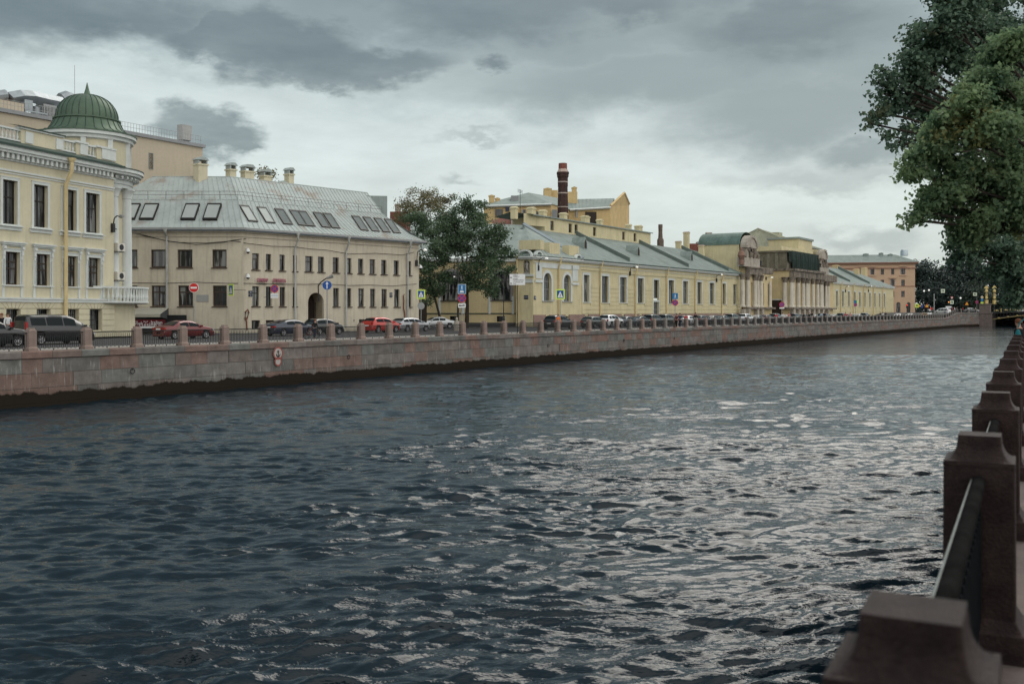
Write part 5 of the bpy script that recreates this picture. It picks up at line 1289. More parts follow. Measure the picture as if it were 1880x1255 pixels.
def tree(label, base, blobs, n, size, lm, seed, trunk_r=.2, lean=(0,0), group=None, fork=.35, cat='tree', name='linden_tree', limbs=True):
    o = root(name, label, cat, base, 0, group); r = random.Random(seed)
    bl = [(b[0]-base[0], b[1]-base[1], b[2]-base[2], *b[3:]) for b in blobs]
    c = Vector((sum(b[0] for b in bl)/len(bl), sum(b[1] for b in bl)/len(bl), sum(b[2] for b in bl)/len(bl)))
    hf = max(1.0, (min(b[2]-b[3] for b in bl) + c.z)/2*fork*2)
    f = Vector((lean[0], lean[1], hf)); m = MB()
    m.tube([(0,0,-.2),(0,0,.15),f*.5+Vector((.05,.03,0)),f], [trunk_r*1.5,trunk_r*1.08,trunk_r*.9,trunk_r*.8], 9)
    if limbs:
        for b in (bl[::4] if len(bl) > 40 else bl):
            e = Vector(b[:3]); mid = f.lerp(e, .5) + Vector((r.uniform(-.3,.3), r.uniform(-.3,.3), r.uniform(.0,.5)))*b[3]*.5
            rr = trunk_r*.30
            m.tube([f - Vector((0,0,trunk_r)), f.lerp(mid,.5), mid, e], [rr, rr*.8, rr*.55, rr*.2], 6)
            for k in range(5):
                d = Vector((r.gauss(0,1), r.gauss(0,1), r.gauss(.2,.8))).normalized()*b[3]*.85
                m.tube([e.lerp(mid,.25), e.lerp(mid,.1)+d*.5, e+d], [rr*.25, rr*.14, rr*.05], 4)
    m.build('trunk', M_bark, o, True)
    mesh_quads('crown', leaves(bl, n, size, seed), lm, o); return o
def B(px, py, r, z):                    # a foliage mass seen at a pixel, at depth z
    return (U(px)*z, z, H(py,z), r/FP*z)
def split(bl, seed):
    r_ = random.Random(seed); o_ = []
    for b in bl:
        if b[3] < .12: o_.append(b); continue
        for _ in range(4):
            d = Vector((r_.gauss(0,1), r_.gauss(0,1), r_.gauss(0,.9))).normalized()*b[3]*r_.uniform(.25,.8)
            o_.append((b[0]+d.x, b[1]+d.y*1.4, b[2]+d.z, b[3]*r_.uniform(.36,.62)))
    return o_
# street trees before the side wing
z = 127.0; rr_ = random.Random(4)
bl = [B(px,py,r,z+dz) for px,py,r,dz in ((858,372,26,0),(885,392,30,-1),(838,398,28,1),(905,425,28,-1),(866,425,36,-2),(915,458,26,0),(885,462,34,-2),(845,455,30,1),(925,482,20,-1),(898,498,28,-2),(860,492,30,-1),(880,524,26,-2),(900,532,18,0),(862,520,22,-1),(838,350+72,26,2),(820,400,24,3))]
tree('tall dark linden behind the blue pedestrian zone sign', (U(857)*126,126,RD), split(bl,4), 21000, .20, L_dark, 11, .27, group='lindens before the yellow side wing')
z = 125.0
bl = [B(px,py,r,z+dz) for px,py,r,dz in ((770,405,26,2),(795,425,28,1),(765,440,24,0),(800,460,28,-1),(782,485,28,-1),(776,520,22,-1),(808,505,22,0),(800,535,18,-1),(815,440,26,2),(785,552,10,-1),(815,475,20,1),(760,470,18,0))]
tree('dark leaning linden right behind the end of the beige house', (U(812)*124,124,RD), split(bl,5), 14000, .20, L_dark, 12, .17, (-1.0,.2), group='lindens before the yellow side wing')
z = 158.0
bl = [B(px,py,r,z+dz) for px,py,r,dz in ((770,362,20,0),(795,358,16,1),(748,378,18,0),(785,382,22,-1),(812,372,16,1),(760,395,24,0),(740,400,18,1),(815,392,18,0),(825,362,10,1))]
tree('yellowing birch rising behind the dark lindens', (U(770)*z,z,RD), bl, 7000, .20, L_gold, 13, .25, name='birch_tree')
z = 122.0
bl = [B(px,py,r,z) for px,py,r in ((478,318,7),(486,312,7),(494,318,6),(484,326,7),(497,328,5))]
bl = [(U(px)*z, z, H(py,z), r/FP*z) for px,py,r in ((478,318,7),(487,311,7),(496,319,6),(484,327,7),(498,328,5))]
tree('thin yellow treetop showing between chimneys of the beige house', (U(487)*z,z,RD), bl, 330, .24, L_gold, 14, .12, name='young_tree')
# trees on the near quay, right edge
def near(pts): return [B(px,py,r,z) for px,py,r,z in pts]
bl = near([(1605,150,10,24.5),(1612,172,10,24.5),(1600,228,7,24.5),(1630,248,11,24.5),(1618,130,9,24.5),(1600,205,8,24.5),(1645,268,9,24.5),(1755,25,55,25),(1700,75,46,25),(1668,118,34,24.5),(1632,152,26,24.5),(1622,205,24,24.5),(1650,190,30,25),(1690,160,44,25),(1740,110,55,25.5),(1800,60,60,26),(1690,232,38,25.5),(1662,252,22,25),(1790,0,70,27),(1860,40,70,27),(1750,190,55,26.5),(1850,130,60,27),(1730,40,40,24.5),(1740,-40,60,25),(1690,300,22,25.5),(1715,265,34,26)])
tree('dark tall linden whose branches reach furthest over the river', (15.6,26.0,NH), split(bl,1), 30000, .090, L_back, 21, .3, (-.6,0), group='lindens along the near quay', fork=.42)
bl = near([(1672,318,9,17),(1660,292,8,17),(1712,360,12,17),(1680,398,9,17),(1745,345,26,17),(1850,70,46,17.5),(1815,135,42,17.5),(1770,200,40,17),(1735,240,36,17),(1705,275,30,17),(1740,300,42,17.3),(1800,240,50,17),(1860,180,60,17.5),(1725,345,32,17.2),(1705,375,20,17),(1690,392,13,17),(1676,405,8,17),(1765,365,42,17.4),(1820,320,56,17.2),(1870,290,60,17.5),(1800,400,44,17.6),(1860,390,56,17.6),(1905,230,60,18),(1770,415,22,17.4),(1680,310,18,17.2),(1668,285,12,17)])
tree('lit linden with pale and yellow leaves overhanging the near railing', (12.4,18.6,NH), split(bl,2), 46000, .066, L_near, 22, .26, (-.5,0), group='lindens along the near quay', fork=.42)
bl = near([(1840,440,40,31),(1800,452,28,31),(1770,465,20,31),(1785,480,12,30.5),(1850,480,36,31),(1875,520,34,31.5),(1840,495,20,31),(1862,545,20,31.5),(1885,450,50,32),(1760,440,14,31),(1900,500,40,32),(1748,448,9,31)])
tree('low hanging dark linden branches above the bridge at the right edge', (19.2,31.5,NH), split(bl,3), 12000, .105, L_back, 23, .28, (-.5,0), group='lindens along the near quay', fork=.5)
for i_, (x_, y_, h_) in enumerate(((5.5,-4.5,6.2),(1.0,-6.5,7.0),(-4.5,-9.0,7.0))):  # unseen lindens, added to shade the fronts of the near posts
    r_ = random.Random(50+i_); bl = [(x_+r_.uniform(-2.4,2.4), y_+r_.uniform(-2.2,2.2), NH+h_+r_.uniform(-2.6,2.6), r_.uniform(1.2,1.9)) for _ in range(12)]
    tree('unseen linden added behind the viewer to shade the near posts', (x_+1.0,y_,NH), bl, 9000, .22, L_back, 60+i_, .24, group='lindens along the near quay')
def twig(px0,py0,px1,py1,z): return Vector((U(px0)*z,z,H(py0,z))), Vector((U(px1)*z,z+.1,H(py1,z)))
# park beyond the bridge
specs = [(1700,497,26,392,'l'),(1686,500,16,385,'d'),(1722,515,24,395,'d'),(1745,500,26,410,'d'),(1752,486,16,405,'c'),(1775,494,26,415,'d'),(1800,498,24,420,'d'),(1822,500,22,400,'d'),(1838,505,22,410,'d'),(1860,510,26,400,'d'),(1790,535,24,372,'p'),(1850,545,26,375,'p'),(1735,540,24,380,'d'),(1765,545,26,378,'d'),(1820,545,26,376,'d'),(1700,540,26,380,'d'),(1885,505,28,410,'d'),(1910,520,34,405,'d')]
where = {0:'at the left end of the park beside the pink house',1:'touching the pink house corner',2:'right of the leftmost tall park crown',3:'under the ragged treetop beyond the bridge',4:'with a ragged pointed top above the other park crowns',5:'right of the ragged pointed treetop',6:'above the warning sign beyond the bridge',7:'above the two gilded lamp columns',8:'right of the gilded lamp columns',9:'behind the bridge railing',10:'pale and rounded, in front of the darker crowns',11:'pale and low, behind the bridge railing',12:'low, behind the white hanging traffic sign',13:'low, behind the traffic light',14:'low, behind the gilded lamp columns',15:'low, right of the pink house',16:'at the right edge behind the hanging branches',17:'cut by the right edge of the photo'}
for i, (px,py,r,z,t) in enumerate(specs):
    r_ = random.Random(100+i); R0 = r/FP*z; cxx, czz = U(px)*z, H(py,z); bl = []
    if t == 'c':
        for k in range(7): bl.append((cxx+r_.uniform(-.25,.25)*R0, z, czz+R0*(.8-.42*k), R0*(.22+.10*k)))
    else:
        top = czz + R0*.4
        bl = [(cxx+r_.uniform(-.1,.1)*R0, z, top, R0*.62)]
        for k in range(6): a = k*1.05; bl.append((cxx+R0*.72*math.cos(a), z+R0*.6*math.sin(a), czz-R0*.2+r_.uniform(-.3,.3)*R0, R0*r_.uniform(.45,.6)))
        for k in range(4): a = k*1.6; bl.append((cxx+R0*.6*math.cos(a), z+R0*.6*math.sin(a), czz-R0*1.0, R0*.55))
    tree('park tree '+where[i], (cxx, z, .5), bl, 3000 if t != 'c' else 1500, .62, L_far2 if t == 'p' else L_far, 200+i, .35, name='park_tree', group='trees of the park beyond the bridge')
# ================= cars =================
M_tyre = mat('tyre_rubber', (.012,.012,.012), .85, .1, 4); M_rim = mat('alloy_rim', (.35,.35,.36), .35, .08, 5, metal=.8)
M_tint = mat('tinted_car_glass', (.010,.014,.016), .12, 0, spec=.12); M_tail = mat('tail_light', (.30,.008,.008), .25, 0, spec=.6)
M_head = mat('head_light', (.55,.56,.56), .12, 0, spec=.8); M_plate = mat('white_number_plate', (.65,.66,.65), .5, .02); M_trim = mat('black_plastic_trim', (.015,.015,.016), .6, .1)
PAINT = {}
def paint(nm, c, metal=.15):
    if nm not in PAINT: PAINT[nm] = mat(nm+'_car_paint', c, .32, .05, 2, metal=metal, spec=.5, coat=.7)
    return PAINT[nm]
def interp(pts, t):
    for (a,b),(c,d) in zip(pts, pts[1:]):
        if t <= c: 
            k = (t-a)/max(1e-9,c-a); return b+(d-b)*k
    return pts[-1][1]
PROF = {
 'sedan': dict(L=4.75,W=1.84,H=1.45,up=[(0,.62),(.006,.86),(.03,.985),(.10,1.05),(.165,1.06),(.30,1.38),(.40,1.445),(.50,1.45),(.58,1.40),(.735,1.03),(.84,.97),(.94,.86),(.985,.72),(1,.55)],belt=[(0,.6),(.05,.86),(.16,.95),(.73,.93),(.9,.8),(1,.5)],gh=(.165,.735),roof=(.32,.585),ws=[(.30,.46),(.475,.66)],wh=(.185,.80)),
 'fastback': dict(L=4.85,W=1.9,H=1.43,up=[(0,.65),(.008,.95),(.04,1.08),(.09,1.12),(.16,1.20),(.30,1.38),(.40,1.43),(.52,1.44),(.60,1.39),(.745,1.04),(.86,.95),(.95,.82),(.99,.68),(1,.55)],belt=[(0,.6),(.05,.9),(.16,.98),(.73,.94),(.9,.8),(1,.5)],gh=(.10,.745),roof=(.33,.60),ws=[(.28,.46),(.475,.67)],wh=(.19,.81)),
 'hatch': dict(L=4.1,W=1.76,H=1.52,up=[(0,.5),(.01,.85),(.03,1.05),(.055,1.15),(.13,1.44),(.22,1.51),(.42,1.53),(.52,1.50),(.60,1.42),(.77,1.07),(.90,.93),(.98,.74),(1,.5)],belt=[(0,.5),(.04,.95),(.12,1.02),(.74,.98),(.9,.85),(1,.5)],gh=(.045,.77),roof=(.16,.60),ws=[(.14,.38),(.40,.64)],wh=(.18,.80)),
 'suv': dict(L=4.65,W=1.9,H=1.68,up=[(0,.55),(.008,.95),(.02,1.12),(.045,1.22),(.10,1.58),(.18,1.66),(.42,1.69),(.54,1.65),(.60,1.58),(.745,1.18),(.88,1.08),(.96,.92),(.99,.75),(1,.55)],belt=[(0,.55),(.03,1.0),(.1,1.10),(.73,1.07),(.9,.95),(1,.55)],gh=(.03,.745),roof=(.14,.60),ws=[(.10,.22),(.25,.43),(.45,.64)],wh=(.185,.80)),
 'van': dict(L=5.1,W=1.95,H=1.97,up=[(0,.55),(.004,1.1),(.012,1.25),(.035,1.86),(.07,1.95),(.4,1.97),(.60,1.93),(.68,1.82),(.86,1.27),(.94,1.08),(.985,.9),(1,.6)],belt=[(0,.6),(.03,1.15),(.08,1.2),(.80,1.14),(.9,1.0),(1,.6)],gh=(.012,.86),roof=(.07,.66),ws=[(.07,.27),(.29,.51),(.53,.70)],wh=(.195,.80)),
 'wagon': dict(L=4.75,W=1.84,H=1.48,up=[(0,.6),(.008,.95),(.03,1.1),(.06,1.18),(.14,1.42),(.24,1.47),(.45,1.48),(.55,1.44),(.60,1.38),(.735,1.03),(.86,.95),(.95,.84),(.99,.68),(1,.55)],belt=[(0,.6),(.04,.95),(.12,1.0),(.72,.95),(.9,.82),(1,.5)],gh=(.045,.735),roof=(.16,.60),ws=[(.10,.25),(.27,.44),(.46,.655)],wh=(.19,.80)),
}
def car(kind, col, label, px, z, head=0.0, zg=RD, sc=1.0, loc=None, plate_light=True, arrow=False):
    p = PROF[kind]; L, W = p['L'], p['W']; o = root('parked_car' if kind != 'van' else 'parked_van', label, 'car' if kind != 'van' else 'van', (0,0,0), 0)
    q = loc if loc is not None else Vector((U(px)*z, z))
    o.location = (q.x, q.y, zg); o.rotation_euler = (0,0,math.atan2(BD.y,BD.x)+R_(head)); o.scale = (sc,)*3
    pm = paint(*col); N = 44
    def hw(t): 
        e = min(t, 1-t)*L; return W/2*(1 - .22*max(0, 1-e/.55)**2)
    def sec(t):
        zu = interp(p['up'], t); zb = min(interp(p['belt'], t), zu-.03); w = hw(t); dh = max(0, zu-zb)
        wr = w*(.97 - .27*min(1, dh/.5))
        return [(0,zu+.012),(wr*.62,zu),(wr*.93,zu-.03-.02*min(1,dh)),(wr+.0,zu-.07*min(1,dh*2)-.012),(w*.965,zb+.02),(w*.985,zb-.05),(w,zb*.72+.05),(w*.985,.45),(w*.95,.30),(w*.88,.22)]
    ts = sorted(set([i/N for i in range(N+1)] + [a for a,_ in p['up']])); S = [sec(t) for t in ts]; K = len(S[0])
    wx = [p['wh'][0], p['wh'][1]]; wr_ = .335 if kind not in ('suv','van') else .36
    b = MB()
    for sg in (1,-1):
        vs = [((t-.5)*L, sg*y, z_) for t, s_ in zip(ts, S) for (y,z_) in s_]; fs = []
        for i in range(len(ts)-1):
            for j in range(K-1):
                xm = ((ts[i]+ts[i+1])/2-.5)*L; zm = (S[i][j][1]+S[i][j+1][1]+S[i+1][j][1]+S[i+1][j+1][1])/4
                if j >= 5 and any((xm-(w_-.5)*L)**2+(zm-wr_)**2 < (wr_+.07)**2 for w_ in wx): continue
                fs.append((i*K+j,(i+1)*K+j,(i+1)*K+j+1,i*K+j+1))
        fs += [tuple(range(K)), tuple((len(ts)-1)*K+j for j in range(K))]
        b.add(vs, fs)
    body = b.build('body', pm, o, True, 32)
    b = MB(); b.box(-L*.46,L*.46,-W*.36,W*.36,.2,.75); b.box(-L*.495,L*.495,-W*.40,W*.40,.2,.34); b.build('underbody', M_trim, o)
    g0, g1 = p['gh']; r0, r1 = p['roof']
    def patch(nm, t0, t1, vlo, vhi, sides, n=6, off=.012):
        gb = MB()
        for sg in sides:
            v = []
            for i in range(n+1):
                t = t0+(t1-t0)*i/n; s_ = sec(t); a, c = s_[3], s_[4]
                for f_ in (vhi, vlo): v.append(((t-.5)*L, sg*(c[0]+(a[0]-c[0])*f_+off), c[1]+(a[1]-c[1])*f_))
            gb.add(v, [(2*i,2*i+2,2*i+3,2*i+1) for i in range(n)])
        return gb.build(nm, M_tint, o, fix=False)
    def top(nm, t0, t1, n=5):
        gb = MB(); v = []
        for i in range(n+1):
            t = t0+(t1-t0)*i/n; s_ = sec(t); w = s_[2][0]*.97; zz = s_[1][1]
            v += [((t-.5)*L, -w, s_[2][1]+.02),((t-.5)*L, -w*.6, zz+.018),((t-.5)*L, w*.6, zz+.018),((t-.5)*L, w, s_[2][1]+.02)]
        gb.add(v, [(4*i+k,4*i+4+k,4*i+5+k,4*i+1+k) for i in range(n) for k in range(3)]); return gb.build(nm, M_tint, o, True)
    top('windscreen', r1+.012, g1-.012); top('rear_window', g0+.012, r0-.03)
    for (a,c) in p['ws']:
        for sg in (1,-1): patch('side_window', a, c, .08, .84, (sg,))
    for w_ in wx:
        for sg in (1,-1):
            x = (w_-.5)*L; y0 = sg*(W/2-.20); y1 = sg*(W/2-.005)
            Mx = Matrix.Translation((x, y0, wr_)) @ Matrix.Rotation(R_(-90)*sg, 4, 'X'); d = abs(y1-y0)
            b = MB(Mx); b.lathe(0,0,[(wr_*.66,d),(wr_*.93,d),(wr_,d-.04),(wr_,0.02),(wr_*.9,0)],20); wl_ = b.build('wheel', M_tyre, o, True)
            b = MB(Mx); b.lathe(0,0,[(wr_*.68,d-.004),(wr_*.60,d-.01),(wr_*.58,d-.05)],18); b.lathe(0,0,[(.001,d-.012),(.07,d-.014),(.07,d-.05)],10)
            for k in range(7):
                a = k*2*math.pi/7; ca, sa = math.cos(a), math.sin(a); b.add([(.05*ca-.025*sa,.05*sa+.025*ca,d-.016),(.05*ca+.025*sa,.05*sa-.025*ca,d-.016),(wr_*.62*ca+.03*sa,wr_*.62*sa-.03*ca,d-.018),(wr_*.62*ca-.03*sa,wr_*.62*sa+.03*ca,d-.018)],[(0,1,2,3)])
            b.build('rim', M_rim, wl_, fix=False)
    zb_ = interp(p['belt'], .03); tl = .92 if kind not in ('van',) else 1.15; yw = hw(.01)
    for sg in (1,-1):
        b = MB(); 
        if kind in ('van','suv','hatch'): b.box(-L*.5-.008+.03,-L*.5+.16,min(sg*(yw-.13),sg*(yw+.035)),max(sg*(yw-.13),sg*(yw+.035)),tl-.12,tl+.34 if kind=='van' else tl+.16)
        else: b.box(-L*.5-.008,-L*.5+.18,min(sg*(yw-.42),sg*(yw+.028)),max(sg*(yw-.42),sg*(yw+.028)),tl-.16,tl-.03)
        b.build('tail_light', M_tail, o)
        b = MB(); b.box(L*.5-.24,L*.5-.02,min(sg*(yw-.36),sg*(yw+.03)),max(sg*(yw-.36),sg*(yw+.03)),.62,.76); b.build('headlight', M_head, o)
        b = MB(); x = (g1-.5)*L-.22; w = hw(g1-.05); b.box(x-.06,x+.08,min(sg*(w-.02),sg*(w+.17)),max(sg*(w-.02),sg*(w+.17)),interp(p['belt'],g1-.05)+.02,interp(p['belt'],g1-.05)+.15); b.build('mirror', pm, o)
    b = MB(); pz = .66 if kind not in ('sedan','fastback') else .74; b.box(-L*.5-.02,-L*.5+.0,-.26,.26,pz,pz+.115); b.build('number_plate', M_plate, o)
    b = MB(); b.box(-L*.5-.012,-L*.5+.06,-W*.38,W*.38,.26,.44); b.box(L*.5-.06,L*.5+.012,-W*.38,W*.38,.26,.5); b.build('bumper', M_trim if kind in ('suv','van') else pm, o)
    return o
black = ('black',(.008,.009,.011)); navy = ('navy',(.012,.020,.042)); dred = ('dark_red',(.13,.008,.010)); red = ('bright_red',(.42,.028,.018)); silver = ('silver',(.30,.31,.33),.5); psil = ('pale_silver',(.40,.42,.43),.5); white = ('white',(.66,.67,.68)); dgreen = ('dark_grey_green',(.035,.045,.042)); dgrey = ('dark_grey',(.03,.033,.037)); dblue = ('dark_blue',(.02,.03,.05)); orange = ('taxi_yellow',(.62,.30,.02))
car('suv', black, 'black car cut by the left edge in front of the two women', -24, 60, 0)
car('van', black, 'long black van with tinted windows parked by the domed mansion', 99, 66.0, 2)
car('sedan', dred, 'dark red saloon parked beside the red banner', 338, 78.5, -2)
car('fastback', navy, 'navy blue saloon parked before the beige house', 532, 88, -3)
car('hatch', ('near_black_green',(.010,.014,.014)), 'small black car parked under the arched gateway', 594, 92, -2, sc=.98)
car('hatch', red, 'bright red hatchback parked before the beige house', 700, 100.5, -3, sc=1.02)
car('wagon', silver, 'silver grey estate car in front of the red hatchback', 754, 105.5, -4)
car('sedan', psil, 'pale silver saloon turned sideways under the lindens', 800, 123, 150)
car('suv', black, 'black off roader behind the white crossing sign post', 1025, 119.5, 1)
car('wagon', dgreen, 'dark grey green estate behind the white crossover', 1091, 128, 0)
car('suv', white, 'white crossover among dark cars by the yellow building', 1121, 133.5, 0)
lst = [(1149,'sedan',dblue,'dark blue saloon right of the white crossover'),(1174,'fastback',dgrey,'dark grey saloon two along from the white crossover'),(1199,'suv',black,'dark off roader with white patch at rear'),(1224,'suv',dgreen,'dark green off roader under the blue zone sign'),(1262,'sedan',white,'white saloon behind the walker in the red jacket'),(1288,'wagon',dgrey,'dark estate right of the white saloon'),(1307,'sedan',black,'black saloon between white saloon and pale estate'),(1326,'fastback',dgrey,'dark grey saloon beside the pale estate'),(1345,'suv',dgreen,'dark off roader just left of the pale estate'),(1369,'suv',white,'pale white estate before the columned pavilion'),(1390,'sedan',dgrey,'dark saloon right of the pale estate'),(1407,'wagon',('maroon',(.06,.012,.014)),'maroon estate before the columned pavilion'),(1424,'suv',dgrey,'dark grey car before the pavilion doorway'),(1442,'sedan',black,'black car before the pavilion columns, left of the standing group'),(1459,'suv',black,'black off roader before the pavilion columns'),(1475,'wagon',dgreen,'dark car behind the standing group'),(1494,'sedan',dgrey,'dark car right of the standing group'),(1512,'suv',black,'black car at the right end of the pavilion'),(1530,'sedan',dgrey,'first dark car before the far yellow wing'),(1546,'suv',black,'second dark car before the far yellow wing'),(1561,'wagon',dblue,'third dark car before the far yellow wing'),(1575,'sedan',dgrey,'fourth dark car before the far yellow wing'),(1588,'suv',dgreen,'fifth dark car before the far yellow wing')]
for px, k, c, lb in lst:
    z = 72.4/(BK-U(px)); car(k, c, lb, px, z, 0)['group'] = 'cars parked along the embankment road'
car('sedan', white, 'white car leaving the far end of the embankment', 1649, 262, 8)
car('sedan', ('pale_pink_white',(.55,.50,.50)), 'pale car with red rear lights near the far junction', 1671, 268, 4)
car('hatch', orange, 'yellow taxi at the far junction', 1696, 288, 20)
car('wagon', white, 'white estate at the far junction right of the taxi', 1707, 300, 0, zg=.0)
car('van', white, 'white van crossing at the far junction', 1731, 312, 60, zg=.9)
car('sedan', silver, 'silver car crossing toward the bridge', 1783, 322, -62, zg=1.45)
# ================= people =================
M_skin = mat('skin', (.42,.24,.17), .6, .05, 8); M_hairb = mat('brown_hair', (.05,.028,.016), .6, .2, 20); M_hairr = mat('auburn_hair', (.16,.055,.02), .6, .2, 20)
def cloth(nm, c): return mat(nm+'_cloth', c, .9, .12, 8)
def skinned(name, V, Ed, Rr, m, parent, root_i=0):
    me = bpy.data.meshes.new(name); me.from_pydata(V, Ed, []); me.materials.append(m)
    o = bpy.data.objects.new(name, me); COL.objects.link(o); o.parent = parent
    o.modifiers.new('Skin', 'SKIN'); sv = me.skin_vertices[0].data
    for i, r in enumerate(Rr): sv[i].radius = (r, r) if not isinstance(r, tuple) else r; sv[i].use_root = (i == root_i)
    s = o.modifiers.new('Sub', 'SUBSURF'); s.levels = 1; s.render_levels = 1
    return o
PB = {}
def person(label, loc, rz, top, legs, hair=M_hairb, h=1.72, lean=0.0, stride=.3, group=None, skirt=False, longhair=False, arm=0.25, hat=None):
    o = root('person', label, 'person', loc, rz, group); k = h/1.72; ln = lean
    def at(x, y, z): return ((x + ln*max(0, z-.95))*k, y*k, z*k)
    s = stride
    V = [at(0,0,.95),at(0,0,1.12),at(0,0,1.30),at(0,0,1.42),at(.0,0,1.49),at(.015,0,1.57),at(.02,0,1.65),at(.01,0,1.70),at(.10,0,1.585)]
    Ed = [(0,1),(1,2),(2,3),(3,4),(4,5),(5,6),(6,7),(5,8)]; Rr = [.125,.105,.125,.10,.05,(.068),.085,.05,.014]
    for sg in (1,-1):
        n = len(V); sw = s*sg
        V += [at(.0,.085*sg,.88),at(.5*sw*.45+.03,.09*sg,.50),at(sw*.55-.02,.09*sg,.09),at(sw*.55+.13,.10*sg,.04)]
        Ed += [(0,n),(n,n+1),(n+1,n+2),(n+2,n+3)]; Rr += [.082,.056,.036,.032]
        n = len(V); aw = -sw*.5
        sh = at(0,.17*sg,1.38); el = at(aw*.5-.03,.22*sg,1.10); wrt = at(aw+arm*.5,.22*sg,.88)
        V += [sh, el, wrt]; Ed += [(3,n),(n,n+1),(n+1,n+2)]; Rr += [.052,.040,.026]
        w = Vector(wrt); palm = w + Vector((.02,0,-.08))*k; V.append(tuple(palm)); Ed.append((n+2,n+3)); Rr.append((.035,.018))
        for f_, (dy, ln_) in enumerate(((-.03,.075),(-.01,.09),(.01,.085),(.03,.065))):
            m_ = len(V); V += [tuple(palm+Vector((dy,0,-.045))*k), tuple(palm+Vector((dy+.015,0,-.045-ln_))*k)]; Ed += [(n+3,m_),(m_,m_+1)]; Rr += [.009,.007]
        m_ = len(V); V.append(tuple(w+Vector((.06,-.0,-.06))*k)); Ed.append((n+2,m_)); Rr.append(.010)
    Rr = [tuple(q*k for q in r) if isinstance(r,tuple) else r*k for r in Rr]
    skinned('body', V, Ed, Rr, M_skin, o)
    nb_ = 9; half = (len(V)-9)//2
    def idx(sg): return 9 if sg > 0 else 9+half
    # jacket: torso and sleeves
    tv = [V[0],V[1],V[2],V[3]]; te = [(0,1),(1,2),(2,3)]; tr_ = [.15*k,.125*k,.145*k,.105*k]
    for sg in (1,-1):
        b = idx(sg)+4; n = len(tv); tv += [V[b],V[b+1],tuple(Vector(V[b+1]).lerp(Vector(V[b+2]),.9))]; te += [(3,n),(n,n+1),(n+1,n+2)]; tr_ += [.066*k,.052*k,.040*k]
    skinned('jacket', tv, te, tr_, top, o)
    tv = [V[0]]; te = []; tr_ = [.138*k]
    for sg in (1,-1):
        b = idx(sg); n = len(tv); tv += [V[b],V[b+1],tuple(Vector(V[b+2])+Vector((0,0,.02)))]; te += [(0,n),(n,n+1),(n+1,n+2)]; tr_ += [.095*k,.07*k,.05*k]
    skinned('trousers', tv, te, tr_, legs, o)
    b = MB(); c = at(-.005,0,1.655); b.lathe(c[0],c[1],[(.098*k,c[2]-.03*k),(.104*k,c[2]+.02*k),(.085*k,c[2]+.075*k),(.04*k,c[2]+.10*k),(.001,c[2]+.105*k)],10)
    d = at(-.05,0,1.50 if longhair else 1.60); b.lathe(d[0],d[1],[(.05*k,d[2]-(.12 if longhair else 0)*k),(.085*k,d[2]+.02*k),(.075*k,c[2]+.05*k)],9); b.build('hair', hat or hair, o, True)
    b = MB()
    for sg in (1,-1): e = at(.088,.033*sg,1.625); b.sphere(e,.012*k,6,4)
    b.build('eyes', M_blk, o)
    b = MB(); e = at(.085,0,1.545); b.box(e[0]-.01,e[0]+.012,-.025*k,.025*k,e[2]-.006,e[2]+.006); b.build('mouth', mat('lips',(.3,.1,.09),.5,0), o)
    return o
def pq(px, z): q = P(px,z); return q
blackc, whitec, redc, bluec, jeans, orangec, beigec, greyc = cloth('black',(.012,.012,.013)), cloth('white',(.62,.63,.64)), cloth('red',(.5,.035,.05)), cloth('dark_blue',(.02,.04,.07)), cloth('denim',(.02,.028,.05)), cloth('orange',(.75,.20,.06)), cloth('beige',(.45,.38,.3)), cloth('grey',(.12,.12,.13))
AB = math.degrees(angb)
def man(px, z, zg, rz, *a, **k): q = P(px,z); return person(k.pop('label'), (q.x,q.y,zg), R_(rz), *a, **k)
man(3, 67, .12, -60, blackc, jeans, M_hairr, 1.78, label='long haired woman in a black jacket at the left edge', longhair=True)
man(14.5, 66.5, .12, -50, whitec, jeans, M_hairb, 1.80, label='woman in a white shirt walking beside the woman in black', arm=.35)
man(577.5, 73.2, -.01, 75, blackc, jeans, M_hairr, 1.46, label='auburn haired person in black leaning over a bicycle behind the far railing', lean=.22)
man(1025, 104, -.01, AB, orangec, jeans, M_hairr, 1.70, label='person in an orange jacket before the black off roader')
man(1242, 121, -.01, AB+180, cloth('maroon',(.10,.03,.035)), blackc, label='walker in maroon under the blue zone sign', h=1.72)
man(1248.5, 123, -.01, AB, bluec, jeans, label='walker in a dark blue coat left of the red jacket', h=1.78)
man(1259.5, 126, -.01, AB, redc, blackc, label='walker in a bright red jacket on the far quay', h=1.68)
man(1277, 128, -.01, AB+180, blackc, blackc, M_hairr, label='walker in black right of the red jacket', h=1.85)
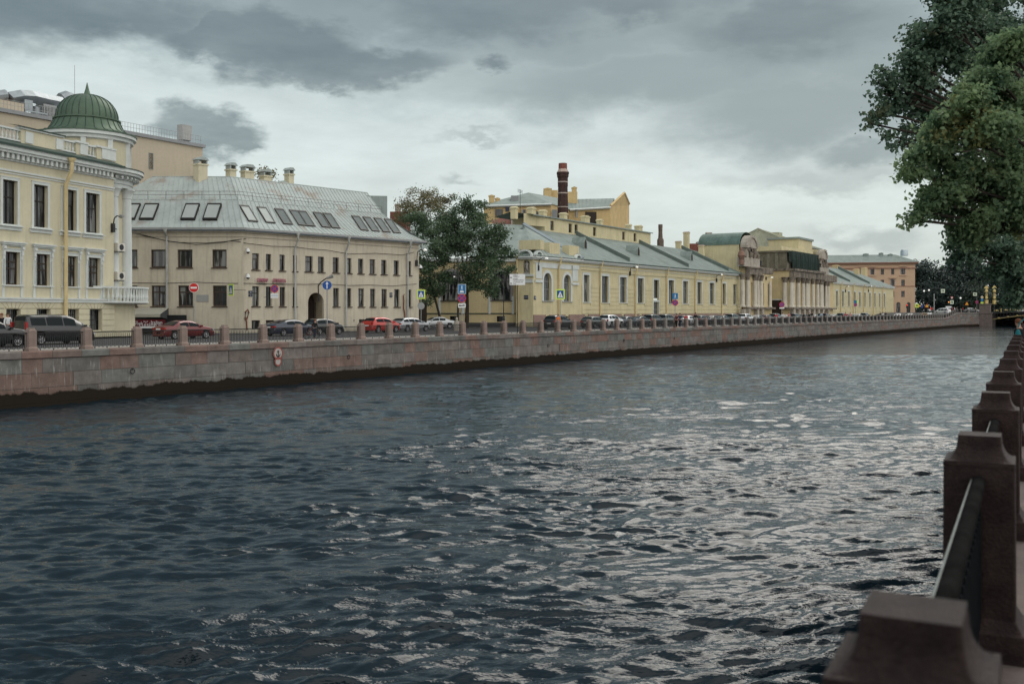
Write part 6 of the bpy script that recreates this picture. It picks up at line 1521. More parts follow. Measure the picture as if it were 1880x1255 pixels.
for px, t, lb, hh in ((1425,redc,'small distant walker in red before the pavilion doorway',1.7),(1436.7,whitec,'small distant walker in white before the pavilion doorway',1.78),(1448.5,cloth('pink',(.55,.25,.22)),'small distant walker in pink before the pavilion columns',1.82),(1475.5,blackc,'leftmost of the dark group before the pavilion columns',1.72),(1481.5,greyc,'person in grey in the dark group before the columns',1.7),(1485.5,blackc,'person in black in the middle of the group before the columns',1.75),(1490.5,blackc,'tallest person in black of the group before the columns',1.9),(1508,cloth('pale_blue',(.35,.42,.5)),'small walker in pale blue at the right end of the pavilion',1.85),(1514,blackc,'small walker in black beside the one in pale blue',1.9),(1552.5,redc,'small walker in red before the far yellow wing',1.75),(1561,cloth('pink',(.55,.25,.22)),'small walker in pink before the far yellow wing',1.75),(1616,blackc,'left of three distant walkers near the far wing corner',1.75),(1621,whitec,'white clad middle one of three distant walkers near the far wing corner',1.75),(1626,blackc,'right of three distant walkers near the far wing corner',1.75)):
    z = 60.2/(BK-U(px)); man(px, z, -.01, AB+rr_.choice((0,180)), t, jeans, label=lb, h=hh, group='people walking on the far quay')
for px, z, t, lb in ((1748.5,296,redc,'distant person in red where the far quay ramp begins'),(1752.5,297,whitec,'distant person in white beside the one in red on the ramp'),(1757,299,greyc,'distant person in grey on the ramp'),(1768,305,redc,'distant person in red at the top of the ramp'),(1777,308,whitec,'distant person in white above the plain quay wall'),(1791,311,beigec,'distant person in beige near the bridge pier'),(1801,314,whitec,'distant person in white right by the bridge pier')):
    man(px, z, 1.45, AB+90, t, jeans, label=lb, h=1.75, group='people near the bridge')
man(1875.5, 29.5, NH, 110, blackc, blackc, M_hairr, 1.62, label='auburn haired person in dark clothes leaning on the near railing', lean=.18, stride=.05)
o = root('teal_scarf_bag','teal cloth bag hanging beside the person at the near railing','bag',(U(1869)*29,29,NH+.95)); b = MB(); b.lathe(0,0,[(.02,0),(.08,.05),(.09,.2),(.06,.34),(.02,.4)],9); b.build('cloth_body', cloth('teal',(.02,.16,.18)), o, True); b = MB(); b.tube([(0,0,.45),(.1,.05,.62),(.25,.1,.7)],.02,5); b.build('strap', cloth('teal',(.02,.16,.18)), o)
# bicycle by the leaning person
q = P(572,73.8); o = root('bicycle','dark bicycle leaning against the far railing beside the auburn haired person','bicycle',(q.x,q.y,0),angb); 
for x in (-.52,.52):
    b = MB(); b.tube([(x+.33*math.cos(a),0,.34+.33*math.sin(a)) for a in [k*math.pi/10 for k in range(21)]], .022, 5); w_ = b.build('wheel', M_tyre, o); b = MB()
    for k in range(8): a = k*math.pi/4; b.tube([(x,0,.34),(x+.32*math.cos(a),0,.34+.32*math.sin(a))],.004,3)
    b.build('spokes', M_grey, w_)
b = MB(); 
for a_, c_ in (((-.52,0,.34),(-.05,0,.30)),((-.05,0,.30),(.38,0,.75)),((-.16,0,.78),(.38,0,.75)),((-.05,0,.30),(-.18,0,.85)),((-.52,0,.34),(-.16,0,.78)),((.52,0,.34),(.36,0,.92))): b.tube([a_,c_],.018,5)
b.build('frame', mat('dull_pink_bike_paint',(.22,.06,.07),.4,.1), o); b = MB(); b.tube([(.30,-.26,.95),(.36,0,.93),(.30,.26,.95)],.014,5); b.build('handlebar', M_iron, o); b = MB(); b.box(-.3,-.05,-.06,.06,.85,.9); b.build('saddle', M_trim, o)
# ================= signs, lamps, street furniture =================
def text(txt, size, parent, M, m, name='lettering', ext=.004, align='CENTER'):
    cu = bpy.data.curves.new(name, 'FONT'); cu.body = txt; cu.size = size; cu.align_x = align; cu.align_y = 'CENTER'; cu.extrude = ext; cu.resolution_u = 2
    t = bpy.data.objects.new(name, cu); COL.objects.link(t); dg = bpy.context.evaluated_depsgraph_get()
    me = bpy.data.meshes.new_from_object(t.evaluated_get(dg)); bpy.data.objects.remove(t); me.name = name
    me.transform(M @ Matrix.Rotation(R_(90),4,'X')); me.materials.clear(); me.materials.append(m)
    o = bpy.data.objects.new(name, me); COL.objects.link(o); o.parent = parent; return o
def T(x,y,z): return Matrix.Translation((x,y,z))
def ring(mb, cx_, cz, r0, r1, y, n=24):
    for k in range(n):
        a, c = 2*math.pi*k/n, 2*math.pi*(k+1)/n
        mb.quad((cx_+r0*math.cos(a),y,cz+r0*math.sin(a)),(cx_+r0*math.cos(c),y,cz+r0*math.sin(c)),(cx_+r1*math.cos(c),y,cz+r1*math.sin(c)),(cx_+r1*math.cos(a),y,cz+r1*math.sin(a)))
def disc(o, nm, m, cz, r, y=-.03, th=.03, x=0, n=24):
    b = MB(); b.extr([(x+r*math.cos(2*math.pi*k/n), cz+r*math.sin(2*math.pi*k/n)) for k in range(n)], y, y+th); return b.build(nm, m, o)
def plate(o, nm, m, x0, x1, z0, z1, y=-.03, th=.03): b = MB(); b.box(x0,x1,y,y+th,z0,z1); return b.build(nm, m, o)
def man_symbol(o, x, z, h, m, y):
    b = MB(); b.extr([(x+.09*h*math.cos(k*.7),z+.42*h+.09*h*math.sin(k*.7)) for k in range(9)], y, y+.003)
    b.extr([(x-.12*h,z+.3*h),(x+.12*h,z+.3*h),(x+.09*h,z-.05*h),(x-.09*h,z-.05*h)], y, y+.003)
    b.extr([(x-.09*h,z-.051*h),(x-.005*h,z-.051*h),(x-.14*h,z-.5*h),(x-.22*h,z-.5*h)], y, y+.003); b.extr([(x+.005*h,z-.051*h),(x+.09*h,z-.051*h),(x+.22*h,z-.5*h),(x+.14*h,z-.5*h)], y, y+.003)
    return b.build('walking_figure', m, o)
def signroot(label, px, z, zg=0.0, name='road_sign', cat='sign', rz=0.0): q = P(px,z); return root(name, label, cat, (q.x,q.y,zg), R_(rz))
def pole(o, z1, r=.035, m=M_grey, z0=0, y=.035): b = MB(); b.tube([(0,y,z0),(0,y,z1)], r, 8); return b.build('pole', m, o)
def nostop(o, cz, r, y=-.03):
    d = disc(o, 'no_stopping_disc', M_red, cz, r, y); b = MB(); b.extr([(.8*r*math.cos(2*math.pi*k/24),cz+.8*r*math.sin(2*math.pi*k/24)) for k in range(24)], y-.003, y-.0005); b.build('blue_field', M_blue, d)
    b = MB()
    for s in (1,-1):
        c, n = .70, .1; v = [(-c*r-n*r*.7*0, 0)]
        a = math.pi/4*s; ca, sa = math.cos(a), math.sin(a)
        pts = [(-.82*r,-n*r),(.82*r,-n*r),(.82*r,n*r),(-.82*r,n*r)]; b.add([(x*ca-zz*sa, y-.006-.001*s, cz+x*sa+zz*ca) for x,zz in pts], [(0,1,2,3)])
    b.build('red_cross', M_red, d)
def crossing(o, cz, s, y=-.03):
    d = plate(o, 'lime_border', M_lime, -s*.5, s*.5, cz-s*.56, cz+s*.56, y); e = plate(d, 'blue_panel', M_blue, -s*.36, s*.36, cz-s*.42, cz+s*.42, y-.006, .005)
    b = MB(); b.extr([(-s*.31,cz-s*.34),(s*.31,cz-s*.34),(0,cz+s*.32)], y-.010, y-.007); b.build('white_triangle', M_wht, e)
    man_symbol(e, 0, cz-s*.12, s*.34, M_blk, y-.015)
# no entry
z = 85; o = signroot('round red no entry sign on a pole before the beige house', 356, z); zc_ = H(528,z); pole(o, zc_+.3); d = disc(o,'red_disc',M_wht,zc_,.42); b = MB(); b.extr([(.385*math.cos(k*math.pi/12),zc_+.385*math.sin(k*math.pi/12)) for k in range(24)],-.034,-.0305); e = b.build('red_field',M_red,d); plate(e,'white_bar',M_wht,-.27,.27,zc_-.075,zc_+.075,-.038,.003)
# no stopping with plate, on a bracket
z = 95.5; o = signroot('no stopping sign with white plate hanging on a bracket before the beige house windows', 504, z); zc_ = H(530,z); nostop(o, zc_, .38); p_ = plate(o,'white_plate',M_wht,-.36,.36,H(547,z),H(538.5,z)); text('АВТОБУСЫ', .12, p_, T(0,-.035,H(542.5,z)), M_lblue); b = MB(); b.tube([(0,.03,zc_+.3),(0,.03,H(547,z))],.025,6); b.tube([(-1.1,.2,H(545.5,z)),(.0,.03,H(545.5,z))],.02,6); b.tube([(-1.1,2.2,H(545.5,z)),(-1.1,.2,H(545.5,z))],.02,6); b.tube([(-1.1,2.2,H(545.5,z)),(-.95,2.2,H(534,z))],.02,6); b.build('bracket', M_iron, o)
# pedestrian crossing sign seen narrow
z = 95; o = signroot('narrow lime bordered crossing sign on the beige house wall', 424.5, z, rz=-48); zc_ = H(532,z); crossing(o, zc_, 1.0); b = MB(); b.tube([(0,.02,zc_),(-.2,1.6,zc_)],.025,6); b.build('bracket', M_iron, o)
# straight ahead
z = 77; o = signroot('round blue straight ahead sign on a pole behind the far railing', 600.5, z); zc_ = H(523.5,z); pole(o, zc_+.3, .04); d = disc(o,'blue_disc',M_blue,zc_,.35); b = MB(); b.box(-.035,.035,-.036,-.031,zc_-.27,zc_+.12); b.extr([(-.12,zc_+.1),(.12,zc_+.1),(0,zc_+.28)],-.0365,-.0311); b.build('white_arrow',M_wht,d)
# crossing sign + round back
z = 111; o = signroot('lime bordered pedestrian crossing sign at the right end of the beige house', 773, z); zc_ = H(540,z); crossing(o, zc_, .92); disc(o,'grey_sign_back',M_grey,H(561.5,z),.4); pole(o, zc_+.3, .04)
# pedestrian zone stack
z = 87; o = signroot('sign pole with blue pedestrian zone, no stopping and tow plates', 848, z); pole(o, H(521,z), .05); zc_ = H(530.5,z)
d = plate(o,'white_edge',M_wht,-.35,.35,zc_-.42,zc_+.42); e = plate(d,'blue_panel',M_lblue,-.32,.32,zc_-.39,zc_+.39,-.036,.005); man_symbol(e,0,zc_+.12,.38,M_wht,-.041); b = MB(); b.extr([(-.2,zc_-.3),(.2,zc_-.3),(.12,zc_-.14),(-.12,zc_-.14)],-.041,-.0375); b.build('road_mark',M_wht,e)
nostop(o, H(547.3,z), .37); p_ = plate(o,'tow_plate',M_wht,-.33,.33,H(564.5,z),H(557,z)); b = MB(); zz = H(561,z); b.extr([(-.28,zz-.05),(.26,zz-.02),(.26,zz+.05),(.1,zz+.1),(.05,zz+.03),(-.2,zz+.08),(-.28,zz)],-.036,-.0305); b.build('tow_truck_symbol',M_blk,p_)
# direction board
z = 93; o = signroot('white direction board with arrows at the yellow corner pavilion', 950, z); pole(o, H(500,z), .04, M_darkmetal); p_ = plate(o,'white_board',M_wht,-.73,.72,H(523,z),H(503,z))
for py, t in ((505.5,'СЛЕВА'),(508,'ТУРИСТУ'),(512,'МУЗЕЙ'),(514.5,'ПАНТЕЛЕЙМОН'),(518,'СОЛЯНОЙ ПЕР'),(521,'САД')): text(t, .13, p_, T(-.42,-.036,H(py,z)), M_blk, align='LEFT')
for py, r in ((509.5,1),(520,-1)): zz = H(py,z); b = MB(); b.extr([(-.68,zz),(-.6,zz+.1),(-.6,zz+.03),(-.52,zz+.03),(-.52,zz-.03),(-.6,zz-.03),(-.6,zz-.1)],-.036,-.0305); b.build('arrow_mark',M_blk,p_)
# crossing at pavilion
z = 107; o = signroot('lime bordered pedestrian crossing sign before the arched pavilion windows', 1028.5, z); zc_ = H(540,z); crossing(o, zc_, .98); plate(o,'small_plate',M_grey,-1.0,-.6,H(552,z),H(550,z)); pole(o, zc_+.4, .04)
# blue zone + no stopping 1239
z = 124; o = signroot('blue zone sign over a no stopping disc before the yellow building', 1239.5, z); pole(o, H(537,z), .04); zc_ = H(543.5,z); d = plate(o,'blue_panel',M_lblue,-.34,.34,zc_-.38,zc_+.38); man_symbol(d,0,zc_,.5,M_wht,-.036); nostop(o, H(555.5,z), .38)
z = 205; o = signroot('no stopping disc with plate before the pavilion doorway', 1435.5, z); pole(o, H(554,z), .05); nostop(o, H(559,z), .55); plate(o,'white_plate',M_wht,-.5,.5,H(566.5,z),H(564,z))
z = 250; o = signroot('blue zone sign and red disc before the far yellow wing', 1570.5, z); pole(o, H(551,z), .06); plate(o,'blue_panel',M_lblue,-.4,.35,H(557,z),H(551,z)); plate(o,'lime_panel',M_lime,.36,.75,H(556,z),H(551.5,z)); nostop(o, H(559.5,z), .42)
# no anchoring sign on the quay wall
c = quay_local(506.5, 650, -.19); o = root('no_anchor_sign','oval white and red no anchoring sign on the quay wall','sign',(c.x,c.y,0),angb); cz = c.z
M_fw2 = mat('faded_white_enamel',(.42,.38,.36),.6,.1,4); M_fr2 = mat('faded_red_enamel',(.30,.07,.055),.6,.1,4)
d = disc(o,'white_disc',M_fw2,cz+.06,.42,-.02,.02); b = MB(); ring(b,0,cz+.06,.34,.425,-.024); b.build('red_ring',M_fr2,d); b = MB(); b.tube([(0,-.03,cz-.14),(0,-.03,cz+.26)],.03,6); b.tube([(-.17,-.03,cz+.02),(-.12,-.03,cz-.12),(0,-.03,cz-.16),(.12,-.03,cz-.12),(.17,-.03,cz+.02)],.028,6); b.tube([(-.09,-.03,cz+.18),(.09,-.03,cz+.18)],.025,6); b.build('anchor_symbol',M_blk,d)
d = disc(o,'lower_white_disc',M_fw2,cz-.48,.3,-.016,.016); b = MB(); ring(b,0,cz-.48,.22,.305,-.02); b.build('red_ring',M_fr2,d)
# far junction signs
def sq(label, px, py, z, w, hgt, m, zg=1.4, polem=True, sym=True, nm='traffic_sign'):
    o = signroot(label, px, z, zg, nm); zc_ = H(py,z)-zg; d = plate(o,'panel',m,-w/2,w/2,zc_-hgt/2,zc_+hgt/2)
    if sym: 
        b = MB(); b.box(-w*.3,-w*.1,-.034,-.0305,zc_-hgt*.25,zc_+hgt*.28); b.box(w*.1,w*.3,-.034,-.0305,zc_-hgt*.25,zc_+hgt*.28); b.box(-w*.3,w*.3,-.0345,-.0303,zc_+hgt*.05,zc_+hgt*.14); b.build('lane_symbol',M_blk,d)
    if polem: pole(o, zc_+hgt/2, .07, M_darkmetal)
    return o
M_pale = mat('pale_green_sign',(.62,.70,.55),.5,.03)
o = sq('white lane sign hanging highest above the far junction', 1731, 534, 318, 1.25, 1.2, M_pale, polem=False); zz = H(534,318)-1.4; b = MB(); b.tube([(-7,.1,zz+.62),(9,.1,zz+.8)],.03,4); b.build('suspension_wire',M_darkmetal,o)
o = sq('tilted white lane sign hanging left of the gilded columns', 1790, 540, 318, 1.2, 1.0, M_pale, polem=False); zz = H(540,318)-1.4; b = MB(); b.tube([(-7,.1,zz+.5),(9,.1,zz+.4)],.03,4); b.build('suspension_wire',M_darkmetal,o)
o = sq('white lane sign beside the amber traffic light', 1747.5, 554.5, 316, 1.15, 1.15, M_pale); zz = H(547,316)-1.4; b = MB(); b.extr([(-.5,zz+.45),(.5,zz+.45),(0,zz-.4)],-.03,0); d = b.build('red_triangle',M_red,o); b = MB(); b.extr([(-.32,zz+.34),(.32,zz+.34),(0,zz-.2)],-.036,-.031); b.build('white_field',M_wht,d); plate(o,'street_plate',M_wht,-1.9,-.1,H(564.8,316)-1.4,H(562,316)-1.4)
def light(label, px, py, z, lit, m, zg=1.4):
    o = signroot(label, px, z, zg, 'traffic_light', 'traffic light'); zc_ = H(py,z)-zg; pole(o, zc_, .07, M_darkmetal); b = MB(); b.box(-.2,.2,-.15,.1,zc_-.55,zc_+.55); b.build('housing', M_trim, o)
    for k in (-1,0,1): 
        b = MB(); b.sphere((0,-.16,zc_-k*.34),.14,8,6); b.build('lamp', m if k == lit else M_blk, o)
M_lr = mat('lit_red_lamp',(1,.05,.02),.4,0,emit=2.0); M_la = mat('lit_amber_lamp',(1,.35,.06),.4,0,emit=2.2)
light('amber lit traffic light left of the white lane sign', 1741.5, 554.5, 317, 0, M_la); light('red lit traffic light at the pink house corner', 1665, 562, 300, -1, M_lr, .0); light('amber lit traffic light left of the yellow warning sign', 1688.5, 561.5, 305, 0, M_la, 1.0)
def warn(label, px, py, z, zg=1.3):
    o = signroot(label, px, z, zg); zc_ = H(py,z)-zg; pole(o, zc_, .06, M_darkmetal); b = MB(); b.extr([(-.62,zc_-.5),(.62,zc_-.5),(0,zc_+.62)],-.03,0); d = b.build('red_triangle',M_red,o); b = MB(); b.extr([(-.48,zc_-.42),(.48,zc_-.42),(0,zc_+.42)],-.036,-.031); e = b.build('yellow_field',M_yell,d); man_symbol(e,0,zc_-.1,.5,M_blk,-.04)
warn('yellow triangular warning sign right of the white lane sign', 1775, 557, 314); warn('yellow triangular warning sign beside the blue arrow sign', 1701.5, 561, 303, .9)
sq('lime bordered crossing sign right of the pink house', 1683.5, 561, 302, 1.1, 1.1, M_lime, .9); o = sq('small blue arrow sign left of the yellow warning sign', 1692.5, 562, 304, .7, .9, M_blue, .9, True, False)
o = signroot('round no entry disc at the far junction', 1710, 305, .9); disc(o,'red_disc',M_red,H(566.5,305)-.9,.38); pole(o,H(566,305)-.9,.05)
o = signroot('no stopping disc on a pole left of the priority sign', 1793.5, 318, 1.45); nostop(o, H(554.5,318)-1.45, .5); pole(o, H(546,318)-1.45, .06)
o = signroot('priority diamond above blue and lime panels by the bridge', 1803, 317, 1.45); zz = H(545.5,317)-1.45; b = MB(); b.extr([(-.5,zz),(0,zz-.5),(.5,zz),(0,zz+.5)],-.03,0); d = b.build('white_diamond',M_wht,o); b = MB(); b.extr([(-.34,zz),(0,zz-.34),(.34,zz),(0,zz+.34)],-.036,-.031); b.build('yellow_diamond',M_yell,d); plate(o,'blue_panel',M_lblue,-.42,.42,H(553,317)-1.45,H(548,317)-1.45); plate(o,'lime_panel',M_lime,-.45,.45,H(559.5,317)-1.45,H(554,317)-1.45); pole(o,zz,.06)
q = P(1715,309); o = root('street_lamp','plain grey lamp post at the far junction','street lamp',(q.x,q.y,.9)); pole(o,H(539,309)-.9,.16,M_grey); b = MB(); b.box(.1,.5,-.2,.2,H(551.5,309)-.9,H(549.5,309)-.9); b.build('junction_box',M_grey,o)
# globe lamps in the park
for px,py,lb in ((1696.5,534,'left of a pair of white lamp globes among park trees'),(1705.5,532.5,'right of a pair of white lamp globes among park trees'),(1815,510.5,'highest white lamp globe before the park trees'),(1763.5,547,'single white lamp globe beyond the warning sign'),(1814,524,'dim lamp globe under the highest one')):
    z = 345; q = P(px,z); o = root('street_lamp', lb, 'street lamp', (q.x,q.y,.5)); pole(o, H(py,z)-.5, .06, M_darkmetal); b = MB(); b.sphere((0,0,H(py,z)-.5), .32 if 'dim' not in lb else .2, 10, 8); b.build('lamp_globe', M_bulb, o)
# bridge with gilded railing
ba_ = P(1822,312); bd_ = Vector((BD.y,-BD.x)); ba = math.atan2(bd_.y, bd_.x)
M_pier = mat('brown_granite_pier',(.15,.12,.108),.85,.2,1.2,streak=.2)
o = root('bridge_pier','pink granite bridge pier at the right end of the far quay','pier',(P(1813,312).x,P(1813,312).y,0),ba); b = MB(); b.box(-2.6,1.3,-1.5,8,-3.4,1.5); b.build('pier_block', M_pier, o); b = MB(); b.box(-2.2,.9,-1.3,.8,1.501,4.0); b.box(-2.4,1.1,-1.5,1.0,4.001,4.3); b.build('pedestal', M_pier, o); b = MB(); b.box(-2.8,1.5,-1.7,8,1.2,1.499); b.build('ledge', M_pier, o)
o = root('iron_bridge','low arched black iron bridge with gilded ornaments at the right edge','bridge',(ba_.x,ba_.y,0),ba); LB = 54.0
def arcz(x): return -.75 + 2.3*(1-((x-LB/2)/(LB/2))**2)
N = 36; b = MB()
for k in range(N):
    x0, x1 = LB*k/N, LB*(k+1)/N; 
    b.add([(x0,-.3,arcz(x0)),(x1,-.3,arcz(x1)),(x1,-.3,arcz(x1)+.55),(x0,-.3,arcz(x0)+.55),(x0,12,arcz(x0)),(x1,12,arcz(x1)),(x1,12,arcz(x1)+.55),(x0,12,arcz(x0)+.55)],[(0,1,2,3),(0,1,5,4),(3,2,6,7)])
b.build('arch_girder', M_iron, o)
dz_ = lambda x: 1.45 + .9*(1-((x-LB/2)/(LB/2))**2)
b = MB()
for k in range(N):
    x0, x1 = LB*k/N, LB*(k+1)/N; b.add([(x0,-.4,dz_(x0)-.3),(x1,-.4,dz_(x1)-.3),(x1,-.4,dz_(x1)),(x0,-.4,dz_(x0)),(x0,12,dz_(x0)),(x1,12,dz_(x1))],[(0,1,2,3),(3,2,5,4)])
b.build('deck', M_iron, o)
b = MB(); x = .5
while x < LB: b.box(x-.06,x+.06,-.25,-.15,arcz(x)+.5,dz_(x)-.3) if dz_(x)-.3 > arcz(x)+.55 else None; x += .9
b.build('spandrel_bars', M_iron, o)
b = MB(); x = .3
while x < LB: b.box(x-.03,x+.03,-.3,-.24,dz_(x),dz_(x)+1.1); x += .25
for k in range(N): x0, x1 = LB*k/N, LB*(k+1)/N; b.tube([(x0,-.27,dz_(x0)+1.15),(x1,-.27,dz_(x1)+1.15)],.06,4,False)
b.build('bridge_railing', M_iron, o)
b = MB(); x = 1.2; r_ = random.Random(2)
for k in range(N): x0, x1 = LB*k/N, LB*(k+1)/N; b.tube([(x0,-.36,arcz(x0)+.08),(x1,-.36,arcz(x1)+.08)],.09,4,False)
while x < LB:
    b.sphere((x,-.34,dz_(x)+.6),.34,8,6,.7); b.sphere((x-.5,-.34,dz_(x)+.55),.16,6,5); b.sphere((x+.5,-.34,dz_(x)+.55),.16,6,5); b.box(x+1.2,x+1.4,-.38,-.25,dz_(x)-.2,dz_(x)+1.3); b.sphere((x+.6,-.38,arcz(x+.6)+.3),.34,7,5,.6); x += 2.6
b.build('gilded_ornaments', M_gold, o)
for px, ztop, lb in ((1811,532.5,'left gilded lamp column at the bridge head'),(1825.5,534.5,'right gilded lamp column at the bridge head')):
    z = 313.5; q = P(px,z); c = root('lamp_column', lb, 'lamp column', (q.x,q.y,1.5 if px > 1820 else 4.3)); h0 = c.location.z; hz = H(ztop,z)-h0; z0 = H(566,z)-h0
    b = MB(); b.lathe(0,0,[(.35,0),(.35,.3),(.15,.5),(.13,z0+.5),(.12,hz-.3)],10); b.build('shaft', M_iron, c)
    b = MB(); hb = H(558,z)-h0
    b.box(-.42,.42,-.42,.42,hb,hb+1.3); b.lathe(0,0,[(.2,hb+1.5),(.45,hb+1.8),(.3,hb+2.6),(.5,hb+3.0),(.2,hb+3.2)],8); b.lathe(0,0,[(.2,hb+3.4),(.5,hb+3.9),(.35,hb+4.6),(.12,hb+4.8)],8); b.extr([(-.75,hb+5.0),(-.2,hb+4.85),(.2,hb+4.85),(.75,hb+5.0),(.35,hb+5.5),(0,hb+5.9),(-.35,hb+5.5)],-.12,.12); b.build('gilded_ornament', M_gold, c)
# wall lamps
def wall_lamp(label, F, px, py, hx, hy, out=1.8, y0=-.05, name='wall_lamp', m=M_bulb):
    o = root(name, label, 'lamp'); s0, z0 = F.s(px,y0), F.h(px,py,y0); 
    y1 = -out; s1, z1 = F.s(hx,y1), F.h(hx,hy,y1); o.matrix_world = F.M @ T(s0,y0,0); ds = s1-s0
    b = MB(); b.tube([(0,0,z0-.5),(0,-.12,z0-.1),(ds*.15,-.3,z0+(z1-z0)*.8),(ds*.5,-out*.5,z1+.08),(ds,y1-y0,z1)], .05, 6); b.box(-.12,.12,-.2,.05,z0-.8,z0-.1); b.build('arm', M_darkmetal, o)
    b = MB(T(ds,y1-y0,z1)); b.tube([(-ds*.12,.25,-.02),(0,0,0),(ds*.12,-.3,-.03)],[.07,.16,.10],8); b.build('lamp_head', m, o, True); return o
wall_lamp('curved arm lamp on the right end of the domed mansion front', F1, 206, 408, 222, 397, 1.5, m=M_grey)
wall_lamp('white headed arm lamp at the right end of the beige house', F2, 764, 476, 780, 458.5, 2.0)
wall_lamp('arm lamp on the corner pavilion right of the statue', F3, 987.5, 486, 1003, 474, 2.0)
wall_lamp('arm lamp between the third and fourth windows of the yellow building', F3, 1156, 497, 1169, 490, 2.2)
wall_lamp('arm lamp near the right end of the yellow building', F3, 1315, 510, 1325, 504, 2.4)
wall_lamp('arm lamp on the ornate pavilion', FT, 1406, 507, 1417, 509, 2.4, -.85)
for px, lb in ((1552,'arm lamp left on the far yellow wing'),(1594,'arm lamp right on the far yellow wing')): wall_lamp(lb, FR, px, 531, px+6, 525.5, 2.6)
# searchlight over the arch, cameras, AC units, plates
o = root('floodlight','floodlight on a bracket over the arched gateway','floodlight'); o.matrix_world = F2.M @ T(F2.s(584),0,0); zz = F2.h(584,514); b = MB(); b.tube([(0,0,zz-.6),(0,-.5,zz-.2),(.35,-1.1,zz+.25)],.06,6); b.tube([(0,-.1,zz-2.2),(0,-.05,zz-.5)],.05,5); b.build('bracket',M_darkmetal,o); b = MB(); b.tube([(.3,-1.0,zz+.15),(.75,-1.5,zz+.42)],[.1,.22],10); b.build('lamp_head',M_grey,o)
for px, py, lb in ((451,462,'upper white dome camera on the corner of the beige house'),(451,509,'lower white dome camera on the corner of the beige house'),(768,492,'small white camera at the right end of the beige house')):
    o = root('security_camera', lb, 'camera'); o.matrix_world = F2.M @ T(F2.s(px),0,0); zz = F2.h(px,py); b = MB(); b.tube([(0,0,zz+.35),(0,-.4,zz+.35),(0,-.4,zz+.2)],.04,5); b.lathe(0,-.4,[(.02,zz+.3),(.16,zz+.22),(.2,zz-.02)],10); b.build('housing',M_wht,o); b = MB(); b.sphere((0,-.4,zz-.03),.17,10,6); b.build('lens_dome',M_blk,o)
for py, lb in ((454,'upper white air conditioner by the corner column of the domed mansion'),(506.5,'lower white air conditioner above the corner balcony of the domed mansion')):
    o = root('air_conditioner', lb, 'air conditioner'); o.matrix_world = F1.M @ T(F1.s(216,.3),0,0); zz = F1.h(216,py,.3); w = .62; b = MB(); b.box(-.5,.42,-.1,.25,zz-.33,zz+.33); b.build('casing',mat('ac_casing',(.58,.56,.50),.5,.05),o); b = MB(); b.extr([(-.02+.24*math.cos(k*math.pi/8),zz+.24*math.sin(k*math.pi/8)) for k in range(16)],-.13,-.101); b.build('fan_grille',M_darkmetal,o); b = MB(); b.box(-.4,-.34,-.1,1.2,zz-.42,zz-.331); b.box(.28,.34,-.1,1.2,zz-.42,zz-.331); b.build('bracket',M_grey,o)
def wplate(label, F, px0, px1, py0, py1, m, txt=None, y=-.05, name='address_plate'):
    o = root(name, label, 'plate'); s0, s1 = F.s(px0), F.s(px1); z1, z0 = F.h(px0,py0), F.h(px0,py1); o.matrix_world = F.M @ T((s0+s1)/2,y,0); w = (s1-s0)/2; b = MB(); b.box(-w,w,0,.04,z0,z1); b.build('panel', m, o)
    if txt: text(txt, min((z1-z0)*.6, w*2/len(txt)*1.4), o, T(0,-.004,(z0+z1)/2), M_wht)
    return o
wplate('dark blue address plate on the beige house corner', F2, 456, 463, 533.5, 539.5, M_navyplate, '12'); wplate('smaller dark number plate under the beige corner address plate', F2, 456, 463, 540.5, 544, M_navyplate, '38')
wplate('dark address plate between windows near the right end of the beige house', F2, 715, 720, 537, 541, M_navyplate, 'ФОНТАНКА'); wplate('dark number plate below the right address plate of the beige house', F2, 715, 720, 542, 545.5, M_navyplate, '10')
wplate('grey memorial tablet on the beige house side front', FL, 361, 383, 541, 553.5, mat('grey_tablet',(.30,.30,.29),.6,.08), None)
wplate('dark address plate on the yellow corner chamfer', FC, 962, 970, 542, 549, M_navyplate, 'СОЛЯНОЙ'); wplate('narrow dark plate on the yellow river front corner', F3, 980, 983.6, 543, 550, M_navyplate, '10')
wplate('dark framed plate on the domed mansion at the left edge', F1, -4, 6, 562, 567, M_navyplate, 'ФОНТАНКА')
wplate('navy lantern plate under the corner balcony', FL, 245, 251, 553, 564, M_navyplate, None, -1.2, 'wall_plate')
# pink shop letters
o = root('shop_lettering','faded pink shop letters above the ground floor windows of the beige house','sign'); o.matrix_world = F2.M @ T(0,-.2,0)
M_pinkl = mat('faded_pink_letters',(.45,.20,.24),.6,.1)
for txt, p0, p1, py in (('САМОВАР',470,489.5,514.8),('АВТОКАССА',498.5,522.5,515.5)):
    s0, s1 = F2.s(p0), F2.s(p1); zz = F2.h((p0+p1)/2, py); t = text(txt, .5, o, T((s0+s1)/2,0,zz), M_pinkl, ext=.07); w = t.dimensions.x
    k = (s1-s0)/max(.1,w); 
    for v in t.data.vertices: v.co.x = (s0+s1)/2 + (v.co.x-(s0+s1)/2)*k
    b = MB(); b.box(s0,s1,.05,.1,zz-.32,zz-.28); b.build('letter_rail', M_darkmetal, o)
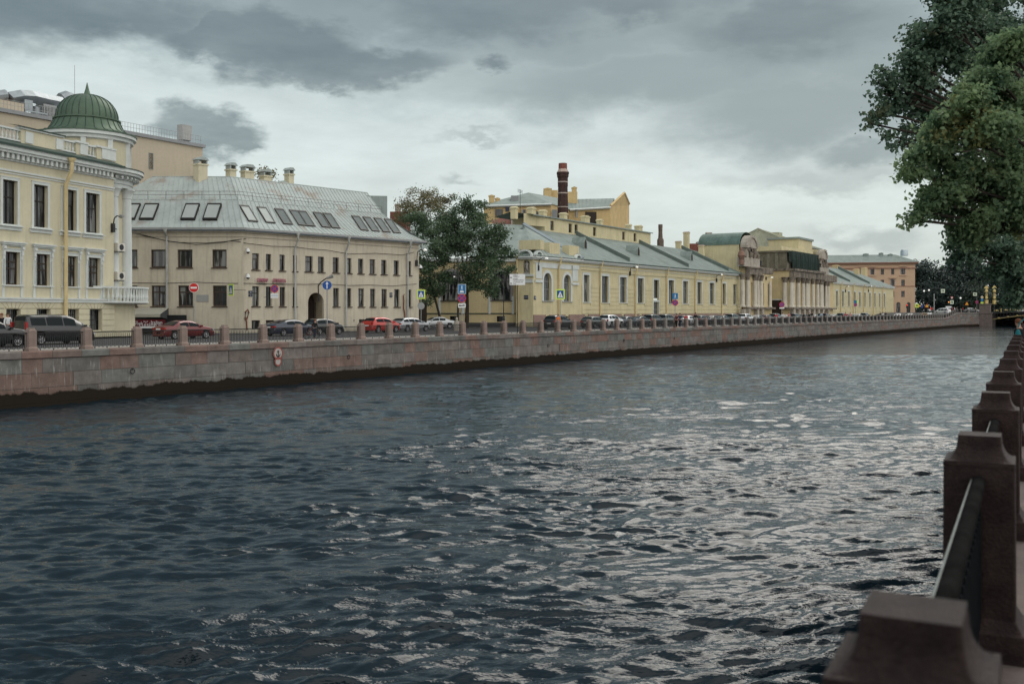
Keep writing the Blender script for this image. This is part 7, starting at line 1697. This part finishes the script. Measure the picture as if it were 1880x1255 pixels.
# banner with awning at the side street
zB = 92.0
o = root('restaurant_banner','dark red restaurant banner with white words under the pale awning','banner'); x0, x1 = U(225)*zB, U(303)*zB; o.location = ((x0+x1)/2,zB,0); w = (x1-x0)/2; z1, z0 = H(586.5,zB), H(599,zB); b = MB(); b.box(-w,w,0,.05,z0,z1); b.build('red_cloth', mat('dark_red_banner',(.12,.012,.018),.7,.1), o); b = MB(); b.box(-w,w,-.02,.06,H(602.5,zB),z0-.002); b.build('white_skirt', M_wht, o)
for t, px, py, sz in (('work',253.5,593.5,.42),('cuisine',271.5,596,.60),('Italian',287.5,592,.46),('food',267.5,590,.22),('best',249.5,590,.2),('wine',293.5,596.5,.16)): text(t, sz, o, T(U(px)*zB-o.location.x,-.006,H(py,zB)), M_wht)
o = root('shop_awning','pale canvas awning over the side street cafe by the domed mansion','awning'); o.location = ((x0+x1)/2,0,0)
b = MB(); xa, xb, xc = U(225)*93-o.location.x, U(297)*93-o.location.x, U(309)*96.8-o.location.x
ya, yb = 92.6, 96.9; za, zb_2 = H(576.5,93), H(565,97)
b.quad((xa,ya,za),(xb,ya,za),(xc,yb,zb_2),(xa,yb,zb_2)); b.quad((xa,ya-.01,za),(xb,ya-.01,za),(xb,ya-.01,za-.28),(xa,ya-.01,za-.28)); b.build('canvas', mat('pale_canvas',(.42,.40,.34),.9,.12,1), o)
b = MB(); b.add([(xb,ya,za-.01),(xc,yb,zb_2-.01),(xc,yb,H(586,97)),(xb,ya,H(582,93))],[(0,1,2,3)]); b.build('side_flap', mat('dark_canvas',(.06,.065,.07),.9,.2), o)
o = root('awning_shade_panel','flat black panel for the shade under the pale awning','shade panel'); o.location = ((x0+x1)/2,96.2,0); b = MB(); b.box(-w-1,w+.6,0,.1,0,H(578,96)); b.build('panel', M_trim, o)  # black sheet stands in for the shade under the awning
# planters, hoses, bollard, lamps
for px, lb in ((621,'dark red topped planter right of the small black car'),(642.5,'dark red topped planter behind a railing pillar')):
    z = 108; q = P(px,z); o = root('planter', lb, 'planter', (q.x,q.y,RD)); b = MB(); b.frustum(0,0,0,1.0,.75,.5,.95,.6); b.build('tub', M_stone, o); b = MB(); b.frustum(0,0,1.001,1.25,1.0,.62,1.05,.66); b.build('rim', mat('dark_red_paint',(.09,.02,.02),.6,.1), o)
def hose(label, F, pts, m): 
    o = root('red_hose', label, 'hose'); o.matrix_world = F.M; b = MB(); b.tube([(F.s(px,-.12),-.12,F.h(px,py,-.12)) for px,py in pts], .06, 6); b.build('tube', m, o, True)
M_rust = mat('rust_red_tube',(.16,.045,.025),.7,.15)
hose('looped rust red hose at the left corner of the beige house', F2, [(453.5,606),(452.5,590),(450,584),(451,572),(455,568),(457,573),(454.5,582),(451.5,588)], M_rust); hose('rust red hose at the right end of the beige house', F2, [(742.5,540),(740.5,543),(741.5,552),(741,565),(743,575),(743.5,592)], M_rust)
q = P(841,113); o = root('lantern_post','old iron lantern post in front of the dark lindens','lantern',(q.x,q.y,0)); b = MB(); z1 = H(470,113); b.lathe(0,0,[(.22,0),(.22,.9),(.14,1.0),(.12,2.6),(.07,2.8),(.055,z1)],10); b.build('post',M_iron,o); b = MB(); b.tube([(0,0,z1-.2),(-.2,0,z1+.1),(-.42,0,z1-.3),(-.42,0,H(497,113))],.03,5); b.build('hook',M_iron,o); b = MB(); zl = H(502,113); b.lathe(-.42,0,[(.05,zl+.35),(.2,zl+.2),(.24,zl-.1),(.16,zl-.3)],8); b.build('lantern',M_darkmetal,o); b = MB(); b.sphere((-.42,0,zl-.32),.11,8,6); b.build('bulb',M_bulb,o)
q = P(924.5,109); o = root('lantern_post','thin dark iron post with a slim finial left of the direction board','post',(q.x,q.y,0)); b = MB(); z1 = H(530,109); b.lathe(0,0,[(.25,0),(.25,.4),(.15,.7),(.17,1.2),(.08,1.5),(.05,1.7),(.045,z1),(.08,z1+.05),(.01,z1+.25)],8); b.build('post',M_iron,o)
q = P(838.5,109); o = root('stone_bollard','worn pale stone bollard below the lantern post','bollard',(q.x,q.y,RD)); b = MB(); b.lathe(0,0,[(.34,0),(.32,.9),(.28,1.05),(.12,1.1),(.14,1.35),(.05,1.5)],10); b.build('stone_body',M_stone,o)
q = P(769.5,118); o = root('dark_gate','tall dark gate between the beige house and the yellow wing','gate',(q.x,q.y,0)); b = MB(); b.box(-.9,.9,0,.2,0,H(556,118)); b.build('gate_leaf',M_wood,o); b = MB()
for k in range(7): b.box(-.85+k*.27,-.8+k*.27,-.03,-.001,.1,H(556,118)-.1)
b.build('gate_rib',M_iron,o)
# cables across the beige house
def cable(label, pts, r=.03):
    o = root('overhead_cable', label, 'cable'); b = MB(); b.tube(pts, r, 4); b.build('wire', M_blk, o)
def on(F, px, py, y=-.25): return F.M @ Vector((F.s(px,y), y, F.h(px,py,y)))
def on1(px,py): return on(F1,px,py,-.2)
cable('sagging cable from the domed mansion lamp across the beige house top', [on1(212,420), on(FL,255,429), on(FL,300,441), on(FL,330,445), on(FL,380,446), on(FL,430,442), on(F2,455,447), on(F2,500,452), on(F2,540,453), on(F2,570,457), on(F2,600,459)])
cable('upper cable from the mansion joining the beige house corner', [on1(208,416), on(FL,260,432), on(FL,310,443), on(FL,360,449), on(FL,410,445), on(FL,428,441), on(F2,452,438)])
cable('long cable along the beige house between its storeys', [on(FL,240,519), on(FL,300,520), on(FL,360,518), on(FL,420,520), on(F2,455,520), on(F2,520,521.5), on(F2,560,522), on(F2,600,521), on(F2,640,528-4), on(F2,680,523), on(F2,720,525), on(F2,765,521)])
cable('cable under the eaves at the right half of the beige house', [on(F2,600,459), on(F2,640,466), on(F2,690,465), on(F2,740,468), on(F2,760,463)])
cable('cable along the top of the yellow building wall', [on(F3,1067,495), on(F3,1120,500), on(F3,1180,506), on(F3,1240,509), on(F3,1300,515), on(F3,1345,511)], .025)
# ================= sky, light, camera =================
w = bpy.data.worlds.new('World'); SC.world = w; w.use_nodes = True; nt = w.node_tree; nt.nodes.clear()
SUN_EL, SUN_AZ = 48.0, 27.0             # azimuth the light comes from, clockwise from +Y
out = nn(nt,'ShaderNodeOutputWorld'); bg = nn(nt,'ShaderNodeBackground'); bg.inputs['Strength'].default_value = .1
sky = nn(nt,'ShaderNodeTexSky'); sky.sky_type = 'NISHITA'; sky.sun_disc = False; sky.sun_elevation = R_(SUN_EL); sky.sun_rotation = R_(SUN_AZ); sky.air_density = 1.2; sky.dust_density = 3
tc = nn(nt,'ShaderNodeTexCoord').outputs['Generated']
def vm(op, a, b=None, sc=None):
    n = nn(nt,'ShaderNodeVectorMath',operation=op)
    for i, v in enumerate((a,b)):
        if v is None: continue
        if isinstance(v, tuple): n.inputs[i].default_value = v
        else: nt.links.new(v, n.inputs[i])
    if sc is not None: n.inputs['Scale'].default_value = sc
    return n
def nvec(vec, sc, det, rough=.55):
    n = nn(nt,'ShaderNodeTexNoise'); n.inputs['Scale'].default_value = sc; n.inputs['Detail'].default_value = det; n.inputs['Roughness'].default_value = rough; nt.links.new(vec, n.inputs['Vector']); return n.outputs['Color'], n.outputs['Fac']
st_ = mapping(nt, tc, (1,1,2.3))
wcol, _ = nvec(st_, 5.5, 6, .55); warp = vm('SCALE', vm('SUBTRACT', wcol, (.5,.5,.5)).outputs[0], None, .075).outputs[0]
wcol2, _ = nvec(st_, 21, 5, .6); warp2 = vm('SCALE', vm('SUBTRACT', wcol2, (.5,.5,.5)).outputs[0], None, .048).outputs[0]
dirw = vm('ADD', vm('ADD', tc, warp).outputs[0], warp2).outputs[0]
def skydir(px, py): v = Vector((U(px), 1, (570-py)/FP)).normalized(); return v
def blob(px, py, rx_, ry_, soft=.75):
    """a cloud mass round a direction: half width rx_, half height ry_ in radians"""
    c = skydir(px, py); d = vm('SUBTRACT', dirw, tuple(c)).outputs[0]
    az = math.atan2(c.x, c.y)
    n = nn(nt,'ShaderNodeMapping'); n.vector_type = 'TEXTURE' if 0 else 'POINT'; n.inputs['Rotation'].default_value = (0,0,az); n.inputs['Scale'].default_value = (1/rx_,1/rx_,1/ry_); nt.links.new(d, n.inputs['Vector'])
    # scale is applied before the rotation, so use equal horizontal scales
    l = vm('LENGTH', n.outputs[0]).outputs['Value']; return mrange(nt, l, 1.0+soft*.35, 1.0-soft, 0, 1, True)
def union(ms):
    r = ms[0]
    for m in ms[1:]: r = mth(nt,'MAXIMUM', r, m)
    return r
sx = nn(nt,'ShaderNodeSeparateXYZ'); nt.links.new(tc, sx.inputs[0]); el = sx.outputs[2]
sxw = nn(nt,'ShaderNodeSeparateXYZ'); nt.links.new(dirw, sxw.inputs[0]); elw = sxw.outputs[2]
# bright haze low down, thick grey overhead
_, nbig = nvec(mapping(nt, tc, (1.0,1.0,3.2), (3.1,1.7,.4)), 3.2, 7, .58); _, nfine = nvec(mapping(nt, tc, (1.0,1.0,3.6), (1.3,.2,.9)), 9, 6, .6)
ramp = nn(nt,'ShaderNodeValToRGB'); e = ramp.color_ramp.elements
cols_ = [(0,(5.9,6.5,6.3)),(.06,(6.7,7.5,7.3)),(.13,(7.1,8.0,7.85)),(.20,(6.7,7.6,7.55)),(.27,(5.4,6.5,6.6)),(.36,(3.4,4.4,4.65)),(.5,(3.0,3.9,4.2)),(1,(3.8,4.6,4.9))]
e[0].position, e[0].color = 0, (*[c/10 for c in cols_[0][1]],1); e[1].position, e[1].color = 1, (*[c/10 for c in cols_[-1][1]],1)
for p, c in cols_[1:-1]: q = e.new(p); q.color = (*[k/10 for k in c],1)
elv = mth(nt,'ADD', elw, mth(nt,'MULTIPLY', mth(nt,'SUBTRACT', nbig, .5), .10))
nt.links.new(elv, ramp.inputs[0]); base = vm('SCALE', ramp.outputs[0], None, 10).outputs[0]
fine = mrange(nt, nfine, .25, .75, .88, 1.12); n_ = nn(nt,'ShaderNodeVectorMath',operation='SCALE'); nt.links.new(base,n_.inputs[0]); nt.links.new(fine,n_.inputs['Scale']); base = n_.outputs[0]
mid = union([blob(1250,150,.32,.055), blob(1480,200,.22,.055), blob(1050,60,.30,.06), blob(1600,90,.22,.08), blob(560,60,.12,.05), blob(60,40,.25,.035), blob(1590,275,.07,.022), blob(1650,180,.12,.06)])
base = mixc(nt, mth(nt,'MULTIPLY',mid,.85), base, (2.45,3.1,3.25,1))
low = union([blob(1560,425,.05,.014), blob(1620,430,.035,.014), blob(1470,330,.12,.014,1), blob(1600,322,.06,.008,1), blob(870,250,.05,.006,1), blob(840,320,.02,.006,1)])
base = mixc(nt, mth(nt,'MULTIPLY',low,.8), base, (4.3,5.0,5.0,1))
dark = union([blob(150,15,.16,.032,.5), blob(420,75,.065,.024,.45), blob(545,88,.09,.034,.45), blob(690,115,.075,.026,.45), blob(600,140,.05,.014,.5), blob(345,222,.040,.026,.4), blob(400,243,.045,.028,.4), blob(440,262,.024,.012,.4), blob(900,15,.17,.03), blob(1150,15,.09,.022), blob(1450,40,.11,.04), blob(1000,-20,.35,.035), blob(300,25,.08,.018), blob(890,122,.022,.009)])
base = mixc(nt, mth(nt,'MULTIPLY',dark,mrange(nt,nfine,.3,.68,.60,.93)), base, (1.45,1.98,2.18,1))
# unseen sky behind the camera, brightened to light the facades
back = mrange(nt, vm('DOT_PRODUCT', tc, (.56,-.83,0)).outputs['Value'], -.12, .55, 0, 1, True); up_ = mrange(nt, el, .45, .9, 0, 1, True)
bright = vm('SCALE', (1,.985,.94), None, 16.5).outputs[0]
a_ = R_(SUN_AZ); gd = (math.sin(a_)*math.cos(R_(SUN_EL)), math.cos(a_)*math.cos(R_(SUN_EL)), math.sin(R_(SUN_EL)))
glow = mrange(nt, vm('DOT_PRODUCT', tc, gd).outputs['Value'], .90, 1.0, 0, 1, True)
base = mixc(nt, mth(nt,'MULTIPLY',back,.9), base, bright)
base = mixc(nt, mth(nt,'MULTIPLY',glow,.85), base, (19,18.6,17.4,1))
base = mixc(nt, .08, base, sky.outputs[0])
nt.links.new(base, bg.inputs['Color']); nt.links.new(bg.outputs[0], out.inputs[0])
sl = bpy.data.lights.new('sun','SUN'); sl.energy = 1.2; sl.angle = R_(36); sl.color = (1,.95,.87)
so = bpy.data.objects.new('sun', sl); COL.objects.link(so)
a = R_(SUN_AZ); sd = Vector((math.sin(a)*math.cos(R_(SUN_EL)), math.cos(a)*math.cos(R_(SUN_EL)), math.sin(R_(SUN_EL))))
so.rotation_euler = sd.to_track_quat('Z','Y').to_euler()
cam = bpy.data.cameras.new('camera'); co_ = bpy.data.objects.new('camera', cam); COL.objects.link(co_)
co_.location = (0,0,E); co_.rotation_euler = (R_(90),0,0); cam.lens = 36*FP/1880; cam.sensor_width = 36; cam.shift_y = -57.5/1880; cam.clip_start = .05; cam.clip_end = 4000
cam.dof.use_dof = True; cam.dof.focus_distance = 85; cam.dof.aperture_fstop = 2.8
SC.camera = co_; SC.render.filter_size = 1.15
SC.view_settings.view_transform = 'Standard'; SC.view_settings.look = 'None'; SC.view_settings.exposure = 0; SC.view_settings.gamma = 1
